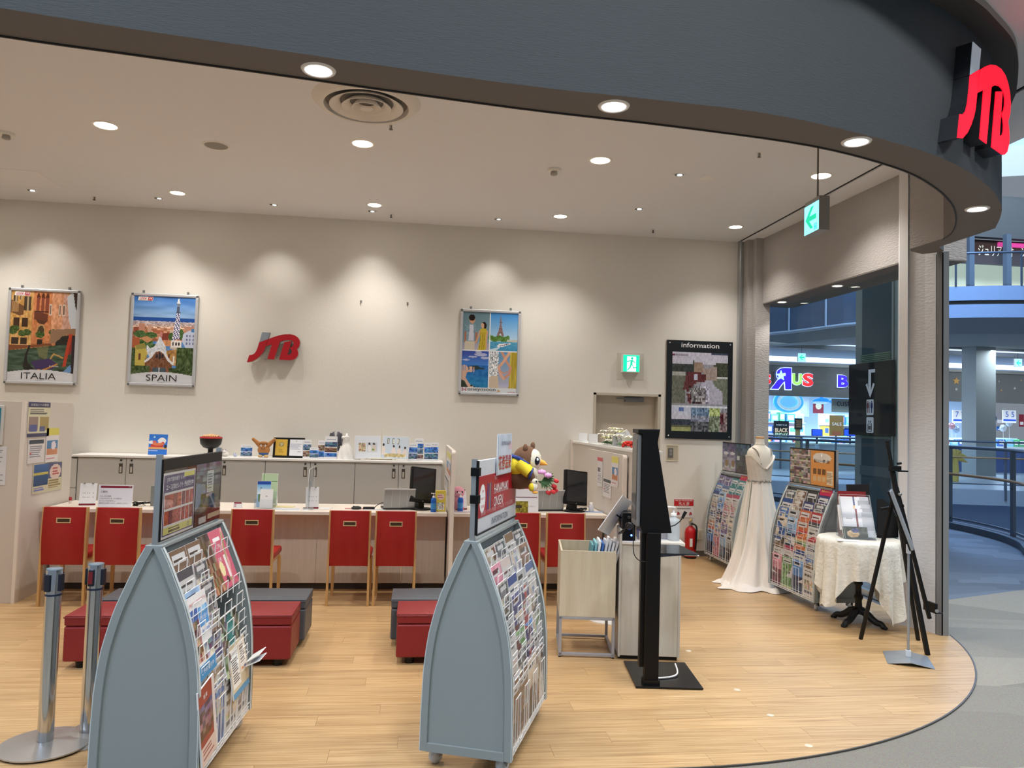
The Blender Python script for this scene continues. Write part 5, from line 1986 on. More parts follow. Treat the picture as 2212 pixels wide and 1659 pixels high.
for c in ((-.012, -.01, .035), (.022, -.016, .018), (.030, .010, .008)):
    rose(c, .024, pink_m, t)
for c in ((.062, 0, -.045), (.052, -.02, -.075), (.072, .012, -.068), (.070, -.01, -.015), (.030, .0, -.082)):
    tulip(c, (1, -.1, -.5), .013, tul, t)
    obj('stem', B().tube([(-.03, 0, -.02), (c[0]*.5, c[1], c[2]*.6), c], .0022, 4), gm, t)
for k in range(9):
    a = R(-100+k*16)
    L = .06
    obj('leaf', B().add([(0, 0, 0), (.45*L*math.cos(a)-.012*math.sin(a), -.01, .45*L*math.sin(a)+.012*math.cos(a)), (L*math.cos(a), -.016, L*math.sin(a)), (.45*L*math.cos(a)+.012*math.sin(a), -.01, .45*L*math.sin(a)-.012*math.cos(a))], [(0, 3, 2, 1)]), gm, t, solid=.001)

# ================================================================== STORAGE CART, PODIUM, KIOSK
RK = R(-8.5)
t = thing('storage_cart', 'open pale oak storage box on a silver tube frame beside the podium', 'cart', (1.043, 5.392, 0), RK)
W_, D_ = .392, .50
tube_m = mat('silver_tube', (172, 176, 186), .35, .5)
b = B()
for z in (.012, .262):
    b.box(0, 0, z, W_, .02, z+.02).box(0, D_-.02, z, W_, D_, z+.02).box(0, 0, z, .02, D_, z+.02).box(W_-.02, 0, z, W_, D_, z+.02)
obj('frame', b, tube_m, t, .002)
for x in (0, W_-.02):
    for yy in (0, D_-.02):
        obj('leg', B().box(x, yy, .008, x+.02, yy+.02, .282), tube_m, t)
        obj('foot', B().lathe([(.011, 0), (.011, .01)], 10, M=T(x+.01, yy+.01, 0)), blackp, t)
obj('front_board', B().box(0, 0, .283, W_, .014, .742), lam_d, t, .001)
obj('back_board', B().box(0, D_-.014, .283, W_, D_, .742), lam_d, t)
obj('side_board', B().box(0, .014, .283, .014, D_-.014, .742), lam_d, t)
obj('side_board', B().box(W_-.014, .014, .283, W_, D_-.014, .742), lam_d, t)
obj('bottom_board', B().box(.014, .014, .283, W_-.014, D_-.014, .30), lam_d, t)
TM = t_matrix(t)
for k in range(9):
    c_ = [(90, 150, 160), (130, 190, 200), (230, 232, 236), (60, 110, 190), (210, 214, 220), (240, 240, 242), (240, 240, 242), (236, 232, 232), (228, 228, 232)][k]
    nme = ['teal', 'pale teal', 'light grey', 'blue', 'grey', 'white with dark outline', 'thick white', 'cream white', 'rearmost white'][k]
    o = obj('booklet', B().box(-.005, -.11, 0, .010, .11, .26+.010*(k % 3)+.004*k), mat('booklet_%d' % k, c_, .5))
    o.matrix_world = TM @ T(.20+.019*k, .16+.012*(k % 2), .52) @ RY(R(6+k*1.2))
    tag(o, nme + ' booklet standing in the open storage cart', 'booklet', 'booklets in the storage cart')

t = thing('podium', 'greige oak reception podium with a raised left side behind the black kiosk', 'podium', (1.452, 5.325, 0), RK)
PWd, PD = .425, .42
obj('front_panel', B().box(.014, 0, .03, PWd-.012, .018, .80), lam_g, t)
obj('side_panel', B().box(0, -.006, .02, .014, PD, .905), mat('podium_side', (196, 190, 180), .5), t, .002)
obj('side_panel', B().box(PWd-.012, -.004, .02, PWd+.006, PD, .80), mat('podium_side'), t, .002)
obj('back_panel', B().box(.014, PD-.018, .03, PWd-.012, PD, .80), lam_g, t)
obj('plinth', B().box(.01, .02, 0, PWd-.01, PD-.02, .03), dark_gap, t)
obj('worktop', B().box(.014, -.010, .80, PWd+.03, PD+.02, .822), mat('podium_top', (226, 222, 214), .35), t, .003)
PM = t_matrix(t)


def at_pod(x, y, z=.822):
    return tuple(PM @ Vector((x, y, z)))


s_ = thing('speaker', 'small black desktop speaker with a glowing blue light on the podium', 'speaker', at_pod(.062, .055), RK)
obj('cabinet', B().box(-.047, -.045, 0, .047, .055, .195), mat('speaker_black', (12, 12, 14), .25), s_, .005)
obj('cone', B().lathe([(.030, -.003), (.026, .004), (.008, .010), (1e-5, .004)], 20, M=T(0, -.046, .105) @ RX(-PI/2) @ RX(PI)), mat('cone_grey', (44, 44, 48), .35), s_)
obj('tweeter', B().lathe([(.013, -.002), (.010, .003), (1e-5, .001)], 14, M=T(0, -.046, .165) @ RX(PI/2)), mat('cone_grey'), s_)
obj('power_light', B().ball((.018, -.047, .040), .0065, 10), glow('blue_led', (40, 90, 255), 22), s_)
c_ = copy_tree(s_)
c_.location = at_pod(.06, .20)
c_['label'] = 'second black speaker behind the one with the blue light'
s_['group'] = c_['group'] = 'black speakers on the podium'
# tilted white sheet clipped to an arm
s_ = thing('tilted_sheet', 'large white sheet board tilted over the podium left edge', 'board', at_pod(-.02, .10, .905), RK)
obj('sheet', B().box(-.125, -.003, -.16, .125, .003, .14, M=T(.0, 0, .09) @ RY(R(34)) @ RZ(R(62))), mat('sheet_grey', (236, 236, 240), .5), s_, .001)
obj('arm', B().tube([(.06, .02, -.085), (.05, .02, .05), (.0, .0, .09)], .006, 6), blackp, s_)
for k, (dx, nme) in enumerate(((.150, 'front'), (.168, 'middle'), (.186, 'rear'))):
    o = obj('folder', B().box(-.006, -.10, 0, .006, .10, .265-.01*k), mat('folder_%d' % k, (196-20*k, 186-20*k, 168-22*k), .5))
    o.matrix_world = PM @ T(dx, .17, .822) @ RY(R(3*k-2))
    tag(o, nme + ' beige folder standing behind the speaker on the podium', 'folder', 'folders on the podium')
s_ = thing('notice_card', 'small pale card with a yellow foot standing on the podium behind the kiosk pole', 'card', at_pod(.215, .07), RK)
obj('card', B().box(-.035, 0, 0, .035, .003, .105, M=RX(R(-10))), mat('card_pale', (220, 218, 206), .6), s_)
obj('yellow_strip', B().box(-.035, -.002, .004, .035, 0, .034, M=RX(R(-10))), mat('strip_yellow', (226, 220, 90), .6), s_)
# sanitiser pump
s_ = thing('pump_bottle', 'clear sanitiser pump bottle with white nozzle at the right end of the podium', 'bottle', at_pod(.395, .12), RK)
obj('bottle', B().lathe([(.042, 0), (.046, .01), (.046, .125), (.040, .150), (.018, .165), (.018, .175)], 22), mat('milky_plastic', (206, 214, 220), .2, alpha=.75), s_)
obj('pump_head', B().lathe([(.022, .172), (.022, .192), (.007, .196), (.007, .228), (.014, .229), (.014, .238), (1e-5, .239)], 16).tube([(0, 0, .234), (-.045, -.01, .236), (-.055, -.012, .228)], .006, 6), white_m, s_)
# short thick sign stand tube behind: clear card stand
s_ = thing('card_stand', 'small printed card lying in a clear stand between kiosk pole and sanitiser', 'stand', at_pod(.315, .10), RK)
obj('stand', B().box(-.04, 0, 0, .04, .05, .004).box(-.04, .02, 0, .04, .023, .06), mat('stand_grey', (200, 204, 208), .3), s_)
obj('print', B().box(-.035, .016, .01, .035, .019, .055), mat('card_print_grey', (150, 150, 156), .5), s_)

# kiosk
t = thing('signage_kiosk', 'tall black floor standing display kiosk seen from its side', 'kiosk', (1.654, 4.970, 0), R(-7))
obj('base_plate', B().box(-.212, -.258, .004, .212, .258, .014), mat('kiosk_base', (8, 9, 12), .25, spec=.4), t, .003)
prof = [(-.215, 1.615), (-.075, 1.618), (-.088, 1.53), (.012, .958), (-.176, .950), (-.186, .985), (-.188, 1.585), (-.215, 1.59)]
obj('body', B().prism(prof, 'y', -.185, .05), blackm, t, .003)
obj('screen_bezel', B().box(-.214, -.170, .99, -.1885, .04, 1.582), mat('bezel_grey', (108, 110, 112), .4), t, .008)
obj('screen', B().box(-.2165, -.15, 1.03, -.214, .03, 1.55), mat('screen_dark', (20, 22, 26), .1), t)
obj('pole', B().box(-.150, -.215, .014, -.062, -.150, .96), blackm, t, .003)
obj('pole_rear', B().box(-.175, -.150, .10, -.110, -.09, .96), blackp, t, .003)
obj('pole_socket', B().box(-.158, -.222, .014, -.054, -.14, .04), blackp, t)
b = B()
b.prism([(-.062, .845), (.150, .845), (.150, .838), (-.062, .838)], 'y', -.13, .12)
b.prism([(-.062, .838), (.02, .838), (-.062, .80)], 'y', -.125, -.12)
sh_ = obj('shelf', B().prism([(-.06, -.20), (.185, -.20), (.135, .16), (-.06, .16)], 'z', .826, .832).prism([(-.062, .826), (.13, .826), (-.062, .806)], 'y', -.198, -.194), mat('kiosk_shelf', (40, 44, 50), .15, .2), t)
obj('shelf_lip', B().box(.10, -.18, .816, .19, -.02, .820), white_m, sh_)
obj('microphone', B().tube([(-.00, -.19, 1.0), (.03, -.19, 1.01), (.062, -.19, 1.035), (.078, -.19, 1.06)], [.004, .0035, .0035, .0035], 6).tube([(.076, -.19, 1.055), (.097, -.19, 1.098)], [.009, .011], 8), blackp, t)
obj('cable', B().tube(smooth_path([(-.225, -.12, 1.0), (-.236, -.19, .93), (-.232, -.20, .83), (-.20, -.205, .785), (-.15, -.21, .775)], 5), .003, 5), blackp, t)
obj('cable', B().tube(smooth_path([(-.25, -.05, 1.0), (-.27, .02, .93), (-.28, .15, .90), (-.20, .20, .95)], 5), .005, 5), blackp, t)
obj('cable', B().tube(smooth_path([(-.07, -.12, .02), (.05, -.08, .022), (.10, -.02, .03), (.11, .10, .05)], 5), .006, 5), white_m, t)
# white chair foot glimpsed under the cart
q = atZ(1318, 1362, 0)
t = thing('white_stool', 'white rounded stool foot glimpsed behind the storage cart', 'stool', (q[0]+.10, q[1]+.35, 0))
obj('base', B().lathe([(.20, 0), (.20, .01), (.05, .035), (.02, .04)], 24), white_m, t)
obj('column', B().lathe([(.022, .03), (.022, .38)], 14), white_m, t)
obj('seat', B().lathe([(.02, .38), (.15, .385), (.16, .41), (1e-5, .43)], 24), white_m, t)

# ================================================================== WALL PICTURES AND LETTERS
LOGO_J = [(565, 500), (862, 376), (800, 600), (748, 770), (690, 862), (600, 962), (480, 1060), (330, 1140), (170, 1165), (240, 935), (330, 920), (420, 870), (480, 780), (522, 660)]
LOGO_G = [(655, 155), (925, 160), (866, 370), (568, 494)]
LOGO_TB = [(880, 375), (1060, 300), (1250, 235), (1450, 195), (1640, 185), (1800, 215), (1900, 275), (1970, 360), (1995, 460), (1975, 560), (1930, 630), (1890, 670), (1930, 740), (1945, 830),
           (1920, 910), (1860, 985), (1770, 1030), (1650, 1050), (1280, 1045), (1440, 460), (1690, 405), (1570, 880), (1660, 855), (1705, 810), (1715, 740), (1690, 680), (1640, 645), (1720, 590),
           (1757, 530), (1762, 460), (1730, 410), (1660, 385), (1560, 378), (1400, 405), (1285, 450), (1110, 1045), (875, 1040), (1010, 540), (800, 615)]


def logo_pts(P, w, h):
    return [((x-165)/1830*w, (1168-y)/1013*h) for x, y in P]


def logo(parent, w, h, depth, mr, mg, side, M, sub_=''):
    for nme, P, m in (('letter_j', LOGO_J, mr), ('letter_j_top', LOGO_G, mg), ('letters_tb', LOGO_TB, mr)):
        pts = logo_pts(P, w, h)
        b = B().prism(pts, 'y', 0, depth, 1).prism([(p[0], p[1]) for p in pts], 'y', -.004, 0, 0)
        obj(nme, b, [m, side], parent, M=M)


t = thing('wall_logo', 'small red raised three-letter logo with a grey tip on the cream back wall', 'sign', (-2.005, YW, 2.245))
logo(t, .602, .362, .055, mat('logo_red', (176, 18, 32), .4), mat('logo_grey', (140, 150, 162), .4), mat('logo_side', (150, 140, 128), .5), T(0, -.085, 0))
obj('spacers', B().tube([(.2, -.03, .05), (.2, 0, .05)], .01, 6).tube([(.42, -.03, .2), (.42, 0, .2)], .01, 6).tube([(.33, -.03, .1), (.33, 0, .1)], .01, 6), alu, t)
t = thing('fascia_logo', 'large glowing red three-letter logo with a grey tip on the curved dark fascia', 'sign', (2.818, 3.728, 3.225), R(32.5))
logo(t, .80, .60, .10, glow('sign_red', (255, 4, 36), .9), mat('sign_grey', (150, 160, 170), .35, emit=(150, 160, 170), estr=.25), mat('sign_side', (60, 62, 66), .3, .6), T(0, 0, 0))


def lookjtb(parent, x, z, w=.16):
    h = w*.26
    k = obj('brand_tag', B().prism([(-w/2, -h/2), (w*.47, -h/2), (w/2, h/2), (-w*.45, h/2)], 'y', -.002, -.001), ink_w, parent, M=T(x, 0, z))
    obj('tag_red', B().prism([(w*.13, -h*.42), (w*.45, -h*.42), (w*.48, h*.42), (w*.17, h*.42)], 'y', -.003, -.002), ink_r, parent, M=T(x, 0, z))
    text('LOOK', w*.48, h*.6, ink_r, parent, T(x-w*.15, -.0035, z), shear=.25, off=.02)
    text('JTB', w*.24, h*.55, ink_w, parent, T(x+w*.31, -.0045, z), shear=.25, off=.02)


frame_m = mat('silver_frame', (206, 208, 212), .32, .35)


def poster(x0, x1, z0, z1, label, pic, cat='poster'):
    t = thing('framed_poster', label, cat, ((x0+x1)/2, YW, z0), 0, 'silver framed travel posters')
    w, h = x1-x0, z1-z0
    obj('backing', B().box(-w/2+.004, -.022, .004, w/2-.004, -.002, h-.004), mat('poster_back', (150, 150, 152), .6), t)
    for nme, q in (('bottom', (-w/2, 0, w/2, .034)), ('top', (-w/2, h-.034, w/2, h)), ('left', (-w/2, .034, -w/2+.034, h-.034)), ('right', (w/2-.034, .034, w/2, h-.034))):
        obj('frame_rail', B().box(q[0], -.036, q[1], q[2], -.002, q[3]), frame_m, t, .008)
    for sx in (-1, 1):
        for zz in (0, h-.03):
            obj('corner_cap', B().box(sx*w/2-(.03 if sx > 0 else -.002), -.038, zz+.002, sx*w/2+(-.002 if sx > 0 else .03), -.004, zz+.028), mat('corner_grey', (110, 112, 114), .4, .5), t, .006)
        obj('hook', B().box(sx*w*.33-.012, -.012, h, sx*w*.33+.012, -.002, h+.035), mat('hook_grey', (140, 140, 138), .4, .5), t)
    iw, ih = w-.06, h-.06
    put_pic(pic, iw, ih, t, T(0, -.024, .03), 'print', print_mat('poster_print', .22))
    return t, iw, ih


# Venice canal
p = Pic(112, 160, (196, 140, 84))
p.grad(0, 0, 1, .6, (214, 162, 108), (176, 110, 64))
p.noise(0, 0, 1, .62, 20, 26, 26, 1)
p.poly([(0, 0), (.33, 0), (.33, .60), (0, .62)], (206, 158, 92))
p.noise(0, 0, .33, .62, 16, 22, 30, 2)
p.poly([(.34, 0), (.62, 0), (.6, .55), (.34, .58)], (204, 128, 80))
p.noise(.34, 0, .62, .56, 10, 20, 24, 3)
p.poly([(.62, 0), (.85, .02), (.80, .42), (.62, .5)], (220, 158, 120))
p.poly([(.80, 0), (.93, .10), (.90, .42), (.78, .42)], (206, 160, 142))
p.noise(.62, 0, .92, .45, 14, 18, 28, 4)
p.poly([(.90, 0), (1, 0), (1, .4), (.93, .42), (.88, .3), (.84, .05)], (206, 212, 220))
p.poly([(.93, 0), (1, 0), (1, .22), (.97, .16)], (60, 44, 36))
for x0, y0, x1, y1 in ((.20, .06, .30, .22), (.04, .05, .10, .14), (.13, .03, .17, .10)):
    p.rect(x0, y0, x1, y1, (74, 60, 46))
    p.rect((x0+x1)/2-.01, y0, (x0+x1)/2+.02, y1, (176, 156, 120))
for x in (.41, .48, .545):
    p.ell(x, .07, .025, .05, (92, 50, 36))
    p.rect(x-.023, .07, x+.023, .24, (140, 74, 56))
for x in (.58, .72, .78):
    p.rect(x, .14, x+.04, .26, (226, 212, 196))
    p.rect(x+.01, .15, x+.03, .25, (130, 100, 84))
p.poly([(0, .10), (.20, .17), (.20, .26), (.14, .28), (0, .24)], (112, 78, 52))
for k in range(12):
    p.rect(.005+k*.017, .12, .010+k*.017, .24, (190, 150, 100))
p.poly([(.36, .22), (.56, .25), (.56, .33), (.36, .31)], (110, 62, 46))
p.rect(.36, .22, .56, .232, (70, 44, 36))
p.poly([(.38, .31), (.56, .33), (.50, .37), (.42, .35)], (90, 56, 40))
for x in (.05, .18):
    p.rect(x, .30, x+.09, .40, (66, 44, 30))
    p.rect(x-.01, .52, x+.09, .60, (60, 44, 34))
    p.rect(x-.015, .595, x+.095, .605, (220, 176, 116))
p.ell(.47, .44, .07, .08, (196, 150, 96))
p.ell(.47, .45, .05, .07, (74, 60, 42))
p.rect(.42, .53, .50, .60, (44, 34, 28))
for cx, cy in ((.05, .45), (.20, .47), (.26, .46), (.46, .48), (.66, .45), (.70, .49), (.08, .42)):
    p.ell(cx, cy, .07, .035, (70, 92, 42))
    p.noise(max(0, cx-.07), cy-.035, cx+.07, cy+.035, 9, 7, 36, int(cx*100))
p.poly([(0, .60), (.33, .60), (.62, .57), (.66, .60), (.34, .625), (0, .665)], (128, 74, 44))
p.poly([(.62, .42), (1, .40), (1, .46), (.86, .47), (.7, .56), (.62, .58)], (150, 118, 92))
p.poly([(.70, .56), (.80, .49), (.92, .47), (1, .48), (1, .62), (.7, .6)], (44, 40, 34))
p.put((p.Y > .665-.10*p.X) & (p.X > .0), (64, 84, 66))
k = (p.Y > .665-.10*p.X)
nz_ = Pic(112, 160, (0, 0, 0)).noise(0, 0, 1, 1, 12, 60, 26, 9).a
p.a[k] += nz_[k]
p.poly([(.42, .62), (.60, .59), (.58, .76), (.46, .72)], (140, 130, 84), .55)
p.poly([(.30, .60), (.33, .60), (.28, .72), (.30, .80), (.40, .86), (.60, .88), (.95, .86), (1, 1), (.4, 1), (.28, .92), (.23, .84), (.25, .72)], (32, 26, 24))
p.poly([(.34, .78), (.62, .74), (.74, .80), (.68, .86), (.42, .86)], (66, 48, 96))
p.line([(.64, .74), (.68, .69), (.76, .71), (.82, .73)], .012, (190, 150, 84))
p.line([(.45, .895), (.60, .85), (.74, .80)], .012, (196, 134, 62))
p.ell(.47, .89, .05, .028, (206, 130, 56))
p.poly([(.90, .46), (.95, .46), (.87, .82), (.82, .83), (.85, .68)], (186, 66, 40))
p.line([(.96, .50), (.92, .68)], .018, (140, 50, 44))
p.rect(.95, .48, 1, 1, (52, 40, 44))
p.poly([(.84, .88), (.94, .80), (.96, .86), (.90, 1), (.80, 1)], (110, 150, 196))
p.put(p.Y > .868+.14*(p.X-.5)**2, (212, 214, 220))
p.noise(0, .90, 1, 1, 6, 2, 7, 5)
p.put((p.Y <= .905+.16*(p.X-.5)**2) & (p.Y > .895+.16*(p.X-.5)**2) & False, (0, 0, 0))
t, iw, ih = poster(-4.689, -3.91, 1.910, 3.012, 'silver framed Venice canal poster titled ITALIA, leftmost on the wall', p)
text('ITALIA', iw*.52, ih*.068, ink_k, t, T(-.02, -.026, .03+ih*.064), off=-.004)
text('イタリア', iw*.09, ih*.010, ink_k, t, T(-.02, -.026, .03+ih*.014))
lookjtb(t, -.235, ih-.015) if False else None
k_ = obj('tag_holder', B().box(-.001, -.0245, 0, .001, -.024, .002), ink_w, t, M=T(-iw/2+.13, 0, ih-.02))
for o_ in ():
    pass


def tag_on(t, x, z, w=.17):
    h = w*.27
    obj('brand_tag', B().prism([(x-w/2, z-h/2), (x+w*.47, z-h/2), (x+w/2, z+h/2), (x-w*.45, z+h/2)], 'y', -.0262, -.0252), ink_w, t)
    obj('tag_block', B().prism([(x+w*.13, z-h*.42), (x+w*.45, z-h*.42), (x+w*.48, z+h*.42), (x+w*.17, z+h*.42)], 'y', -.0272, -.0263), ink_r, t)
    text('LOOK', w*.48, h*.6, ink_r, t, T(x-w*.15, -.0270, z), shear=.25, off=.02)
    text('JTB', w*.24, h*.55, ink_w, t, T(x+w*.31, -.0280, z), shear=.25, off=.02)


tag_on(t, -iw/2+.12, .03+ih-.035)
text('夢で見た景色', .10, .016, ink_w, t, T(.14, -.0255, .03+ih*.175))

# Barcelona rooftops
p = Pic(112, 160, (90, 140, 200))
p.grad(0, 0, 1, .30, (70, 126, 206), (166, 196, 226))
p.noise(0, .02, 1, .28, 5, 9, 20, 2)
p.rect(0, .245, 1, .285, (40, 84, 160))
p.grad(0, .285, 1, .36, (180, 176, 190), (206, 170, 150))
p.noise(0, .28, 1, .38, 36, 9, 44, 3, False)
p.grad(0, .36, 1, .52, (196, 142, 110), (170, 110, 76))
p.noise(0, .35, 1, .52, 18, 10, 52, 4, False)
for x0, y0, x1, y1, c_ in ((.10, .32, .20, .42, (196, 140, 118)), (.24, .33, .30, .44, (206, 160, 140)), (.02, .36, .10, .42, (150, 80, 60)), (.47, .42, .58, .50, (130, 64, 48)), (.34, .39, .5, .43, (176, 104, 74)), (.60, .38, .70, .42, (214, 190, 170)), (.84, .34, 1, .42, (190, 140, 120))):
    p.rect(x0, y0, x1, y1, c_)
for cx, cy, rx, ry in ((.12, .44, .10, .04), (.30, .45, .10, .035), (.22, .53, .12, .045), (.64, .46, .06, .05), (.78, .43, .05, .06), (.36, .58, .14, .03)):
    p.ell(cx, cy, rx, ry, (74, 104, 56))
    p.noise(max(0, cx-rx), cy-ry, min(1, cx+rx), cy+ry, 12, 8, 34, int(cx*50))
p.poly([(.0, .48), (.12, .48), (.13, .56), (.05, .62), (0, .62)], (176, 96, 60))
p.poly([(.13, .49), (.24, .46), (.34, .50), (.25, .54)], (206, 150, 104))
p.poly([(.46, .51), (.62, .50), (.64, .57), (.48, .57)], (206, 146, 100))
p.poly([(.82, .42), (.92, .38), (1, .40), (1, .58), (.86, .58), (.80, .50)], (196, 204, 226))
p.rect(.95, .36, 1, .40, (70, 130, 190))
for i in range(3):
    for j in range(3):
        p.rect(.87+.05*i, .43+.045*j, .89+.05*i, .455+.045*j, (100, 110, 150))
p.poly([(.715, .02), (.728, .02), (.75, .075), (.695, .075)], (226, 230, 236))
p.poly([(.69, .075), (.755, .075), (.74, .11), (.705, .11)], (120, 130, 146))
p.rect(.70, .11, .745, .18, (84, 92, 110))
p.rect(.685, .175, .755, .19, (60, 70, 90))
k = p.pm([(.695, .19), (.75, .19), (.765, .48), (.64, .50)])
chk = ((np.floor(p.X*46+p.Y*22)+np.floor(p.Y*58)) % 2 == 0)
p.put(k, (236, 236, 240))
p.put(k & chk, (70, 70, 130))
p.poly([(.63, .50), (.79, .50), (.80, .58), (.62, .58)], (236, 230, 226))
for x in (.66, .71, .755):
    p.ell(x, .54, .013, .022, (50, 44, 50))
p.poly([(.62, .58), (.79, .58), (.76, .62), (.62, .60)], (206, 190, 170))
p.poly([(.56, .62), (.76, .60), (.78, .78), (.58, .80)], (184, 140, 84))
p.noise(.56, .60, .78, .80, 8, 10, 40, 7)
p.rect(.59, .66, .62, .70, (90, 50, 40))
p.rect(.67, .68, .70, .76, (236, 230, 220))
p.poly([(.05, .58), (.20, .54), (.26, .66), (.22, .80), (.05, .80)], (196, 176, 84))
p.poly([(.06, .57), (.20, .55), (.26, .60), (.08, .62)], (150, 144, 76))
p.rect(.12, .66, .155, .74, (110, 70, 40))
p.poly([(.24, .56), (.30, .60), (.36, .58), (.42, .50), (.45, .41), (.48, .50), (.55, .58), (.57, .68), (.50, .66), (.44, .60), (.36, .62), (.30, .70), (.25, .66)], (216, 220, 228))
p.noise(.24, .50, .57, .66, 16, 10, 26, 12)
p.ell(.46, .44, .022, .035, (196, 130, 120))
p.poly([(.22, .72), (.30, .70), (.38, .62), (.46, .605), (.54, .64), (.60, .72), (.66, .76), (.66, .80), (.62, .98), (.22, .98)], (126, 84, 56))
p.noise(.22, .60, .66, .98, 22, 22, 24, 13)
p.line([(.23, .75), (.30, .71), (.38, .63), (.46, .615), (.53, .65), (.60, .73), (.67, .77)], .018, (228, 228, 232))
for x, ry in ((.41, .025), (.455, .042), (.50, .025)):
    p.ell(x, .685, .020, ry, (50, 44, 50))
p.ell(.46, .92, .13, .11, (130, 96, 62))
p.rect(.35, .82, .56, .98, (70, 84, 92))
p.rect(.45, .82, .465, .98, (206, 206, 210))
p.noise(.35, .82, .56, .98, 6, 5, 20, 14)
for x0, y0, x1, y1, s_ in ((.72, .58, 1, 1, 15), (.0, .80, .30, 1, 16), (.0, .60, .06, .8, 18), (.62, .82, 1, 1, 17)):
    p.rect(x0, y0, x1, y1, (70, 86, 44))
    p.noise(x0, y0, x1, y1, 16, 16, 42, s_)
p.put(p.Y > .868+.14*(p.X-.5)**2, (212, 214, 220))
p.noise(0, .92, 1, 1, 6, 2, 7, 5)
t, iw, ih = poster(-3.352, -2.597, 1.932, 3.018, 'silver framed Barcelona rooftop poster titled SPAIN, second on the wall', p)
text('SPAIN', iw*.49, ih*.072, ink_k, t, T(0, -.026, .03+ih*.066), off=-.006)
text('スペイン', iw*.08, ih*.010, ink_k, t, T(0, -.026, .03+ih*.014))
tag_on(t, -iw/2+.13, .03+ih-.035)

# honeymoon poster with four photos
p = Pic(112, 160, (224, 228, 232))
p.grad(0, 0, .485, .475, (104, 134, 146), (140, 168, 180))
p.grad(0, .38, .485, .475, (150, 160, 180), (186, 176, 190))
p.ell(.17, .10, .05, .05, (206, 160, 130))
p.ell(.165, .075, .055, .04, (40, 30, 26))
p.poly([(.04, .22), (.10, .15), (.24, .15), (.27, .24), (.25, .36), (.21, .37), (.10, .37), (.06, .27)], (126, 156, 170))
p.noise(.04, .15, .27, .37, 14, 14, 20, 2)
p.poly([(.13, .16), (.19, .16), (.21, .36), (.11, .36)], (206, 208, 222))
p.line([(.055, .26), (.05, .38)], .018, (170, 116, 90))
p.line([(.25, .26), (.25, .38)], .016, (170, 116, 90))
p.poly([(.05, .37), (.22, .37), (.22, .475), (.04, .475)], (206, 196, 176))
p.ell(.36, .165, .032, .035, (214, 170, 140))
p.poly([(.345, .13), (.40, .12), (.43, .16), (.42, .21), (.38, .21), (.38, .15)], (40, 28, 26))
p.poly([(.31, .22), (.36, .20), (.42, .21), (.45, .25), (.43, .46), (.40, .475), (.28, .475), (.32, .34)], (196, 174, 54))
p.line([(.44, .24), (.43, .44)], .014, (206, 160, 130))
p.line([(.31, .24), (.27, .34), (.24, .39)], .014, (206, 160, 130))
for x in (.33, .37, .40):
    p.line([(x, .26), (x-.02, .46)], .006, (156, 134, 40))
p.grad(.50, 0, 1, .38, (62, 140, 214), (196, 222, 240))
p.poly([(.677, .03), (.685, .03), (.70, .16), (.725, .24), (.75, .295), (.61, .295), (.64, .24), (.665, .16)], (140, 112, 110))
p.poly([(.655, .295), (.68, .25), (.705, .295)], (196, 214, 232))
for y_ in (.12, .20, .245):
    p.rect(.655, y_, .71, y_+.006, (90, 70, 74))
for x in np.arange(.50, .84, .035):
    p.ell(x, .325-.01*math.sin(x*40), .035, .035, (92, 132, 60))
p.noise(.5, .29, .84, .36, 22, 8, 30, 8)
p.rect(.80, .33, 1, .36, (190, 190, 180))
p.grad(.50, .36, 1, .475, (86, 160, 196), (70, 146, 190))
p.noise(.5, .37, 1, .475, 16, 12, 12, 6)
p.poly([(.62, .42), (.66, .39), (.86, .375), (.88, .385), (.72, .425), (.66, .43)], (236, 236, 240))
p.line([(.68, .415), (.84, .385)], .006, (60, 70, 90))
p.poly([(.5, .46), (.66, .43), (.68, .44), (.6, .475), (.5, .475)], (206, 226, 236))
p.grad(0, .49, .485, .66, (60, 76, 160), (70, 130, 210))
for cx, cy, rx, ry in ((.34, .53, .12, .02), (.20, .56, .08, .012), (.42, .57, .08, .016), (.08, .60, .07, .010), (.30, .50, .06, .012)):
    p.ell(cx, cy, rx, ry, (206, 206, 226), .8)
p.grad(0, .66, .485, .95, (40, 100, 176), (40, 130, 180))
p.noise(0, .67, .485, .95, 10, 12, 16, 9)
p.poly([(.10, .685), (.20, .67), (.28, .665), (.34, .69), (.44, .70), (.40, .71), (.22, .72), (.10, .72)], (48, 62, 62))
for x, hh in ((.005, .06), (.035, .07), (.07, .06), (.10, .04), (.14, .05), (.17, .05), (.21, .04)):
    p.rect(x, .73-hh, x+.026, .73+.02, (214, 180, 160))
p.poly([(0, .73), (.22, .725), (.10, .76), (.08, .82), (.16, .90), (.28, .95), (0, .95)], (206, 170, 150))
p.poly([(0, .84), (.06, .86), (.14, .95), (0, .95)], (48, 56, 40))
for x, y_ in ((.19, .915), (.24, .935), (.30, .94), (.05, .90)):
    p.ell(x, y_, .02, .012, (40, 52, 36))
p.rect(.115, .79, .12, .815, (236, 236, 236))
p.grad(.50, .49, 1, .95, (96, 150, 190), (190, 180, 196))
p.grad(.66, .88, .86, .95, (170, 176, 210), (206, 200, 206))
p.poly([(.5, .49), (.66, .49), (.655, .78), (.5, .80)], (214, 220, 226))
p.noise(.5, .49, .66, .80, 12, 20, 90, 11, False)
p.poly([(.5, .80), (.655, .78), (.68, .95), (.5, .95)], (206, 188, 166))
p.poly([(.86, .49), (1, .49), (1, .95), (.85, .95), (.87, .7)], (186, 166, 60))
p.noise(.86, .49, 1, .95, 6, 3, 26, 12)
p.line([(.72, .49), (.80, .60), (.88, .68), (.86, .76), (.76, .82)], .022, (206, 150, 124))
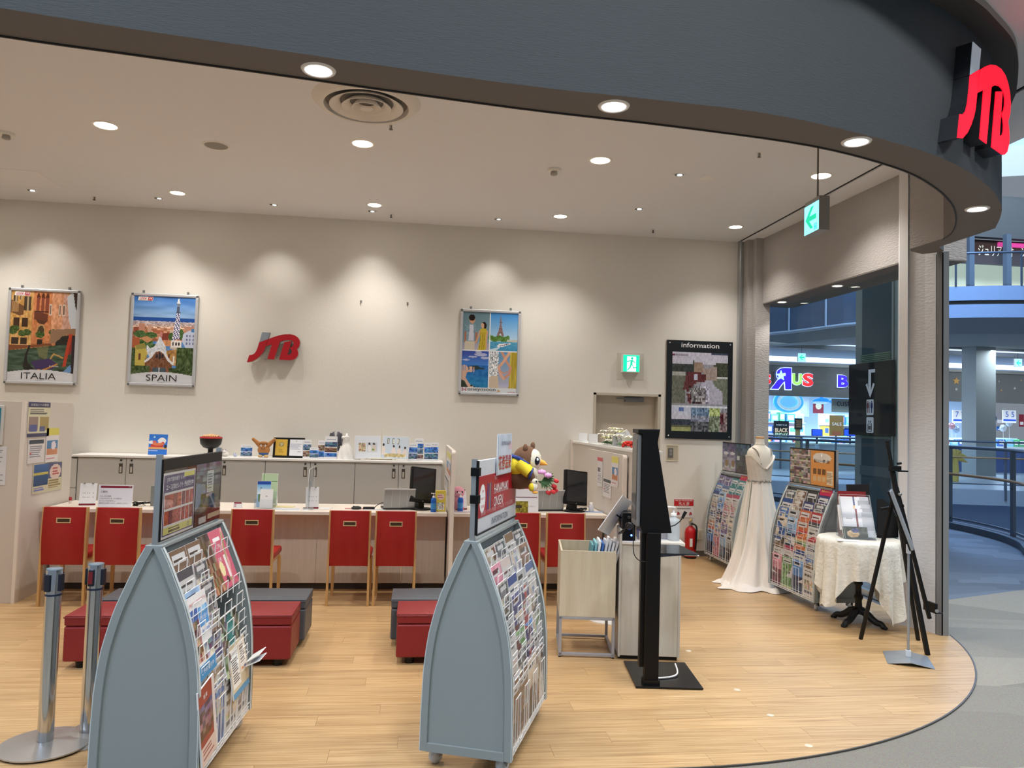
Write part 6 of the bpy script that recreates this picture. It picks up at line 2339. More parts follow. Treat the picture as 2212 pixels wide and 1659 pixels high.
p.line([(.86, .49), (.76, .60), (.67, .68), (.70, .76), (.76, .82)], .024, (222, 170, 142))
p.line([(.70, .72), (.755, .755), (.83, .73)], .010, (206, 150, 124))
p.rect(.485, 0, .50, .95, (236, 238, 240)).rect(0, .475, 1, .49, (236, 238, 240)).rect(0, .95, 1, 1, (222, 226, 230))
p.rect(0, .935, 1, 1, (220, 224, 228))
t, iw, ih = poster(.494, 1.243, 1.948, 3.004, 'silver framed poster with four couple and beach photos titled Honeymoon', p)
text('H', iw*.07, ih*.050, mat('ink_rose', (170, 70, 90), .5), t, T(-iw*.44, -.026, .03+ih*.037))
text('oneymoon', iw*.50, ih*.042, ink_k, t, T(-iw*.13, -.026, .03+ih*.030))
text('ふたりだから、いつもの旅がもっと特別に。', iw*.40, ih*.011, ink_k, t, T(0, -.026, .03+ih*.007))
text('LOOK JTB', iw*.13, ih*.016, ink_r, t, T(iw*.40, -.026, .03+ih*.014), shear=.25, off=.02)
obj('emblem', B().box(iw*.155, -.0255, .03+ih*.018, iw*.175, -.025, .03+ih*.04).box(iw*.18, -.0255, .03+ih*.018, iw*.20, -.025, .03+ih*.034), mat('ink_gold', (190, 150, 80), .5), t)

# information board with its coarse mosaic picture
t = thing('information_board', 'black board titled information with a coarse mosaic picture', 'board', (3.562, YW-.002, 1.478))
bw, bh = .872, 1.250
obj('panel', B().box(-bw/2, -.022, 0, bw/2, 0, bh), mat('board_black', (16, 20, 24), .35), t, .003)
for sx in (-1, 1):
    for zz in (.035, bh-.035):
        obj('screw', B().lathe([(1e-5, .006), (.010, .004), (.011, 0)], 12, M=T(sx*(bw/2-.035), -.022, zz) @ RX(PI/2)), chrome, t)
p = Pic(46, 40, (150, 150, 160))
p.rect(0, 0, 1, .155, (190, 188, 204))
p.rect(.7, 0, 1, .025, (60, 66, 90))
p.rect(0, .03, .05, .055, (110, 60, 80))
p.rect(.05, .03, .28, .055, (150, 144, 160))
p.poly([(0, .155), (.36, .155), (.36, .11), (.40, .11), (.40, .30), (.0, .30)], (56, 60, 56))
p.rect(0, .26, .25, .31, (170, 170, 164)).rect(0, .31, .25, .66, (108, 110, 98)).rect(.75, .31, 1, .66, (112, 118, 102))
p.poly([(.75, .14), (1, .12), (1, .30), (.75, .30)], (66, 68, 52))
p.rect(.75, .29, 1, .32, (200, 200, 204))
p.poly([(.38, .14), (.55, .12), (.56, .26), (.40, .27)], (150, 128, 112))
p.poly([(.55, .20), (.80, .18), (.80, .34), (.58, .34)], (160, 144, 136))
p.poly([(.26, .26), (.42, .24), (.62, .28), (.60, .36), (.44, .38), (.28, .50), (.20, .46)], (96, 44, 44))
p.rect(.40, .27, .45, .36, (190, 194, 214))
p.poly([(.52, .38), (.68, .34), (.80, .44), (.92, .50), (.92, .66), (.66, .66), (.5, .5)], (178, 176, 196))
p.rect(.3, .44, .6, .66, (134, 130, 134))
p.poly([(.26, .52), (.34, .54), (.36, .66), (.30, .66)], (90, 40, 44)).rect(.36, .62, .52, .66, (50, 24, 30))
p.noise(.3, .42, .68, .66, 20, 10, 70, 3, False)
p.rect(0, .665, 1, .70, (214, 220, 232))
p.grad(0, .70, .34, .84, (196, 206, 226), (206, 206, 222))
p.rect(.12, .71, .22, .76, (90, 116, 176))
p.rect(0, .84, .34, .93, (54, 62, 74)).rect(0, .93, .34, .96, (104, 104, 78)).rect(0, .96, .34, 1, (160, 166, 110))
p.rect(.34, .71, .68, .80, (104, 130, 160)).rect(.34, .80, .68, .87, (130, 136, 156)).rect(.34, .87, .68, 1, (90, 92, 98))
p.rect(.68, .71, .86, .80, (170, 186, 120)).rect(.68, .80, .86, 1, (120, 130, 110)).rect(.86, .74, 1, 1, (130, 110, 112)).rect(.88, .78, .94, .9, (86, 34, 40))
p.noise(0, 0, 1, 1, 46, 40, 13, 4, False)
p.noise(.34, .7, 1, 1, 30, 12, 44, 6, False)
put_pic(p, .735, 1.005, t, T(.002, -.0235, .095), 'mosaic_print', print_mat('poster_print'))
text('information', .50, .062, ink_w, t, T(0, -.0235, bh-.058), off=.006)

# lit exit sign over the door
gl_g, gl_w = glow('exit_sign_green', (10, 190, 140), 1.0), glow('exit_sign_white', (190, 250, 240), 1.2)
t = thing('exit_sign', 'small square lit green exit sign with running figure over the beige door', 'sign', (2.647, YW, 2.29))
obj('housing', B().box(-.112, -.075, 0, .112, 0, .226), white_m, t, .003)
obj('mount_plate', B().box(-.165, -.004, -.085, .185, 0, .245), mat('mount_plate', (206, 202, 190), .5), t)
f_ = obj('lit_face', B().box(-.102, -.079, .010, .102, -.075, .216), gl_g, t)
obj('doorway', B().prism([(-.055, .012), (.06, .012), (.06, .20), (-.055, .20)], 'y', -.081, -.079), gl_w, f_)
gk = glow('exit_figure_green', (8, 170, 130), .8)
b = B()
fig = [[(.008+.016*math.cos(a), .176+.016*math.sin(a)) for a in [2*PI*i/10 for i in range(10)]],
       [(-.012, .155), (.018, .158), (.012, .100), (-.014, .098)],
       [(-.012, .155), (-.008, .143), (-.050, .128), (-.060, .140), (-.045, .142)],
       [(.014, .158), (.045, .128), (.055, .140), (.048, .115), (.014, .140)],
       [(.012, .105), (.000, .098), (.030, .065), (.075, .072), (.075, .060), (.022, .050)],
       [(-.014, .105), (.004, .098), (-.010, .060), (-.045, .020), (-.056, .026), (-.024, .068)]]
for f in fig:
    b.prism(f, 'y', -.083, -.081)
obj('running_figure', b, gk, f_)

# small wall fittings
t = thing('switch_box', 'recessed beige wall switch plate under the information board', 'switch', (3.224, YW, 1.19))
obj('frame', B().box(-.082, -.006, 0, .082, 0, .012).box(-.082, -.006, .196, .082, 0, .208).box(-.082, -.006, .012, -.072, 0, .196).box(.072, -.006, .012, .082, 0, .196), mat('plate_ivory', (222, 214, 190), .5), t)
obj('recess', B().box(-.072, -.003, .012, .072, -.001, .196), mat('recess_ivory', (186, 178, 156), .6), t)
obj('switch_plate', B().box(-.055, -.010, .045, .010, -.003, .165), mat('switch_grey', (120, 118, 116), .4, .4), t, .002)
obj('rocker', B().box(-.040, -.014, .075, -.006, -.010, .105).box(-.040, -.014, .115, -.006, -.010, .145), mat('rocker_grey', (150, 148, 146), .4), t)
t = thing('wall_outlet', 'ivory double wall socket low beside the extinguisher', 'socket', (3.600, YW, .21))
obj('plate', B().box(-.036, -.008, 0, .036, 0, .125), mat('plate_ivory'), t, .003)
obj('socket_face', B().box(-.014, -.011, .025, .014, -.008, .100), mat('socket_cream', (204, 198, 178), .5), t)
t = thing('extinguisher_sign', 'red and white fire extinguisher instruction sign on the wall', 'sign', (3.386, YW, .485))
obj('plate', B().box(-.132, -.006, 0, .132, 0, .232), mat('sign_white', (232, 228, 230), .4), t)
obj('red_header', B().box(-.127, -.008, .145, .127, -.006, .228), mat('sign_red_paint', (196, 30, 34), .4), t)
text('FIRE EXTINGUISHER', .23, .018, ink_w, t, T(0, -.009, .214))
text('消 火 器', .14, .034, ink_w, t, T(0, -.009, .178))
text('소화기 灭火器', .12, .012, ink_w, t, T(0, -.009, .154))
for k in range(3):
    b = B().prism([(-.09+.08*k, .03), (-.05+.08*k, .035), (-.055+.08*k, .06), (-.075+.08*k, .075), (-.085+.08*k, .055)], 'y', -.008, -.006)
    obj('pictogram', b, mat('picto_red', (176, 70, 76), .5), t)
obj('caption_bar', B().box(-.09, -.008, .108, .09, -.006, .116), mat('caption_grey', (120, 110, 114), .5), t)
t = thing('fire_extinguisher', 'red fire extinguisher standing by the wall beneath its sign', 'extinguisher', (3.435, 9.30, 0))
rm = mat('extinguisher_red', (184, 20, 26), .28)
obj('cylinder', B().lathe([(.060, .01), (.072, .02), (.073, .32), (.060, .365), (.028, .392), (.022, .40)], 24), rm, t)
obj('base_ring', B().lathe([(.070, 0), (.074, .004), (.074, .022)], 24), blackp, t)
obj('valve', B().lathe([(.020, .395), (.020, .43), (.012, .44)], 12).box(-.012, -.05, .435, .012, .045, .446).tube([(0, -.045, .47), (0, .02, .45)], .007, 6), mat('valve_metal', (150, 146, 140), .3, .8), t)
obj('hose', B().tube(smooth_path([(0, -.02, .43), (.05, -.06, .40), (.045, -.085, .28), (.035, -.08, .12)], 5), .011, 8), blackp, t)
obj('label_patch', B().box(-.035, -.076, .15, .0, -.070, .25), ink_w, t)
obj('safety_tag', B().lathe([(.010, .452), (.012, .475), (.005, .49)], 8), mat('tag_yellow', (220, 190, 90), .5), t)
for i, (px, py) in enumerate(((780, 654), (880, 658))):
    q = atY(px, py, YW)
    t = tag(obj('wall_hook', B().tube([(0, 0, .02), (0, -.012, .015), (0, -.014, -.005), (0, -.004, -.012)], .004, 5).box(-.010, -.004, .0, .010, 0, .03), mat('hook_grey'), M=T(q[0], YW, q[2])), 'small empty picture hook on the cream wall, ' + ('left' if i == 0 else 'right') + ' of two', 'hook', 'empty wall hooks')

# hanging arrow sign
t = thing('exit_sign', 'lit pale sign with a green left arrow hanging on a thin rod', 'sign', (3.03, 5.62, 3.12), R(47))
q = atZ(1764, 330, ZC)
pz = atY(1738, 511, 5.72)
t.location = (float(pz[0]), 5.72, float(pz[2]))
t.rotation_euler = (0, 0, R(-92))
obj('housing', B().box(0, 0, -.0, .235, .085, .265), mat('sign_housing', (146, 142, 136), .45), t, .003)
obj('lit_face', B().box(.004, -.005, .004, .231, 0, .228), glow('arrow_face', (120, 225, 245), 1.15), t)
arrow2 = [(.030, .115), (.120, .205), (.160, .205), (.088, .135), (.200, .135), (.200, .097), (.088, .097), (.150, .035), (.110, .035)]
obj('arrow', B().prism(arrow2, 'y', -.008, -.005), glow('arrow_green', (10, 185, 140), .8), t)
b = B()
for q4 in ((.170, .010, .174, .060), (.205, .010, .209, .060), (.170, .056, .209, .060), (.185, .015, .190, .05), (.178, .034, .200, .038)):
    b.prism([(q4[0], q4[1]), (q4[2], q4[1]), (q4[2], q4[3]), (q4[0], q4[3])], 'y', -.008, -.005)
obj('door_symbol', b, glow('arrow_teal', (20, 160, 170), .7), t)
obj('rod', B().tube([(.12, .045, .26), (.12, .045, ZC-float(pz[2]))], .007, 6), mat('rod_grey', (120, 112, 106), .4, .4), t)
obj('bracket', B().box(.07, .035, .262, .17, .055, .275), mat('rod_grey'), t)

# ================================================================== THINGS ON THE COUNTER AND THE CABINETS
CTT = CZ+.026


def px_box(px0, py0, px1, py1, Y):
    a, d = atY(px0, py0, Y), atY(px1, py1, Y)
    return float(a[0]+d[0])/2, float(abs(d[0]-a[0])), float(a[2]-d[2])


def leaf_stand(name, label, cat, px0, py0, px1, py1, Y, z0, pic, th=.006, tilt=8, rz=0, group=None, back=True, base=None):
    cx, w, h = px_box(px0, py0, px1, py1, Y)
    t = thing(name, label, cat, (cx, Y, z0), R(rz), group)
    Mt = T(0, 0, .002) @ RX(R(-tilt))
    obj('sheet', B().box(-w/2, .0005, 0, w/2, th, h, M=Mt), paper, t)
    if pic is not None:
        put_pic(pic, w*.98, h*.98, t, Mt @ T(0, 0, h*.01), 'print')
    if back:
        a = R(tilt)
        obj('rear_support', B().prism([(th, .0), (th+h*.9*math.sin(a)+.003, h*.9), (h*.42, .0)], 'x', -w*.42, w*.42), base or paper, t)
    return t, w, h


def calendar(px0, py0, px1, py1, Y, rz, label):
    p = Pic(20, 26, (232, 232, 236))
    p.rect(0, .15, 1, .17, (90, 96, 120)).rect(0, .53, 1, .55, (90, 96, 120)).rect(0, .93, 1, 1, (120, 24, 40))
    for j in range(4):
        for i in range(7):
            p.rect(.08+.12*i, .23+.07*j, .12+.12*i, .25+.07*j, (150, 154, 170))
            p.rect(.08+.12*i, .62+.07*j, .12+.12*i, .64+.07*j, (150, 154, 170))
    t, w, h = leaf_stand('desk_calendar', label, 'calendar', px0, py0, px1, py1, Y, CT, p, .004, 14, rz, 'desk calendars')
    b = B()
    for sx in (-.25, .25):
        for k in range(3):
            b.tube([(sx*w+k*.006-.006, .028+0.0, h*.96), (sx*w+k*.006-.006, .045, h*.985), (sx*w+k*.006-.006, .062, h*.96)], .0018, 4)
    obj('rings', b, blackm, t)
    return t


calendar(173, 1042, 205, 1091, 7.55, 12, 'tent desk calendar at the left end of the counter by the partition')
calendar(662, 1050, 688, 1098, 7.52, 10, 'tent desk calendar beside the clear acrylic divider')
c_ = calendar(996, 1050, 1010, 1094, 7.60, 20, 'tent desk calendar half behind the pink plush toy')

# guidance sign
p = Pic(44, 30, (220, 222, 232))
p.rect(.04, .04, .98, .13, (128, 24, 48)).rect(.04, .42, .98, .45, (110, 40, 60))
t, w, h = leaf_stand('counter_sign', 'white counter sign with dark red header and Japanese closing notice', 'sign', 213, 1045, 284, 1094, 7.45, CT, p, .004, 6, 2)
Ms = T(0, -.001, .002) @ RX(R(-6))
text('ご案内', w*.2, h*.09, mat('ink_wine', (80, 50, 60), .5), t, Ms @ T(-w*.34, -.001, h*.69))
for k, s_ in enumerate(('ただいまの時間、', 'こちらのカウンターでの受付は', 'おこなっておりません。', '番号札をお取りになり、お待ちください。')):
    text(s_, w*(.34, .64, .46, .84)[k], h*.062, mat('ink_wine'), t, Ms @ T(-w*.45+w*(.34, .64, .46, .84)[k]/2, -.001, h*(.49-.105*k)))
text('JTB', w*.08, h*.05, ink_w, t, Ms @ T(w*.40, -.001, h*.915), shear=.3)
# second guidance sign, to the right
p2 = Pic(40, 34, (228, 228, 234))
p2.rect(0, 0, 1, .10, (150, 30, 44)).rect(.04, .42, .98, .44, (110, 40, 60))
t, w, h = leaf_stand('counter_sign', 'white counter sign with red header behind the plush owl', 'sign', 1092, 1050, 1163, 1106, 7.5, CT, p2, .004, 6, 2)
text('お待ちください。', w*.5, h*.06, mat('ink_wine'), t, T(w*.15, -.001, .002) @ RX(R(-6)) @ T(0, -.001, h*.22))
p2 = Pic(20, 18, (136, 124, 30))
p2.noise(0, 0, 1, 1, 8, 8, 40, 3, False)
p2.rect(.1, .35, .6, .6, (60, 50, 40))
t, w, h = leaf_stand('open_booklet', 'olive yellow booklet standing open before the right counter sign', 'booklet', 1108, 1068, 1141, 1094, 7.42, CT, p2, .006, 10, -4)
text('175', w*.3, h*.2, ink_k, t, T(w*-.05, -.003, h*.2))

# business card stands and small signs
p2 = Pic(12, 8, (226, 226, 230))
p2.rect(.05, .05, .95, .22, (140, 40, 56)).rect(.1, .35, .3, .45, (170, 90, 100)).rect(.1, .6, .3, .7, (170, 90, 100)).rect(.4, .35, .9, .42, (150, 150, 156))
leaf_stand('card_sign', 'small white card sign with a red header before the leaflet stands', 'card', 504, 1081, 523, 1094, 7.5, CT, p2, .002, 10, 0)
# leaflet stands on the counter
p2 = Pic(20, 40, (190, 214, 176))
p2.rect(0, .22, 1, .24, (110, 150, 100)).rect(.1, 0, .14, 1, (120, 160, 110))
leaf_stand('leaflet_stand', 'pale green tall leaflet in the rear of the stand behind the third chair', 'leaflet', 565, 1021, 597, 1093, 7.66, CT, p2, .01, 6, 0, 'leaflets in the counter stand')
p2 = Pic(20, 40, (150, 190, 226))
p2.rect(0, 0, 1, .12, (40, 80, 170)).grad(0, .12, 1, .5, (120, 180, 230), (226, 236, 244))
p2.rect(.1, .5, .7, .8, (90, 120, 70)).rect(.3, .42, .5, .7, (150, 60, 50))
t, w, h = leaf_stand('leaflet_stand', 'blue sky leaflet with figure 7 in the stand behind the third chair', 'leaflet', 556, 1035, 583, 1092, 7.60, CT, p2, .01, 8, 4, 'leaflets in the counter stand')
text('7', w*.16, h*.08, ink_k, t, T(-w*.2, -.002, h*.72))
p2 = Pic(14, 26, (238, 238, 240))
p2.rect(.3, .42, .7, .44, (130, 140, 170)).ell(.5, .37, .07, .03, (120, 130, 170))
leaf_stand('leaflet_stand', 'white leaflet in the front of the stand behind the third chair', 'leaflet', 562, 1052, 588, 1094, 7.50, CT, p2, .006, 8, 0, 'leaflets in the counter stand')
cx, w, h = px_box(553, 1060, 592, 1094, 7.54)
t = thing('acrylic_holder', 'clear acrylic pocket holding three leaflets behind the third chair', 'holder', (cx, 7.485, CT))
obj('pocket', B().box(-w/2, 0, 0, w/2, .003, h*.6).box(-w/2, 0, 0, -w/2+.003, .16, h*.6).box(w/2-.003, 0, 0, w/2, .16, h*.6).box(-w/2, .16, 0, w/2, .163, h), clear, t)
# acrylic divider with a printed sheet
t = thing('acrylic_divider', 'clear rounded acrylic screen with a printed sheet on the counter middle', 'screen', (-.985, 7.42, CT), 0)
pts = [(0, 0), (.42, 0), (.42, .38)]+[(.10-.10*math.sin(PI/2*k/6), .28+.10*math.cos(PI/2*k/6)) for k in range(7)]
obj('panel', B().prism(pts, 'x', -.0025, .0025), clear, t)
obj('rim', B().tube([(0, 0, 0), (0, 0, .28)]+[(0, .10-.10*math.sin(PI/2*(6-k)/6), .28+.10*math.cos(PI/2*(6-k)/6)) for k in range(7)]+[(0, .42, .38), (0, .42, 0)], .003, 4), mat('acrylic_edge', (226, 232, 232), .2), t)
p2 = Pic(24, 24, (150, 156, 170))
p2.noise(0, 0, 1, 1, 6, 6, 60, 5, False, True)
put_pic(p2, .24, .19, t, T(-.004, .14, .07) @ RZ(-PI/2), 'print')
b = B().box(-.045, .02, 0, .05, .05, .022)
obj('foot', b, chrome, t, .004)
# papers lying on the counter
for k, (px, py, w_, d_, c_, l_) in enumerate(((612, 1095, .20, .10, (216, 206, 150), 'yellowish'), (618, 1100, .24, .08, (196, 206, 222), 'pale blue'), (640, 1103, .22, .06, (236, 236, 240), 'white folded'), (694, 1098, .19, .12, (232, 234, 240), 'bluish white'), (770, 1099, .22, .05, (190, 120, 120), 'rose printed'), (810, 1101, .20, .05, (190, 200, 214), 'grey blue'), (1003, 1106, .20, .06, (190, 176, 196), 'mauve printed'), (1280, 1106, .20, .08, (140, 170, 210), 'blue printed'))):
    q = atZ(px, py, CT)
    yy = max(CF+d_/2+.01, min(CF+.60, float(q[1])))
    o = obj('paper_sheet', B().box(-w_/2, -d_/2, 0, w_/2, d_/2, .003), mat('sheet_%d' % k, c_, .5, noise=(60, .25, (1, 3, 1))), None, M=T(float(atY(px, py, yy)[0]), yy, CT+.0005) @ RZ(R((-8, 5, 12, -14, 3, -6, 6, -10)[k])))
    tag(o, l_ + ' sheet lying on the counter, ' + ('beside the leaflet stands', 'under the yellow sheet', 'before the acrylic screen', 'right of the acrylic screen', 'before the mouse', 'before the silver laptop', 'before the pink plush', 'right of the right monitor')[k], 'paper')


def laptop(px, Y, w, h, rz, label):
    q = atY(px, 1095, Y)
    t = thing('laptop', label, 'laptop', (float(q[0]), Y, CT), R(rz), 'open silver laptops')
    sv = mat('laptop_silver', (156, 160, 162), .4, .4)
    obj('keyboard_base', B().box(-w/2, .0, 0, w/2, .20, .018), mat('laptop_dark', (40, 40, 44), .5), t, .003)
    M_ = T(0, .0, .018) @ RX(R(14))
    obj('lid', B().box(-w/2, -.006, 0, w/2, .004, h, M=M_), sv, t, .004)
    lw = mat('laptop_ridge', (196, 200, 202), .35, .4)
    for k in range(3):
        obj('lid_ridge', B().box(-w*.26+k*w*.25, -.008, .01, -w*.25+k*w*.25, -.006, h*.96, M=M_), lw, t)
    obj('lid_edge', B().box(-w/2, -.007, h-.006, w/2, .005, h+.002, M=M_), lw, t)
    return t


laptop(862, 7.56, .30, .19, 10, 'silver laptop seen from behind beside the left monitor')
laptop(1186, 7.60, .30, .20, 8, 'silver laptop seen from behind below the tulips')


def monitor(px, Y, rz, label, h=.36, w=.25, tilt=-12, roll=4):
    q = atY(px, 1098, Y)
    t = thing('monitor', label, 'monitor', (float(q[0]), Y, CT), R(rz), 'black counter monitors')
    obj('base', B().lathe([(.11, 0), (.115, .006), (.09, .014), (1e-5, .018)], 28), blackp, t)
    obj('neck', B().prism([(-.01, .01), (.10, .01), (.085, .06), (.03, .14), (.0, .14)], 'x', -.03, .03), blackp, t)
    M_ = T(0, -.015, .065) @ RX(R(tilt)) @ RY(R(roll))
    obj('casing', B().box(-w/2, -.022, 0, w/2, .022, h, M=M_), blackp, t, .008)
    obj('screen', B().box(-w/2+.016, -.0235, .03, w/2-.016, -.022, h-.016, M=M_), mat('lcd_dark', (40, 42, 44), .12), t)
    obj('maker_mark', B().lathe([(1e-5, 0), (.006, 0)], 12, M=M_ @ T(0, -.0235, .014) @ RX(PI/2)), mat('mark_grey', (150, 152, 156), .3), t)
    return t


monitor(909, 7.62, 28, 'black upright monitor turned beside the silver laptop in the long counter', .345, .27, -10, 7)
monitor(1240, 7.62, 24, 'black upright monitor on the right counter near the notices', .345, .27, -10, 7)
q = atY(335, 1090, 7.6)
t = thing('monitor', 'grey edge of a monitor half hidden behind the left rack sign board', 'monitor', (float(q[0])+.12, 7.6, CT), 0)
obj('casing', B().box(-.16, -.015, .0, .16, .015, .19), mat('monitor_grey', (120, 124, 122), .45), t, .004)
obj('foot', B().box(-.06, -.05, 0, .06, .05, .01), blackp, t)
# mouse and cables
q = atY(770, 1092, 7.55)
t = thing('computer_mouse', 'black computer mouse on the long counter left of the laptop', 'mouse', (float(q[0]), 7.55, CT), R(-60))
obj('shell', B().ball((0, 0, .014), (.032, .052, .018), 16), mat('mouse_black', (22, 22, 24), .3), t)
obj('wheel', B().ball((0, -.028, .030), (.004, .009, .005), 8), blackm, t)
q = atY(797, 1092, 7.56)
t = thing('power_adapter', 'black power adapter block on the counter right of the mouse', 'adapter', (float(q[0]), 7.56, CT), R(4))
obj('block', B().box(-.055, -.02, 0, .055, .02, .024), blackp, t, .004)
obj('cord', B().tube(smooth_path([(.05, 0, .012), (.09, .02, .045), (.14, .03, .06), (.18, .02, .02), (.26, .0, .006), (.33, -.03, .006), (.42, -.04, .02)], 5), .0035, 5), blackp, t)
for px, l_ in ((305, 'before the left cabinet, left of the rack sign board'), (1252, 'by the right monitor foot')):
    q = atY(px, 1090, 7.58)
    t = thing('cable_tangle', 'tangled black cables on the counter ' + l_, 'cable', (float(q[0]), 7.58, CT), 0, None)
    for k in range(4):
        P = [(.07*math.cos(2.1*j+k)+.02*k-.03, .04*math.sin(1.7*j+k*2), .008+.030*abs(math.sin(j*1.3+k))) for j in range(6)]
        obj('cable', B().tube(smooth_path(P, 5), .003, 5), blackp, t)
    obj('plug', B().box(-.07, -.015, 0, -.03, .015, .02), blackp, t, .003)
# bottles
for px, py0, Y, l_ in ((936, 1062, 7.42, 'blue gel pump bottle beside the yellow box at the end of the long counter'), (994, 1062, 7.50, 'blue gel pump bottle right of the tall counter divider, before the pink plush')):
    q = atY(px, 1105, Y)
    t = thing('pump_bottle', l_, 'bottle', (float(q[0]), Y, CT), 0, 'blue pump bottles')
    obj('bottle', B().lathe([(.025, 0), (.027, .006), (.027, .115), (.022, .130), (.010, .136)], 18), mat('blue_gel', (24, 96, 190), .2), t)
    obj('label', B().lathe([(.0275, .03), (.0275, .085)], 18), mat('blue_gel_label', (60, 140, 205), .35), t)
    obj('pump_head', B().lathe([(.012, .134), (.012, .150), (.004, .153), (.004, .172), (.010, .173), (.010, .179), (1e-5, .18)], 12).tube([(0, 0, .176), (-.026, -.006, .178)], .004, 6), white_m, t)
p2 = Pic(16, 30, (226, 206, 80))
p2.ell(.5, .28, .36, .16, (236, 214, 206)).rect(.1, .56, .9, .92, (206, 206, 190)).bars(.2, .2, .8, .36, 3, (190, 60, 90), 3).noise(.1, .56, .9, .92, 6, 6, 60, 3, False, True)
cx, w, h = px_box(941, 1059, 961, 1104, 7.46)
t = thing('yellow_box', 'yellow carton with printed round label at the right end of the long counter', 'box', (cx+.005, 7.46, CT), R(4))
obj('carton', B().box(-w/2, .001, 0, w/2, .06, h), mat('carton_yellow', (226, 206, 80), .5), t, .002)
put_pic(p2, w*.98, h*.98, t, T(0, 0, .002), 'print')
q = atY(1277, 1104, 7.6)
t = thing('pill_bottle', 'small white plastic bottle right of the right monitor', 'bottle', (float(q[0]), 7.6, CT))
obj('bottle', B().lathe([(.024, 0), (.026, .004), (.026, .062), (.018, .070)], 18), mat('bottle_white', (214, 214, 218), .35), t)
obj('cap', B().lathe([(.018, .070), (.018, .092), (1e-5, .094)], 18), white_m, t)
q = atY(152, 1082, 7.7)
t = thing('red_stamp', 'small red capped stamp at the left end of the counter', 'stamp', (float(q[0]), 7.7, CT))
obj('body', B().lathe([(.012, 0), (.012, .03)], 12), mat('stamp_white', (220, 206, 206), .4), t)
obj('cap', B().lathe([(.013, .03), (.013, .06), (1e-5, .064)], 12), mat('stamp_red', (160, 30, 44), .4), t)
# pink plush
pk_m = mat('pink_plush', (226, 160, 176), .9)
q = atY(985, 1078, 7.62)
t = thing('pink_plush', 'pink plush toy half behind the tall counter divider', 'plush toy', (float(q[0])+.02, 7.62, CT))
obj('body', B().ball((0, 0, .075), (.060, .055, .078), 18), pk_m, t)
obj('head', B().ball((0, -.01, .175), (.062, .055, .058), 18), pk_m, t)
for s in (-1, 1):
    obj('eye', B().ball((.012+s*.024, -.060, .180), (.008, .005, .010), 10), mat('eye_navy'), t)
obj('foot', B().ball((.035, -.05, .02), (.025, .03, .02), 10), mat('plush_rose', (200, 90, 110), .9), t)

# ---- on the cabinet top
YC = 9.16
p2 = Pic(30, 38, (50, 124, 220))
p2.ell(.70, .32, .22, .16, (240, 240, 244)).ell(.12, .40, .14, .08, (240, 240, 244)).ell(.45, .56, .34, .13, (206, 70, 60)).rect(0, .42, .0, .5, (0, 0, 0))
p2.ell(.3, .38, .1, .07, (220, 110, 110)).ell(.75, .44, .09, .07, (214, 90, 80)).ell(.5, .48, .3, .07, (226, 130, 90)).rect(0, .64, 1, .74, (226, 170, 110)).ell(.9, .6, .08, .09, (60, 60, 60)).rect(0, .74, 1, 1, (50, 120, 216)).rect(.05, .79, .5, .82, (220, 230, 240)).ell(.28, .14, .05, .05, (170, 220, 240))
leaf_stand('picture_card', 'bright blue picture card standing on the cabinets left of the sign board', 'card', 321, 939, 360, 985, YC, CTT, p2, .01, 6, 0)
# black bowl ornament
q = atY(454, 990, YC)
t = thing('bowl_ornament', 'big black toy bowl with red rim and noodles on a black foot', 'ornament', (float(q[0]), YC, CTT))
obj('foot', B().lathe([(.05, 0), (.045, .01), (.028, .05), (.03, .09)], 20), blackp, t)
obj('bowl', B().lathe([(.03, .085), (.08, .10), (.112, .14), (.120, .19), (.121, .205)], 28), mat('bowl_black', (20, 18, 18), .5), t)
obj('rim', B().lathe([(.121, .203), (.124, .212), (.118, .222), (.09, .223), (1e-5, .220)], 28), mat('bowl_red', (178, 40, 46), .5), t)
b = B()
for k in range(7):
    x = -.07+.023*k
    b.tube(smooth_path([(x, -.09+abs(x)*.3, .222), (x*1.02, -.03, .243-abs(x)*.18), (x*.98, .03, .243-abs(x)*.18), (x, .08, .222)], 4), .012, 6)
obj('noodles', b, mat('noodle_beige', (224, 184, 134), .6), t)
# cat figurines
for px, s, c_, l_ in ((486, 1.0, (226, 222, 218), 'small white cat figurine on the cabinets right of the toy bowl'), (508, .55, (190, 200, 226), 'tiny blue and white figurine on the cabinets beside the cat figurine')):
    q = atY(px, 990, YC)
    t = thing('figurine', l_, 'figurine', (float(q[0]), YC, CTT), 0, None)
    cmn = mat('figurine_%d' % px, c_, .35)
    obj('body', B().ball((0, 0, .028*s), (.045*s, .03*s, .028*s), 14), cmn, t)
    obj('head', B().ball((-.010*s, -.015*s, .055*s), (.026*s, .022*s, .022*s), 14), cmn, t)
    for sx in (-1, 1):
        obj('ear', B().tube([(-.010*s+sx*.014*s, -.012*s, .068*s), (-.010*s+sx*.017*s, -.012*s, .084*s)], [.008*s, .001], 6), mat('figurine_blue', (60, 80, 150), .4), t)


def photo_card(label, px0, py0, px1, py1, seed, Y=YC, blue=True, name='photo_card', rows=2, z0=CTT, grp='photo leaflets on the cabinets'):
    p2 = Pic(16, 28, (232, 232, 236))
    for j in range(rows):
        y0, y1 = .26+.72*j/rows, .26+.72*(j+1)/rows-.04
        c0 = [(70, 130, 206), (90, 120, 150), (150, 120, 100)][(seed+j) % 3] if blue else (170, 160, 150)
        p2.grad(0, y0, 1, y1, c0, tuple(v*.7 for v in c0))
        p2.noise(0, y0, 1, y1, 5, 4, 55, seed+j, False, True)
    p2.rect(.15, .1, .85, .14, (150, 160, 180))
    return leaf_stand(name, label, 'leaflet', px0, py0, px1, py1, Y, z0, p2, .008, 5, 0, grp)


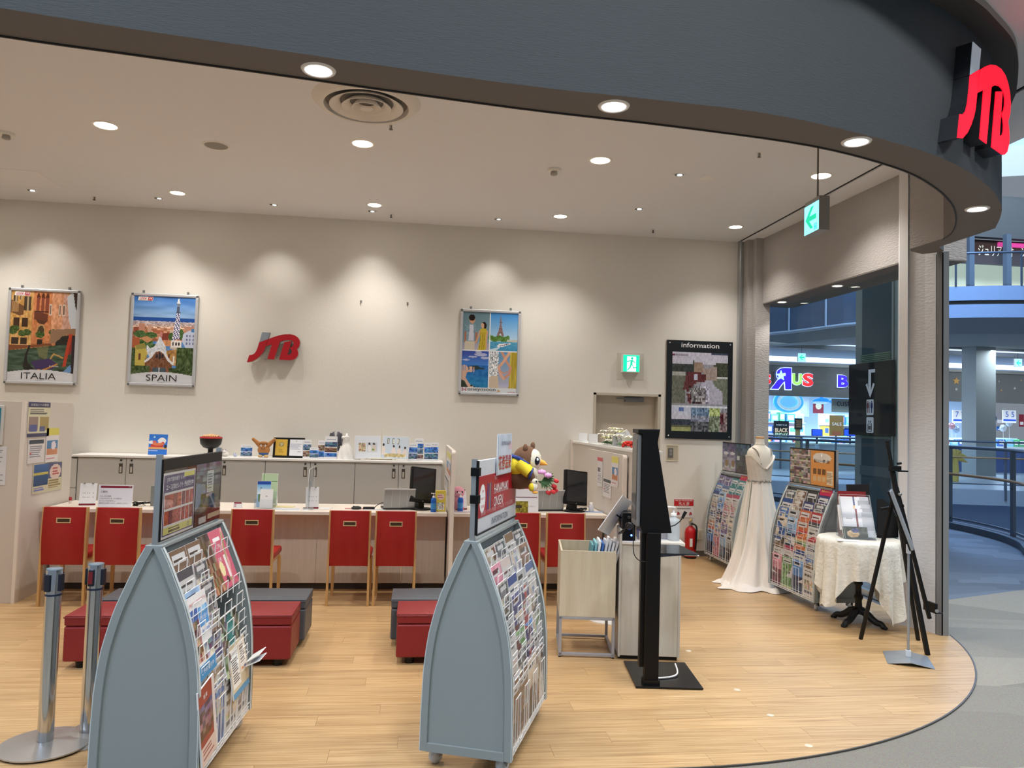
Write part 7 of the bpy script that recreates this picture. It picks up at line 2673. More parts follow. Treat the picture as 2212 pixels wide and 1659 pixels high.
photo_card('small blue-topped photo leaflet left of the brown plush', 520, 964, 544, 991, 3)
photo_card('narrow photo leaflet right of the award frames', 655, 953, 671, 993, 4)
photo_card('low leaflet with six pictures right of the award frames', 669, 969, 687, 993, 6, YC-.02)
photo_card('narrow leaflet with deep blue pictures beside the three-photo holder', 687, 954, 700, 993, 5)
photo_card('tall holder with three stacked photos before the grey suit', 702, 946, 727, 995, 7, YC-.03, True, 'photo_card', 3)
photo_card('photo leaflet with night view right of the wedding album', 881, 959, 901, 997, 9, YC)
photo_card('tall bright blue leaflet right of the wedding album', 896, 948, 914, 996, 12, YC+.05, True, 'photo_card', 3)
photo_card('blue sea photo leaflet, second from the right cabinet end', 917, 958, 931, 997, 15)
photo_card('blue photo leaflet at the right cabinet end', 931, 958, 946, 998, 18)
# brown plush
bp = mat('tan_plush', (178, 122, 70), .95, bump=(120, .4, (1, 1, 1)))
q = atY(569, 990, YC)
t = thing('brown_plush', 'light brown plush toy with both arms raised beside the award frames', 'plush toy', (float(q[0]), YC, CTT))
obj('body', B().ball((0, 0, .085), (.070, .05, .060), 18).ball((0, 0, .125), (.062, .045, .045), 18), bp, t)
obj('brow', B().ball((.0, -.028, .165), (.048, .022, .020), 14), bp, t)
for s in (-1, 1):
    obj('arm', B().tube(smooth_path([(s*.045, 0, .135), (s*.085, -.005, .175), (s*.118, -.01, .205)], 4), [.026, .026, .025, .024, .022, .02, .02, .019, .018][:9], 10).ball((s*.118, -.01, .205), .019, 10), bp, t)
    obj('foot', B().ball((s*.032, -.02, .016), (.028, .035, .017), 12), mat('plush_sole', (206, 170, 120), .9), t)
    e_ = obj('eye', B().ball((s*.022, -.050, .135), (.010, .005, .012), 10), mat('eye_white'), t)
    obj('pupil', B().ball((s*.020, -.055, .134), (.005, .003, .006), 8), mat('eye_navy'), e_)
obj('smile', B().tube([(-.024, -.048, .108), (-.01, -.052, .098), (.01, -.052, .098), (.024, -.048, .108)], .0022, 5), mat('eye_navy'), t)
obj('shorts', B().ball((0, 0, .045), (.058, .046, .026), 16), mat('shorts_blue', (50, 96, 150), .8), t)
# award frames
for px0, px1, py0, py1, gold, l_ in ((590, 624, 947, 992, True, 'black frame with a gold certificate plate on the cabinets'), (620, 656, 947, 992, False, 'black frame with a white certificate beside the gold one')):
    p2 = Pic(20, 26, (206, 170, 70) if gold else (232, 234, 240))
    if gold:
        p2.ell(.5, .32, .22, .14, (150, 130, 80)).bars(.3, .6, .7, .85, 3, (160, 130, 50), 3)
        p2.poly([(.35, .22), (.65, .22), (.5, .45)], (190, 180, 140))
    else:
        p2.poly([(.44, .06), (.56, .06), (.5, .16)], (150, 150, 150)).bars(.12, .28, .88, .66, 5, (160, 166, 190), 4).rect(.6, .72, .85, .76, (150, 150, 160))
    cx, w, h = px_box(px0, py0, px1, py1, YC)
    t = thing('award_frame', l_, 'picture frame', (cx, YC+(0 if gold else .004), CTT), 0, 'black award frames')
    Mt = RX(R(-10))
    obj('frame', B().box(-w/2, .001, 0, w/2, .02, h, M=Mt), blackp, t, .003)
    put_pic(p2, w*(.72 if gold else .84), h*.80, t, Mt @ T(0 if gold else .004, -.001, h*.11), 'certificate', print_mat('glossy_print'))
    obj('prop', B().box(-.02, .02, 0, .02, .09, .004), blackp, t)
# tiny suit and tiny gown
q = atY(724, 995, YC+.08)
t = thing('suit_figure', 'miniature grey tailcoat on a stand behind the photo holder', 'ornament', (float(q[0]), YC+.08, CTT))
sg = mat('suit_grey', (84, 84, 94), .8)
obj('jacket', B().lathe([(.045, .09), (.052, .16), (.060, .235), (.058, .285), (.040, .310), (.015, .318)], 20, sy=.6), sg, t)
for s in (-1, 1):
    obj('sleeve', B().tube([(s*.052, 0, .295), (s*.066, -.01, .23), (s*.060, -.015, .15)], [.018, .017, .014], 8), sg, t)
obj('shirt_front', B().prism([(-.018, .315), (.018, .315), (0, .22)], 'y', -.040, -.034), white_m, t)
obj('lapel', B().prism([(-.034, .30), (-.018, .315), (.0, .225), (-.004, .215)], 'y', -.044, -.038).prism([(.034, .30), (.018, .315), (.0, .225), (.004, .215)], 'y', -.044, -.038), mat('lapel_grey', (120, 120, 132), .6), t)
obj('collar', B().lathe([(.016, .312), (.017, .330)], 12), white_m, t)
obj('stand_pole', B().tube([(0, 0, 0), (0, 0, .10)], .006, 6).lathe([(.04, 0), (.04, .006)], 16), blackm, t)
q = atY(747, 995, YC-.02)
t = thing('gown_figure', 'miniature white ruffled gown between the grey suit and the album', 'ornament', (float(q[0]), YC-.02, CTT))
gw = mat('gown_white', (232, 230, 228), .7)
b = B()
n = 36
prof = [(.105, 0), (.098, .03), (.088, .07), (.070, .12), (.045, .16), (.030, .185), (.034, .215), (.040, .245), (.030, .265)]
vs, fs = [], []
for i, (r_, z) in enumerate(prof):
    for k in range(n):
        a = 2*PI*k/n
        rr = r_*(1+.16*math.sin(7*a+z*30)*(1-i/8))
        vs.append((rr*math.cos(a), rr*math.sin(a)*.8, z))
for i in range(len(prof)-1):
    for k in range(n):
        fs.append((i*n+k, i*n+(k+1) % n, (i+1)*n+(k+1) % n, (i+1)*n+k))
b.add(vs, fs, 0, True)
obj('gown', b, gw, t)
obj('neck', B().lathe([(.032, .262), (.012, .275), (.011, .298), (1e-5, .30)], 14), white_m, t)
obj('train', B().prism([(.04, -.05), (.14, -.06), (.17, -.02), (.10, .02), (.04, .03)], 'z', 0, .008), gw, t)
obj('sleeve_ruffle', B().ball((-.035, -.01, .250), (.026, .02, .02), 10), gw, t)
# wedding album on a scrolled wire easel
t = thing('photo_album', 'open white wedding photo album on a scrolled wire stand', 'album', (float(atY(823, 990, YC-.03)[0]), YC-.03, CTT+.02))
for s, ww, sd in ((-1, .31, 3), (1, .33, 8)):
    p2 = Pic(52, 38, (226, 232, 242))
    if s < 0:
        p2.rect(.14, .32, .40, .70, (190, 170, 140)).noise(.14, .32, .40, .70, 6, 8, 60, 2, False, True)
        p2.rect(.46, .28, .86, .74, (206, 214, 224))
        for cx_, c_ in ((.56, (234, 234, 236)), (.74, (222, 206, 196))):
            p2.ell(cx_, .36, .045, .06, (60, 46, 40)).ell(cx_, .56, .08, .16, c_)
        p2.ell(.70, .62, .05, .05, (120, 160, 80))
    else:
        p2.grad(0, 0, 1, 1, (214, 226, 240), (206, 222, 238))
        for cx_ in (.22, .42, .60):
            p2.rect(cx_-.05, .08, cx_+.03, .34, (90, 100, 90)).rect(cx_-.035, .11, cx_+.015, .31, (222, 226, 220))
        for cx_, cy_ in ((.04, .38), (.44, .44), (.66, .46), (.88, .50)):
            p2.ell(cx_, cy_, .035, .06, (60, 46, 42)).ell(cx_, cy_+.26, .09, .20, (236, 226, 222))
        p2.rect(.1, .78, .9, .96, (206, 190, 140)).noise(.1, .76, .95, .98, 12, 4, 40, 5)
    Mh = RZ(R(-s*20)) @ RX(R(-9))
    pg = obj('page', B().box(-ww if s < 0 else 0, .001, 0, 0 if s < 0 else ww, .016, .262, M=Mh), paper, t)
    put_pic(p2, ww*.97, .252, pg, Mh @ T(s*ww/2, -.001, .005), 'photo_page')
wi = mat('ivory_wire', (226, 222, 206), .4)
b = B()
b.tube([(-.24, -.02, .0), (0, -.05, -.0), (.24, -.02, .0)], .006, 6)
for s in (-1, 1):
    sp = [(s*(.17+.03*(1-k/14)*math.cos(k*.7)), -.05, .008+.03*(1-k/14)*math.sin(k*.7)) for k in range(14)]
    b.tube(sp, .004, 5)
    b.tube([(s*.12, -.03, 0), (s*.12, .10, -.018)], .004, 5)
    b.tube([(s*.02+s*.018*math.cos(k*.6), .055, .305+.028*math.sin(k*.6)) for k in range(8)], .003, 5)
b.tube([(0, .05, .0), (0, .055, .30), (0, .055, .33)], .004, 5)
b.tube([(-.12, .10, -.018), (.12, .10, -.018)], .004, 5)
obj('wire_stand', b, wi, t)
obj('inner_block', B().box(-.20, .02, .002, .20, .09, .03), wi, t)

# ---- white flowers on the high partition
def lily(parent, c, r, m):
    b = B()
    for k in range(6):
        a = 2*PI*k/6+c[0]*9
        dx, dy = math.cos(a), math.sin(a)
        b.add([c, (c[0]+dx*r*.5-dy*r*.25, c[1]+dy*r*.4+dx*r*.2, c[2]+r*.35), (c[0]+dx*r, c[1]+dy*r*.8, c[2]+r*.15), (c[0]+dx*r*.5+dy*r*.25, c[1]+dy*r*.4-dx*r*.2, c[2]+r*.35)], [(0, 1, 2, 3)])
    return obj('flower', b, m, parent, solid=.001)


fw = mat('petal_white', (240, 240, 226), .6)
fyl = mat('petal_cream', (230, 228, 160), .6)
t = thing('flower_spray', 'spray of white artificial blossoms lying on the high partition', 'flowers', (2.02, 7.72, 1.42))
for k in range(26):
    yy = -.48+.036*k
    zz = .03+.13*abs(math.sin(k*.9))*(1 if 5 < k < 22 else .5)
    lily(t, (.05*math.sin(k*2.1), yy, zz), .072, fyl if k % 6 == 0 else fw)
    if k % 2 == 0:
        obj('stem', B().tube([(.0, yy, .004), (.05*math.sin(k*2.1), yy, zz)], .003, 4), gm, t)
for k in range(8):
    obj('leaf', B().add([(0, -.45+.12*k, .01), (.05, -.42+.12*k, .03), (.03, -.36+.12*k, .035), (-.02, -.40+.12*k, .02)], [(0, 1, 2, 3)]), gm, t, solid=.001)
t = thing('red_flower', 'ball of red artificial petals at the near end of the high partition', 'flowers', (1.995, 7.06, 1.42))
b = B()
for k in range(30):
    a, e_ = k*2.4, (k/30)*1.5
    r_ = .062*math.cos(e_*.9)
    b.ball((r_*math.cos(a), r_*math.sin(a)*1.2, .012+.045*math.sin(e_)), (.018, .018, .012), 6)
obj('petals', b, mat('petal_red', (206, 40, 30), .6), t)
obj('leaf', B().add([(-.03, .05, .01), (-.09, .10, .03), (-.06, .14, .05), (-.02, .10, .02)], [(0, 1, 2, 3)]), gm, t, solid=.001)
for k, (yy, l_) in enumerate(((8.95, 'far'), (8.42, 'near'))):
    t = thing('card_holder', 'small clear white card holder on the high partition, %s one' % l_, 'holder', (1.965, yy, 1.42), R(-14), 'card holders on the high partition')
    obj('card', B().box(-.05, 0, 0, .05, .003, .105, M=RX(R(-6))), mat('card_bright', (236, 238, 240), .4), t)
    obj('foot', B().box(-.05, 0, 0, .05, .04, .003), clear, t)
t = thing('white_bags', 'pointed white paper bags behind the blossoms on the high partition', 'bag', (2.05, 7.5, 1.42))
for k, (yy, hh) in enumerate(((0.12, .15), (-.08, .17), (-.22, .12))):
    obj('bag', B().prism([(-.07, 0), (.07, 0), (.05, hh*.8), (.02, hh), (-.06, hh*.75)], 'y', yy, yy+.02), mat('bag_white', (228, 230, 234), .6), t)

# ---- notices on partitions
def notice(px0, py0, px1, py1, X, pic, label, cat='notice', yoff=.0, face=-1, name='notice', grp=None):
    """sheet on a panel whose face is the vertical plane x = X"""
    def atX(px, py):
        d = ray(px, py)
        return EYE + d*((X-EYE[0])/d[0])
    a, d = atX(px0, py0), atX(px1, py1)
    y0, y1 = sorted((float(a[1]), float(d[1])))
    z1, z0 = float(a[2]), float(d[2])
    t = thing(name, label, cat, (X, (y0+y1)/2, z0), R(90) if face > 0 else R(-90), grp)
    obj('sheet', B().box(-(y1-y0)/2, -.001, 0, (y1-y0)/2, 0, z1-z0), paper, t)
    put_pic(pic, y1-y0, z1-z0, t, T(0, -.0018, 0), 'print')
    return t, y1-y0, z1-z0


pl_ = Pic(24, 40, (214, 212, 180))
pl_.rect(0, 0, 1, .15, (50, 52, 96)).rect(0, .9, 1, 1, (50, 52, 96)).rect(.06, .42, .46, .82, (150, 130, 120)).rect(.54, .42, .94, .82, (170, 150, 90)).rect(.08, .66, .4, .86, (80, 90, 150)).rect(.56, .70, .8, .84, (90, 96, 140)).bars(.08, .2, .92, .38, 4, (90, 90, 90), 3)
t, w, h = notice(62, 868, 105, 942, -3.30+.0025, pl_, 'notice with navy bands and two bag pictures, top of the left partition', 'notice', face=1)
text('お支払いへの管理', w*.8, h*.07, ink_w, t, T(0, -.003, h*.925))
pn = Pic(18, 24, (226, 222, 222))
pn.rect(.05, .05, .95, .22, (50, 62, 74)).bars(.1, .3, .9, .85, 7, (130, 134, 150), 5).rect(.1, .55, .2, .62, (200, 90, 90))
t, w, h = notice(61, 949, 94, 998, -3.30+.0025, pn, 'white notice with dark header, middle of the left partition', face=1)
pv = Pic(14, 34, (230, 226, 226))
pv.rect(0, 0, 1, .2, (222, 214, 90)).rect(.05, .34, .95, .58, (70, 130, 180)).rect(.05, .58, .95, .76, (206, 140, 100)).ell(.6, .5, .18, .12, (236, 226, 236)).rect(.1, .84, .7, .88, (206, 130, 150))
notice(101, 925, 124, 998, -3.30+.0025, pv, 'narrow strip notice with yellow top and heart beach picture on the left partition', face=1)
pw_ = Pic(40, 36, (206, 200, 170))
pw_.grad(.02, .02, .5, .74, (70, 110, 170), (40, 70, 110)).grad(.5, .02, .98, .56, (80, 86, 130), (90, 96, 130)).ell(.75, .34, .2, .26, (222, 200, 190)).bars(.64, .2, .88, .5, 3, (190, 90, 90), 2).bars(.52, .62, .98, .94, 4, (150, 130, 80), 2).rect(.02, .3, .5, .38, (200, 190, 90)).bars(.04, .8, .48, .95, 2, (110, 120, 190), 3)
notice(72, 1003, 132, 1056, -3.30+.0025, pw_, 'blue double flyer, lowest on the side of the left partition', face=1)
# front of the left partition: teal poster in a frame, two typed sheets
t = thing('teal_poster', 'teal framed poster cut off by the left picture edge', 'poster', (-3.66, 6.98, 1.32))
obj('frame', B().box(-.30, -.016, 0, .205, -.001, .335), mat('poster_frame_grey', (200, 200, 198), .4), t, .004)
pt = Pic(40, 30, (40, 130, 156))
pt.noise(0, 0, 1, 1, 3, 3, 10, 2).rect(.03, .03, .97, .97, (44, 136, 160)).rect(.28, .78, .80, .84, (220, 226, 226)).rect(.60, .84, .82, .94, (40, 90, 190))
put_pic(pt, .46, .295, t, T(-.045, -.0175, .02), 'print')
text('募集', .08, .03, ink_n, t, T(.10, -.019, .27))
text('STB', .07, .03, ink_n, t, T(.13, -.019, .12))
for k, (z0, z1, l_) in enumerate(((.985, 1.31, 'tall sheet of small print'), (.70, .93, 'smaller sheet of small print'))):
    t = thing('typed_notice', 'white %s on the front of the left partition' % l_, 'notice', (-3.62+(-.05*k), 6.98, z0))
    ps = Pic(40, 44, (216, 216, 220))
    ps.bars(.04, .06, .96, .9, 20 if k == 0 else 12, (130, 130, 138), 7+k, .45)
    obj('sheet', B().box(-.20, -.002, 0, .20, -.0005, z1-z0), paper, t)
    put_pic(ps, .40, z1-z0, t, T(0, -.003, 0), 'print')
# right divider notices (face -X)
pr = Pic(10, 40, (226, 222, 224))
pr.rect(0, 0, 1, .13, (206, 60, 80)).rect(.1, .35, .6, .50, (90, 90, 96)).bars(.1, .55, .9, .9, 6, (160, 160, 170), 3)
XR = 1.886-.0025
notice(1291, 987, 1301, 1053, XR, pr, 'thin vertical notice with red top on the right divider')
notice(1322, 985, 1335, 1055, XR, pv, 'strip notice with yellow top and beach picture on the right divider')
notice(1303, 1031, 1320, 1078, XR, pn, 'white notice with dark header low on the right divider')
# middle divider (seen almost edge-on, face -X)
XM = .331-.0025
notice(966, 972, 973, 1046, XM, pv, 'strip notice seen edge-on on the middle divider')
notice(961, 1022, 967, 1070, XM, pn, 'white notice seen edge-on low on the middle divider')
# paper taped under the counter
q = atY(478, 1140, 7.52)
t = thing('typed_notice', 'white sheet taped to the counter front right of the left rack', 'notice', (float(q[0]), CF+.2, .36))
ps = Pic(16, 24, (214, 210, 218))
ps.bars(.1, .1, .9, .9, 9, (170, 166, 186), 3)
obj('sheet', B().box(-.09, -.002, 0, .09, -.0005, .30), paper, t)
put_pic(ps, .18, .30, t, T(0, -.003, 0), 'print')

# ================================================================== WEDDING DRESS, ROUND TABLE, EASEL, SIGN STAND
DX, DY = 3.685, 7.92
skin = mat('mannequin_cloth', (232, 224, 210), .85)
chif = mat('ivory_chiffon', (240, 232, 224), .75, bump=(90, .15, (1, 1, .2)))
lace = mat('ivory_bodice', (226, 216, 204), .8, bump=(160, .6, (1, 1, 1)))
secs = [(1.06, .118, .092), (1.12, .122, .094), (1.20, .132, .102), (1.28, .146, .110), (1.34, .150, .106), (1.385, .146, .092), (1.415, .128, .074), (1.44, .086, .058), (1.462, .054, .050), (1.49, .046, .046), (1.53, .044, .044)]
n = 40
b = B()
vs, fs = [], []
for z, rx, ry in secs:
    for k in range(n):
        a = 2*PI*k/n
        vs.append((rx*math.cos(a), ry*math.sin(a), z))
for i in range(len(secs)-1):
    for k in range(n):
        fs.append((i*n+k, i*n+(k+1) % n, (i+1)*n+(k+1) % n, (i+1)*n+k))
b.add(vs, fs, 0, True)
t = thing('mannequin', 'cream dress mannequin torso with a wooden neck cap', 'mannequin', (DX, DY, 0), R(12))
obj('torso', b, skin, t)
obj('neck_cap', B().lathe([(.045, 1.528), (.046, 1.538), (.040, 1.548), (1e-5, 1.550)], 24), mat('neck_cap_wood', (190, 140, 86), .4), t)
obj('stand', B().tube([(0, 0, .02), (0, 0, 1.08)], .014, 8).lathe([(.16, .0), (.16, .012), (.02, .03)], 24), white_m, t)
obj('necklace', B().tube([(.052*math.cos(a), .050*math.sin(a), 1.467+.006*math.sin(a)) for a in [2*PI*k/24 for k in range(24)]], .003, 4, closed=True), mat('beads', (176, 168, 156), .3, .5), t)

t = thing('wedding_dress', 'long ivory wedding dress with a beaded waist and a train pooling on the floor', 'dress', (DX, DY, 0), R(12))
# bodice: follows the torso, open in a V at the back (towards the viewer)
b = B()
cols, rows_ = 56, 14
grid = {}
vs, fs = [], []


def torso(z):
    zz = [s[0] for s in secs]
    return float(np.interp(z, zz, [s[1] for s in secs])), float(np.interp(z, zz, [s[2] for s in secs]))


for k in range(cols):
    a = 2*PI*k/cols
    d = abs(((a - 1.5*PI+PI) % (2*PI))-PI)         # angle from the back centre
    top = 1.185 + .155*min(1, d/(.36*PI))**1.1
    if d > .5*PI:
        top = 1.34 + .012*math.sin(6*a)
    for i in range(rows_+1):
        z = 1.075+(top-1.075)*i/rows_
        rx, ry = torso(z)
        o_ = .008 + .003*math.sin(a*18+z*22)+.004*(i == rows_)
        vs.append(((rx+o_)*math.cos(a), (ry+o_)*math.sin(a), z))
for k in range(cols):
    for i in range(rows_):
        p0, p1 = k*(rows_+1)+i, ((k+1) % cols)*(rows_+1)+i
        fs.append((p0, p1, p1+1, p0+1))
b.add(vs, fs, 0, True)
obj('bodice', b, lace, t)
for s in (-1, 1):
    P = [(s*.062, -.088, 1.345-.05), (s*.085, -.086, 1.37), (s*.098, -.060, 1.410), (s*.105, -.02, 1.425), (s*.10, .03, 1.412), (s*.088, .075, 1.36)]
    P = [(s*.050, -.100, 1.255)]+P
    obj('strap', B().tube(smooth_path(P, 4), .006, 6), mat('beaded_strap', (170, 160, 146), .3, .4, bump=(300, 1, (1, 1, 1))), t)
P = [(-.05*0+.0, -.112, 1.205), (.06, -.112, 1.262), (.12, -.080, 1.325), (.158, -.02, 1.345), (.165, .03, 1.33), (.145, .07, 1.30)]
obj('off_shoulder_drape', B().tube(smooth_path(P, 5), .012, 8), chif, t)
for k in range(5):
    obj('button', B().ball((0, -.104-.001*k, 1.165-.022*k), .005, 8), mat('pearl', (236, 230, 216), .2), t)
bel = B()
for k in range(44):
    a = 2*PI*k/44
    bel.ball((.131*math.cos(a), .105*math.sin(a), 1.075+.004*math.sin(k*2.3)), (.009, .009, .008+.004*(k % 3 == 0)), 6)
obj('beaded_belt', bel, mat('belt_crystal', (176, 170, 164), .2, .5), t)
# skirt with folds and pooled train
n = 180
levels = 40
vs, fs = [], []
for i in range(levels+1):
    u = i/levels
    z = 1.075*(1-u)
    for k in range(n):
        a = 2*PI*k/n
        fold = math.sin(13*a+.6*math.sin(3*a))*.55+math.sin(23*a+1.3)*.28+math.sin(7*a+.5)*.35
        rx = .124+.205*u**1.15
        ry = .098+.200*u**1.15
        # train: spreads to the left and towards the viewer near the floor
        tr = max(0, math.cos(a-R(222)))**2
        tr2 = max(0, math.cos(a-R(265)))**2
        g = max(0, (u-.55)/.45)
        rx += .16*tr*g**2+.05*tr2*g**2
        ry += .08*tr*g**2+.06*tr2*g**2
        am = .005+.036*u+.022*g*g
        f_ = 1+fold*am/max(rx, .1)
        vs.append((rx*f_*math.cos(a), ry*f_*math.sin(a), max(.012, z)))
    last = u
# pooled hem rings, wavy on the floor
for j, (gr, zz) in enumerate(((1.08, .020), (1.17, .045), (1.26, .030), (1.34, .006))):
    base = (levels)*n
    for k in range(n):
        x, y_, _ = vs[base+k]
        a = 2*PI*k/n
        fr = max(0, math.cos(a-R(245)))**.7
        g2 = 1+(gr-1)*(.25+.85*fr)
        wv = .016*math.sin(17*a+j*1.2)*fr+.010*math.sin(31*a)*fr
        vs.append((x*(g2+wv), y_*(g2+wv), max(.004, zz*(.3+.7*fr)*(1+.6*math.sin(11*a+j*2)))))
L = levels+4
for i in range(L):
    for k in range(n):
        fs.append(((i+1)*n+k, (i+1)*n+(k+1) % n, i*n+(k+1) % n, i*n+k))
obj('skirt', B().add(vs, fs, 0, True), chif, t)
# pale chiffon overlay hanging at the left side
P0 = []
vs, fs = [], []
m_ = 14
for i in range(21):
    u = i/20
    z = 1.075-1.00*u
    for k in range(m_):
        v = k/(m_-1)
        x = -.105-.145*u**.9-.020*math.sin(9*v)*(.3+u)
        y_ = .08-.20*v*(.6+.8*u)
        vs.append((x-.02*v, y_+.10*u, max(.02, z)))
for i in range(20):
    for k in range(m_-1):
        fs.append((i*m_+k, i*m_+k+1, (i+1)*m_+k+1, (i+1)*m_+k))
obj('side_veil', B().add(vs, fs, 0, True), mat('veil_chiffon', (222, 222, 214), .8), t)

# ---- round table with lace cloth
TX, TY, TZ, TR = 3.795, 6.22, .722, .325
t = thing('round_table', 'small round table on a black cast iron pedestal beneath the cream lace cloth', 'table', (TX, TY, 0))
obj('tabletop', B().lathe([(TR-.01, TZ-.022), (TR, TZ-.018), (TR, TZ-.004), (TR-.004, TZ)], 40).lathe([(1e-5, TZ-.001), (TR-.004, TZ)][::-1], 40), beech, t)
iron = mat('cast_iron', (20, 20, 22), .5, .3, bump=(60, .3, (1, 1, 1)))
obj('pedestal', B().lathe([(.055, .09), (.045, .11), (.030, .15), (.026, .20), (.036, .22), (.036, .235), (.024, .25), (.022, .32), (.034, .335), (.034, .35), (.021, .37), (.020, .62), (.035, .68), (.10, .70)], 20), iron, t)
for k in range(4):
    a = R(-150+90*k)
    P = [(0, 0, .115), (.06, 0, .105), (.11, 0, .070), (.155, 0, .045), (.195, 0, .040), (.215, 0, .022)]
    b = B().tube([(p_[0]*math.cos(a), p_[0]*math.sin(a), p_[2]) for p_ in smooth_path(P, 4)], [.034-.0006*j for j in range(21)], 8)
    b.ball((.215*math.cos(a), .215*math.sin(a), .022), (.026, .026, .021), 10)
    for q_ in (-.013, .0, .013):
        b.ball(((.238)*math.cos(a)-q_*math.sin(a), .238*math.sin(a)+q_*math.cos(a), .013), (.009, .009, .012), 8)
    obj('foot', b, iron, t)

cl_m = mat('lace_cloth', (230, 227, 216), .85, noise=(22, .14, (1, 1, 1)), bump=(38, 1.0, (1, 1, 1)))
n = 200
vs, fs = [], []
vs.append((0, 0, TZ+.004))
rr_ = [.10, .20, .30, TR]
for r_ in rr_:
    for k in range(n):
        a = 2*PI*k/n
        vs.append((r_*math.cos(a), r_*math.sin(a), TZ+.004))
for k in range(n):
    fs.append((0, 1+k, 1+(k+1) % n))
DL = 18
for i in range(1, DL+1):
    u = i/DL
    for k in range(n):
        a = 2*PI*k/n
        c4 = (0.5+0.5*math.cos(4*(a-R(-72))))**1.6
        drop = .30+.36*c4
        # the left corner hangs a bit higher
        if abs(((a-R(198)+PI) % (2*PI))-PI) < R(45):
            drop = .30+.25*c4
        fold = math.sin(17*a+.8*math.sin(4*a))+.5*math.sin(29*a+1)
        r_ = TR+.010+.03*min(1, u*5)**.5*.2+.042*u*fold*(.5+.5*c4)+.020*u*c4
        vs.append((r_*math.cos(a), r_*math.sin(a), TZ+.004-drop*(u if u > .1 else u)-.006*min(1, u*6)))
tot = len(rr_)+DL
for i in range(tot-1):
    for k in range(n):
        p0 = 1+i*n+k
        p1 = 1+i*n+(k+1) % n
        fs.append((p0, 1+(i+1)*n+k, 1+(i+1)*n+(k+1) % n, p1))
o = obj('tablecloth', B().add(vs, fs, 0, True), cl_m, None, M=T(TX, TY, 0))
tag(o, 'cream lace tablecloth with pointed hanging corners over the round table', 'tablecloth')
TT = TZ+.005
# black boards on the table
pb = mat('matte_black_card', (12, 12, 15), .7)
a0 = atY(1815, 1042, 6.40)
t = thing('display_back', 'black rectangular display back standing on the round table behind the leaflets', 'board', (3.93, 6.42, TT), R(14))
obj('board', B().box(-.13, 0, 0, .13, .006, .44, M=RX(R(-4))), mat('black_card_brown', (34, 28, 28), .7), t)
obj('prop', B().prism([(0, 0), (.08, 0), (.03, .22)], 'x', -.003, .003), pb, t)
t = thing('display_back', 'black quarter-round display wing at the right edge of the round table', 'board', (4.045, 6.25, TT), R(10))
pts = [(-.075, 0), (.165, 0)]+[(-.075+.24*math.cos(PI/2*k/12), .335*math.sin(PI/2*k/12)+.0) for k in range(1, 13)]
obj('wing', B().prism(pts, 'y', -.003, .003), pb, t)
obj('foot', B().box(-.07, -.03, 0, .10, .03, .004), pb, t)
# tiered acrylic stand with booklets
t = thing('acrylic_stand', 'clear tiered acrylic leaflet stand on the round table', 'stand', (3.74, 6.10, TT), R(-14))
b = B()
for sx in (-.125, .125):
    b.prism([(0, 0), (.27, 0), (.20, .36), (.175, .36)], 'x', sx-.0015, sx+.0015)
for k in range(3):
    b.box(-.125, .0+.05*k, .075*k, .125, .003+.05*k, .075*k+.07)
b.box(-.125, 0, 0, .125, .27, .003)
obj('frame', b, clear, t)
obj('edge_lines', B().tube([(-.125, 0, 0), (-.125, .19, .36), (.125, .19, .36), (.125, .0, 0)], .0016, 4).tube([(.125, .27, 0), (.125, .19, .36)], .0016, 4), mat('acrylic_edge'), t)
AM = t_matrix(t)
for k, (dx, dy, dz, w_, h_, acc, l_) in enumerate(((-.03, .135, .12, .17, .24, (40, 50, 110), 'white booklet with a navy stripe at the back of the acrylic stand'),
                                                  (-.045, .085, .07, .19, .22, (226, 190, 140), 'cream booklet with an orange tab in the middle tier of the acrylic stand'),
                                                  (-.04, .045, .045, .18, .22, (130, 44, 40), 'white booklet with a maroon stripe in the acrylic stand'),
                                                  (-.035, .010, .006, .20, .105, (60, 66, 44), 'dark flower photo leaflet at the front of the acrylic stand'))):
    p2 = Pic(24, 26, (236, 236, 240))
    if k < 3:
        p2.rect(.66, 0, .76, 1, acc).rect(.2, .38, .5, .42, (170, 170, 176))
    else:
        p2.rect(0, 0, 1, 1, (50, 56, 38)).ell(.4, .6, .25, .3, (206, 170, 120)).ell(.5, .3, .16, .2, (60, 66, 110)).noise(0, 0, 1, 1, 12, 8, 34, 3)
    me = sheet_me('booklet', p2, w_, h_, .02 if k < 3 else .008)
    o = bpy.data.objects.new('booklet', me)
    COL.objects.link(o)
    o.matrix_world = AM @ T(dx, dy, dz) @ RX(R(-24))
    tag(o, l_, 'booklet')
o = obj('white_booklets', B().box(-.012, 0, 0, .012, .016, .21), paper)
bpy.data.objects.remove(o)
for k in range(5):
    o = obj('booklet', B().box(-.045, 0, 0, .045, .012, .22), mat('booklet_edge_%d' % (k % 2), ((214, 216, 222), (190, 192, 198))[k % 2], .5))
    o.matrix_world = AM @ T(.085, .030+.030*k, .02+.030*k) @ RX(R(-24))
    tag(o, 'pale booklet leaning in the right part of the acrylic stand, %s from the front' % ('first', 'second', 'third', 'fourth', 'fifth')[k], 'booklet', 'pale booklets in the acrylic stand')
o = obj('paper_sheet', B().box(-.09, -.06, 0, .09, .06, .002), mat('sheet_white', (232, 234, 240), .5), None, M=T(3.60, 6.06, TT+.001) @ RZ(R(-20)))
tag(o, 'white sheet lying at the left edge of the lace cloth', 'paper')
t = thing('red_card', 'red backing card behind the acrylic stand on the round table', 'card', (3.80, 6.33, TT), R(-10))
obj('card', B().box(-.12, 0, .0, .12, .003, .385, M=RX(R(-3))), mat('card_dark_red', (150, 36, 40), .5), t)

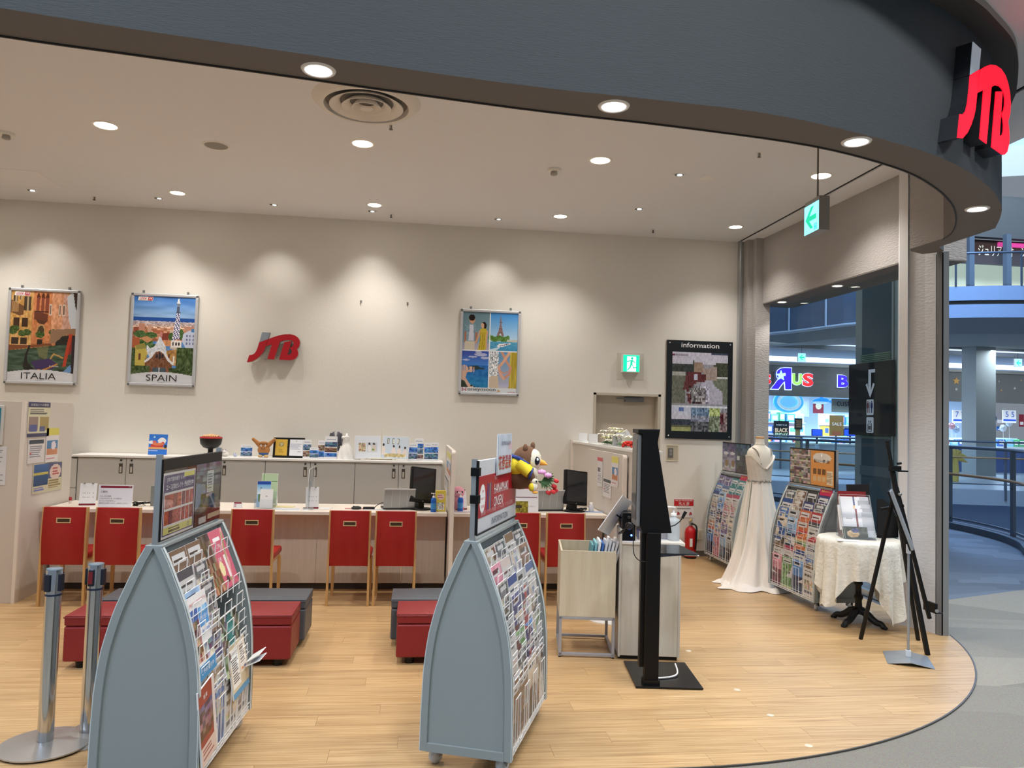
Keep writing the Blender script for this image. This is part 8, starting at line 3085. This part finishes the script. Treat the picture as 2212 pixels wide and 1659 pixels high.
# ---- black easel
EM = mat('easel_black', (8, 8, 9), .5, spec=.3)
t = thing('easel', 'black wooden tripod display easel standing near the white column', 'easel', (3.74, 5.56, 0))


def W2(x, y, z):
    return (x-3.74, y-5.56, z)


def bar(b, p0, p1, w_, d_, yawdir=(1, 0, 0)):
    a, c = Vector(p0), Vector(p1)
    d = (c-a).normalized()
    s1 = d.cross(Vector((0, 1, 0))).normalized()*w_/2
    s2 = d.cross(s1).normalized()*d_/2
    vs = [a-s1-s2, a+s1-s2, a+s1+s2, a-s1+s2, c-s1-s2, c+s1-s2, c+s1+s2, c-s1+s2]
    return b.add(vs, [(0, 3, 2, 1), (4, 5, 6, 7), (0, 1, 5, 4), (1, 2, 6, 5), (2, 3, 7, 6), (3, 0, 4, 7)])


obj('mast', bar(bar(B(), W2(3.593, 5.52, 1.575), W2(3.66, 5.49, 1.15), .020, .022), W2(3.625, 5.505, 1.36), W2(3.813, 5.349, 0), .030, .026), EM, t, .002)
obj('leg', bar(B(), W2(3.648, 5.50, 1.20), W2(3.536, 5.763, 0), .024, .024), EM, t, .002)
obj('leg', bar(B(), W2(3.66, 5.52, 1.18), W2(4.00, 5.726, 0), .024, .024), EM, t, .002)
obj('mast_rear', bar(B(), W2(3.665, 5.51, 1.22), W2(3.90, 5.45, .24), .024, .024), EM, t, .002)
obj('crossbar', bar(B(), W2(3.585, 5.58, 1.045), W2(3.70, 5.47, 1.085), .018, .018), EM, t)
obj('clamp', B().box(-.05, -.02, -.02, .03, .02, .018, M=T(*W2(3.65, 5.49, 1.365))).box(-.01, -.03, -.006, .07, -.015, .006, M=T(*W2(3.66, 5.49, 1.345))).tube([W2(3.66, 5.49, 1.40), W2(3.69, 5.49, 1.405)], .010, 8), EM, t)
obj('knob', B().lathe([(.012, 0), (.012, .02), (1e-5, .021)], 12, M=T(*W2(3.66, 5.47, 1.17)) @ RX(PI/2)), mat('knob_silver', (150, 150, 150), .3, .8), t)
obj('tray', B().box(-.01, -.07, -.035, .012, .07, .040, M=T(*W2(3.955, 5.52, .31))).box(.012, -.07, -.035, .055, .07, -.028, M=T(*W2(3.955, 5.52, .31))), EM, t, .002)
obj('tray_hook', B().lathe([(.014, 0), (.014, .006)], 12, M=T(*W2(3.95, 5.44, .30)) @ RX(PI/2)), chrome, t)

# ---- silver sign stand with tent base
sil = mat('satin_silver', (160, 168, 176), .35, .6)
t = thing('sign_stand', 'slim silver floor sign stand with a tent shaped base plate', 'stand', (3.574, 5.227, 0), R(-27))
b = B()
for s in (-1, 1):
    b.add([(0, -.165, .030), (s*.150, -.150, .004), (s*.150, .165, .004), (0, .165, .030), (0, -.165, .026), (s*.150, -.150, 0), (s*.150, .165, 0), (0, .165, .026)],
          [(0, 1, 2, 3) if s > 0 else (3, 2, 1, 0), (7, 6, 5, 4) if s > 0 else (4, 5, 6, 7), (0, 4, 5, 1) if s > 0 else (1, 5, 4, 0), (2, 6, 7, 3) if s > 0 else (3, 7, 6, 2), (1, 5, 6, 2) if s > 0 else (2, 6, 5, 1)])
obj('base_plate', b, sil, t)
obj('pole', B().tube([(0, 0, .03), (0, 0, .815)], .009, 10), sil, t)
obj('socket', B().box(-.018, -.014, .028, .018, .014, .075), mat('socket_clear', (206, 214, 222), .2), t, .003)
Ti = t_matrix(t).inverted()
h0, h1 = Ti @ Vector((3.60, 5.22, .80)), Ti @ Vector((3.455, 5.26, 1.215))
hm = Ti @ Vector((3.60*1.06, 5.22*1.06, .80))
dd = (hm-h0).normalized()*.24
b = B()
nrm = (h1-h0).cross(dd).normalized()*.009
P = [h0-dd*.4, h0+dd*.6, h1+dd*.6, h1-dd*.4]
b.add([v-nrm for v in P]+[v+nrm for v in P], [(0, 3, 2, 1), (4, 5, 6, 7), (0, 1, 5, 4), (1, 2, 6, 5), (2, 3, 7, 6), (3, 0, 4, 7)])
obj('sign_panel', b, sil, t, .002)
obj('panel_backing', B().add([v+nrm*1.1 for v in P]+[v+nrm*2.2 for v in P], [(0, 3, 2, 1), (4, 5, 6, 7), (0, 1, 5, 4), (1, 2, 6, 5), (2, 3, 7, 6), (3, 0, 4, 7)]), blackm, t)
obj('panel_joint', B().box(-.014, -.014, .765, .014, .014, .83), mat('socket_clear'), t, .003)

# grey-white tape dots on the wood floor
for k, (px, py) in enumerate(((1487, 1406), (1664, 1545), (1747, 1611), (1592, 1490), (1880, 1322))):
    q = atZ(px, py, 0)
    o = obj('floor_sticker', B().lathe([(1e-5, .0012), (.021, .001), (.0215, 0)], 14, M=T(float(q[0]), float(q[1]), .0004)), mat('sticker_white', (206, 194, 172), .6))
    tag(o, 'small round pale sticker on the wood floor, ' + ('right of the podium', 'near the curved edge', 'nearest the camera by the curved edge', 'between podium and curved edge', 'under the round table')[k], 'sticker', 'floor stickers')
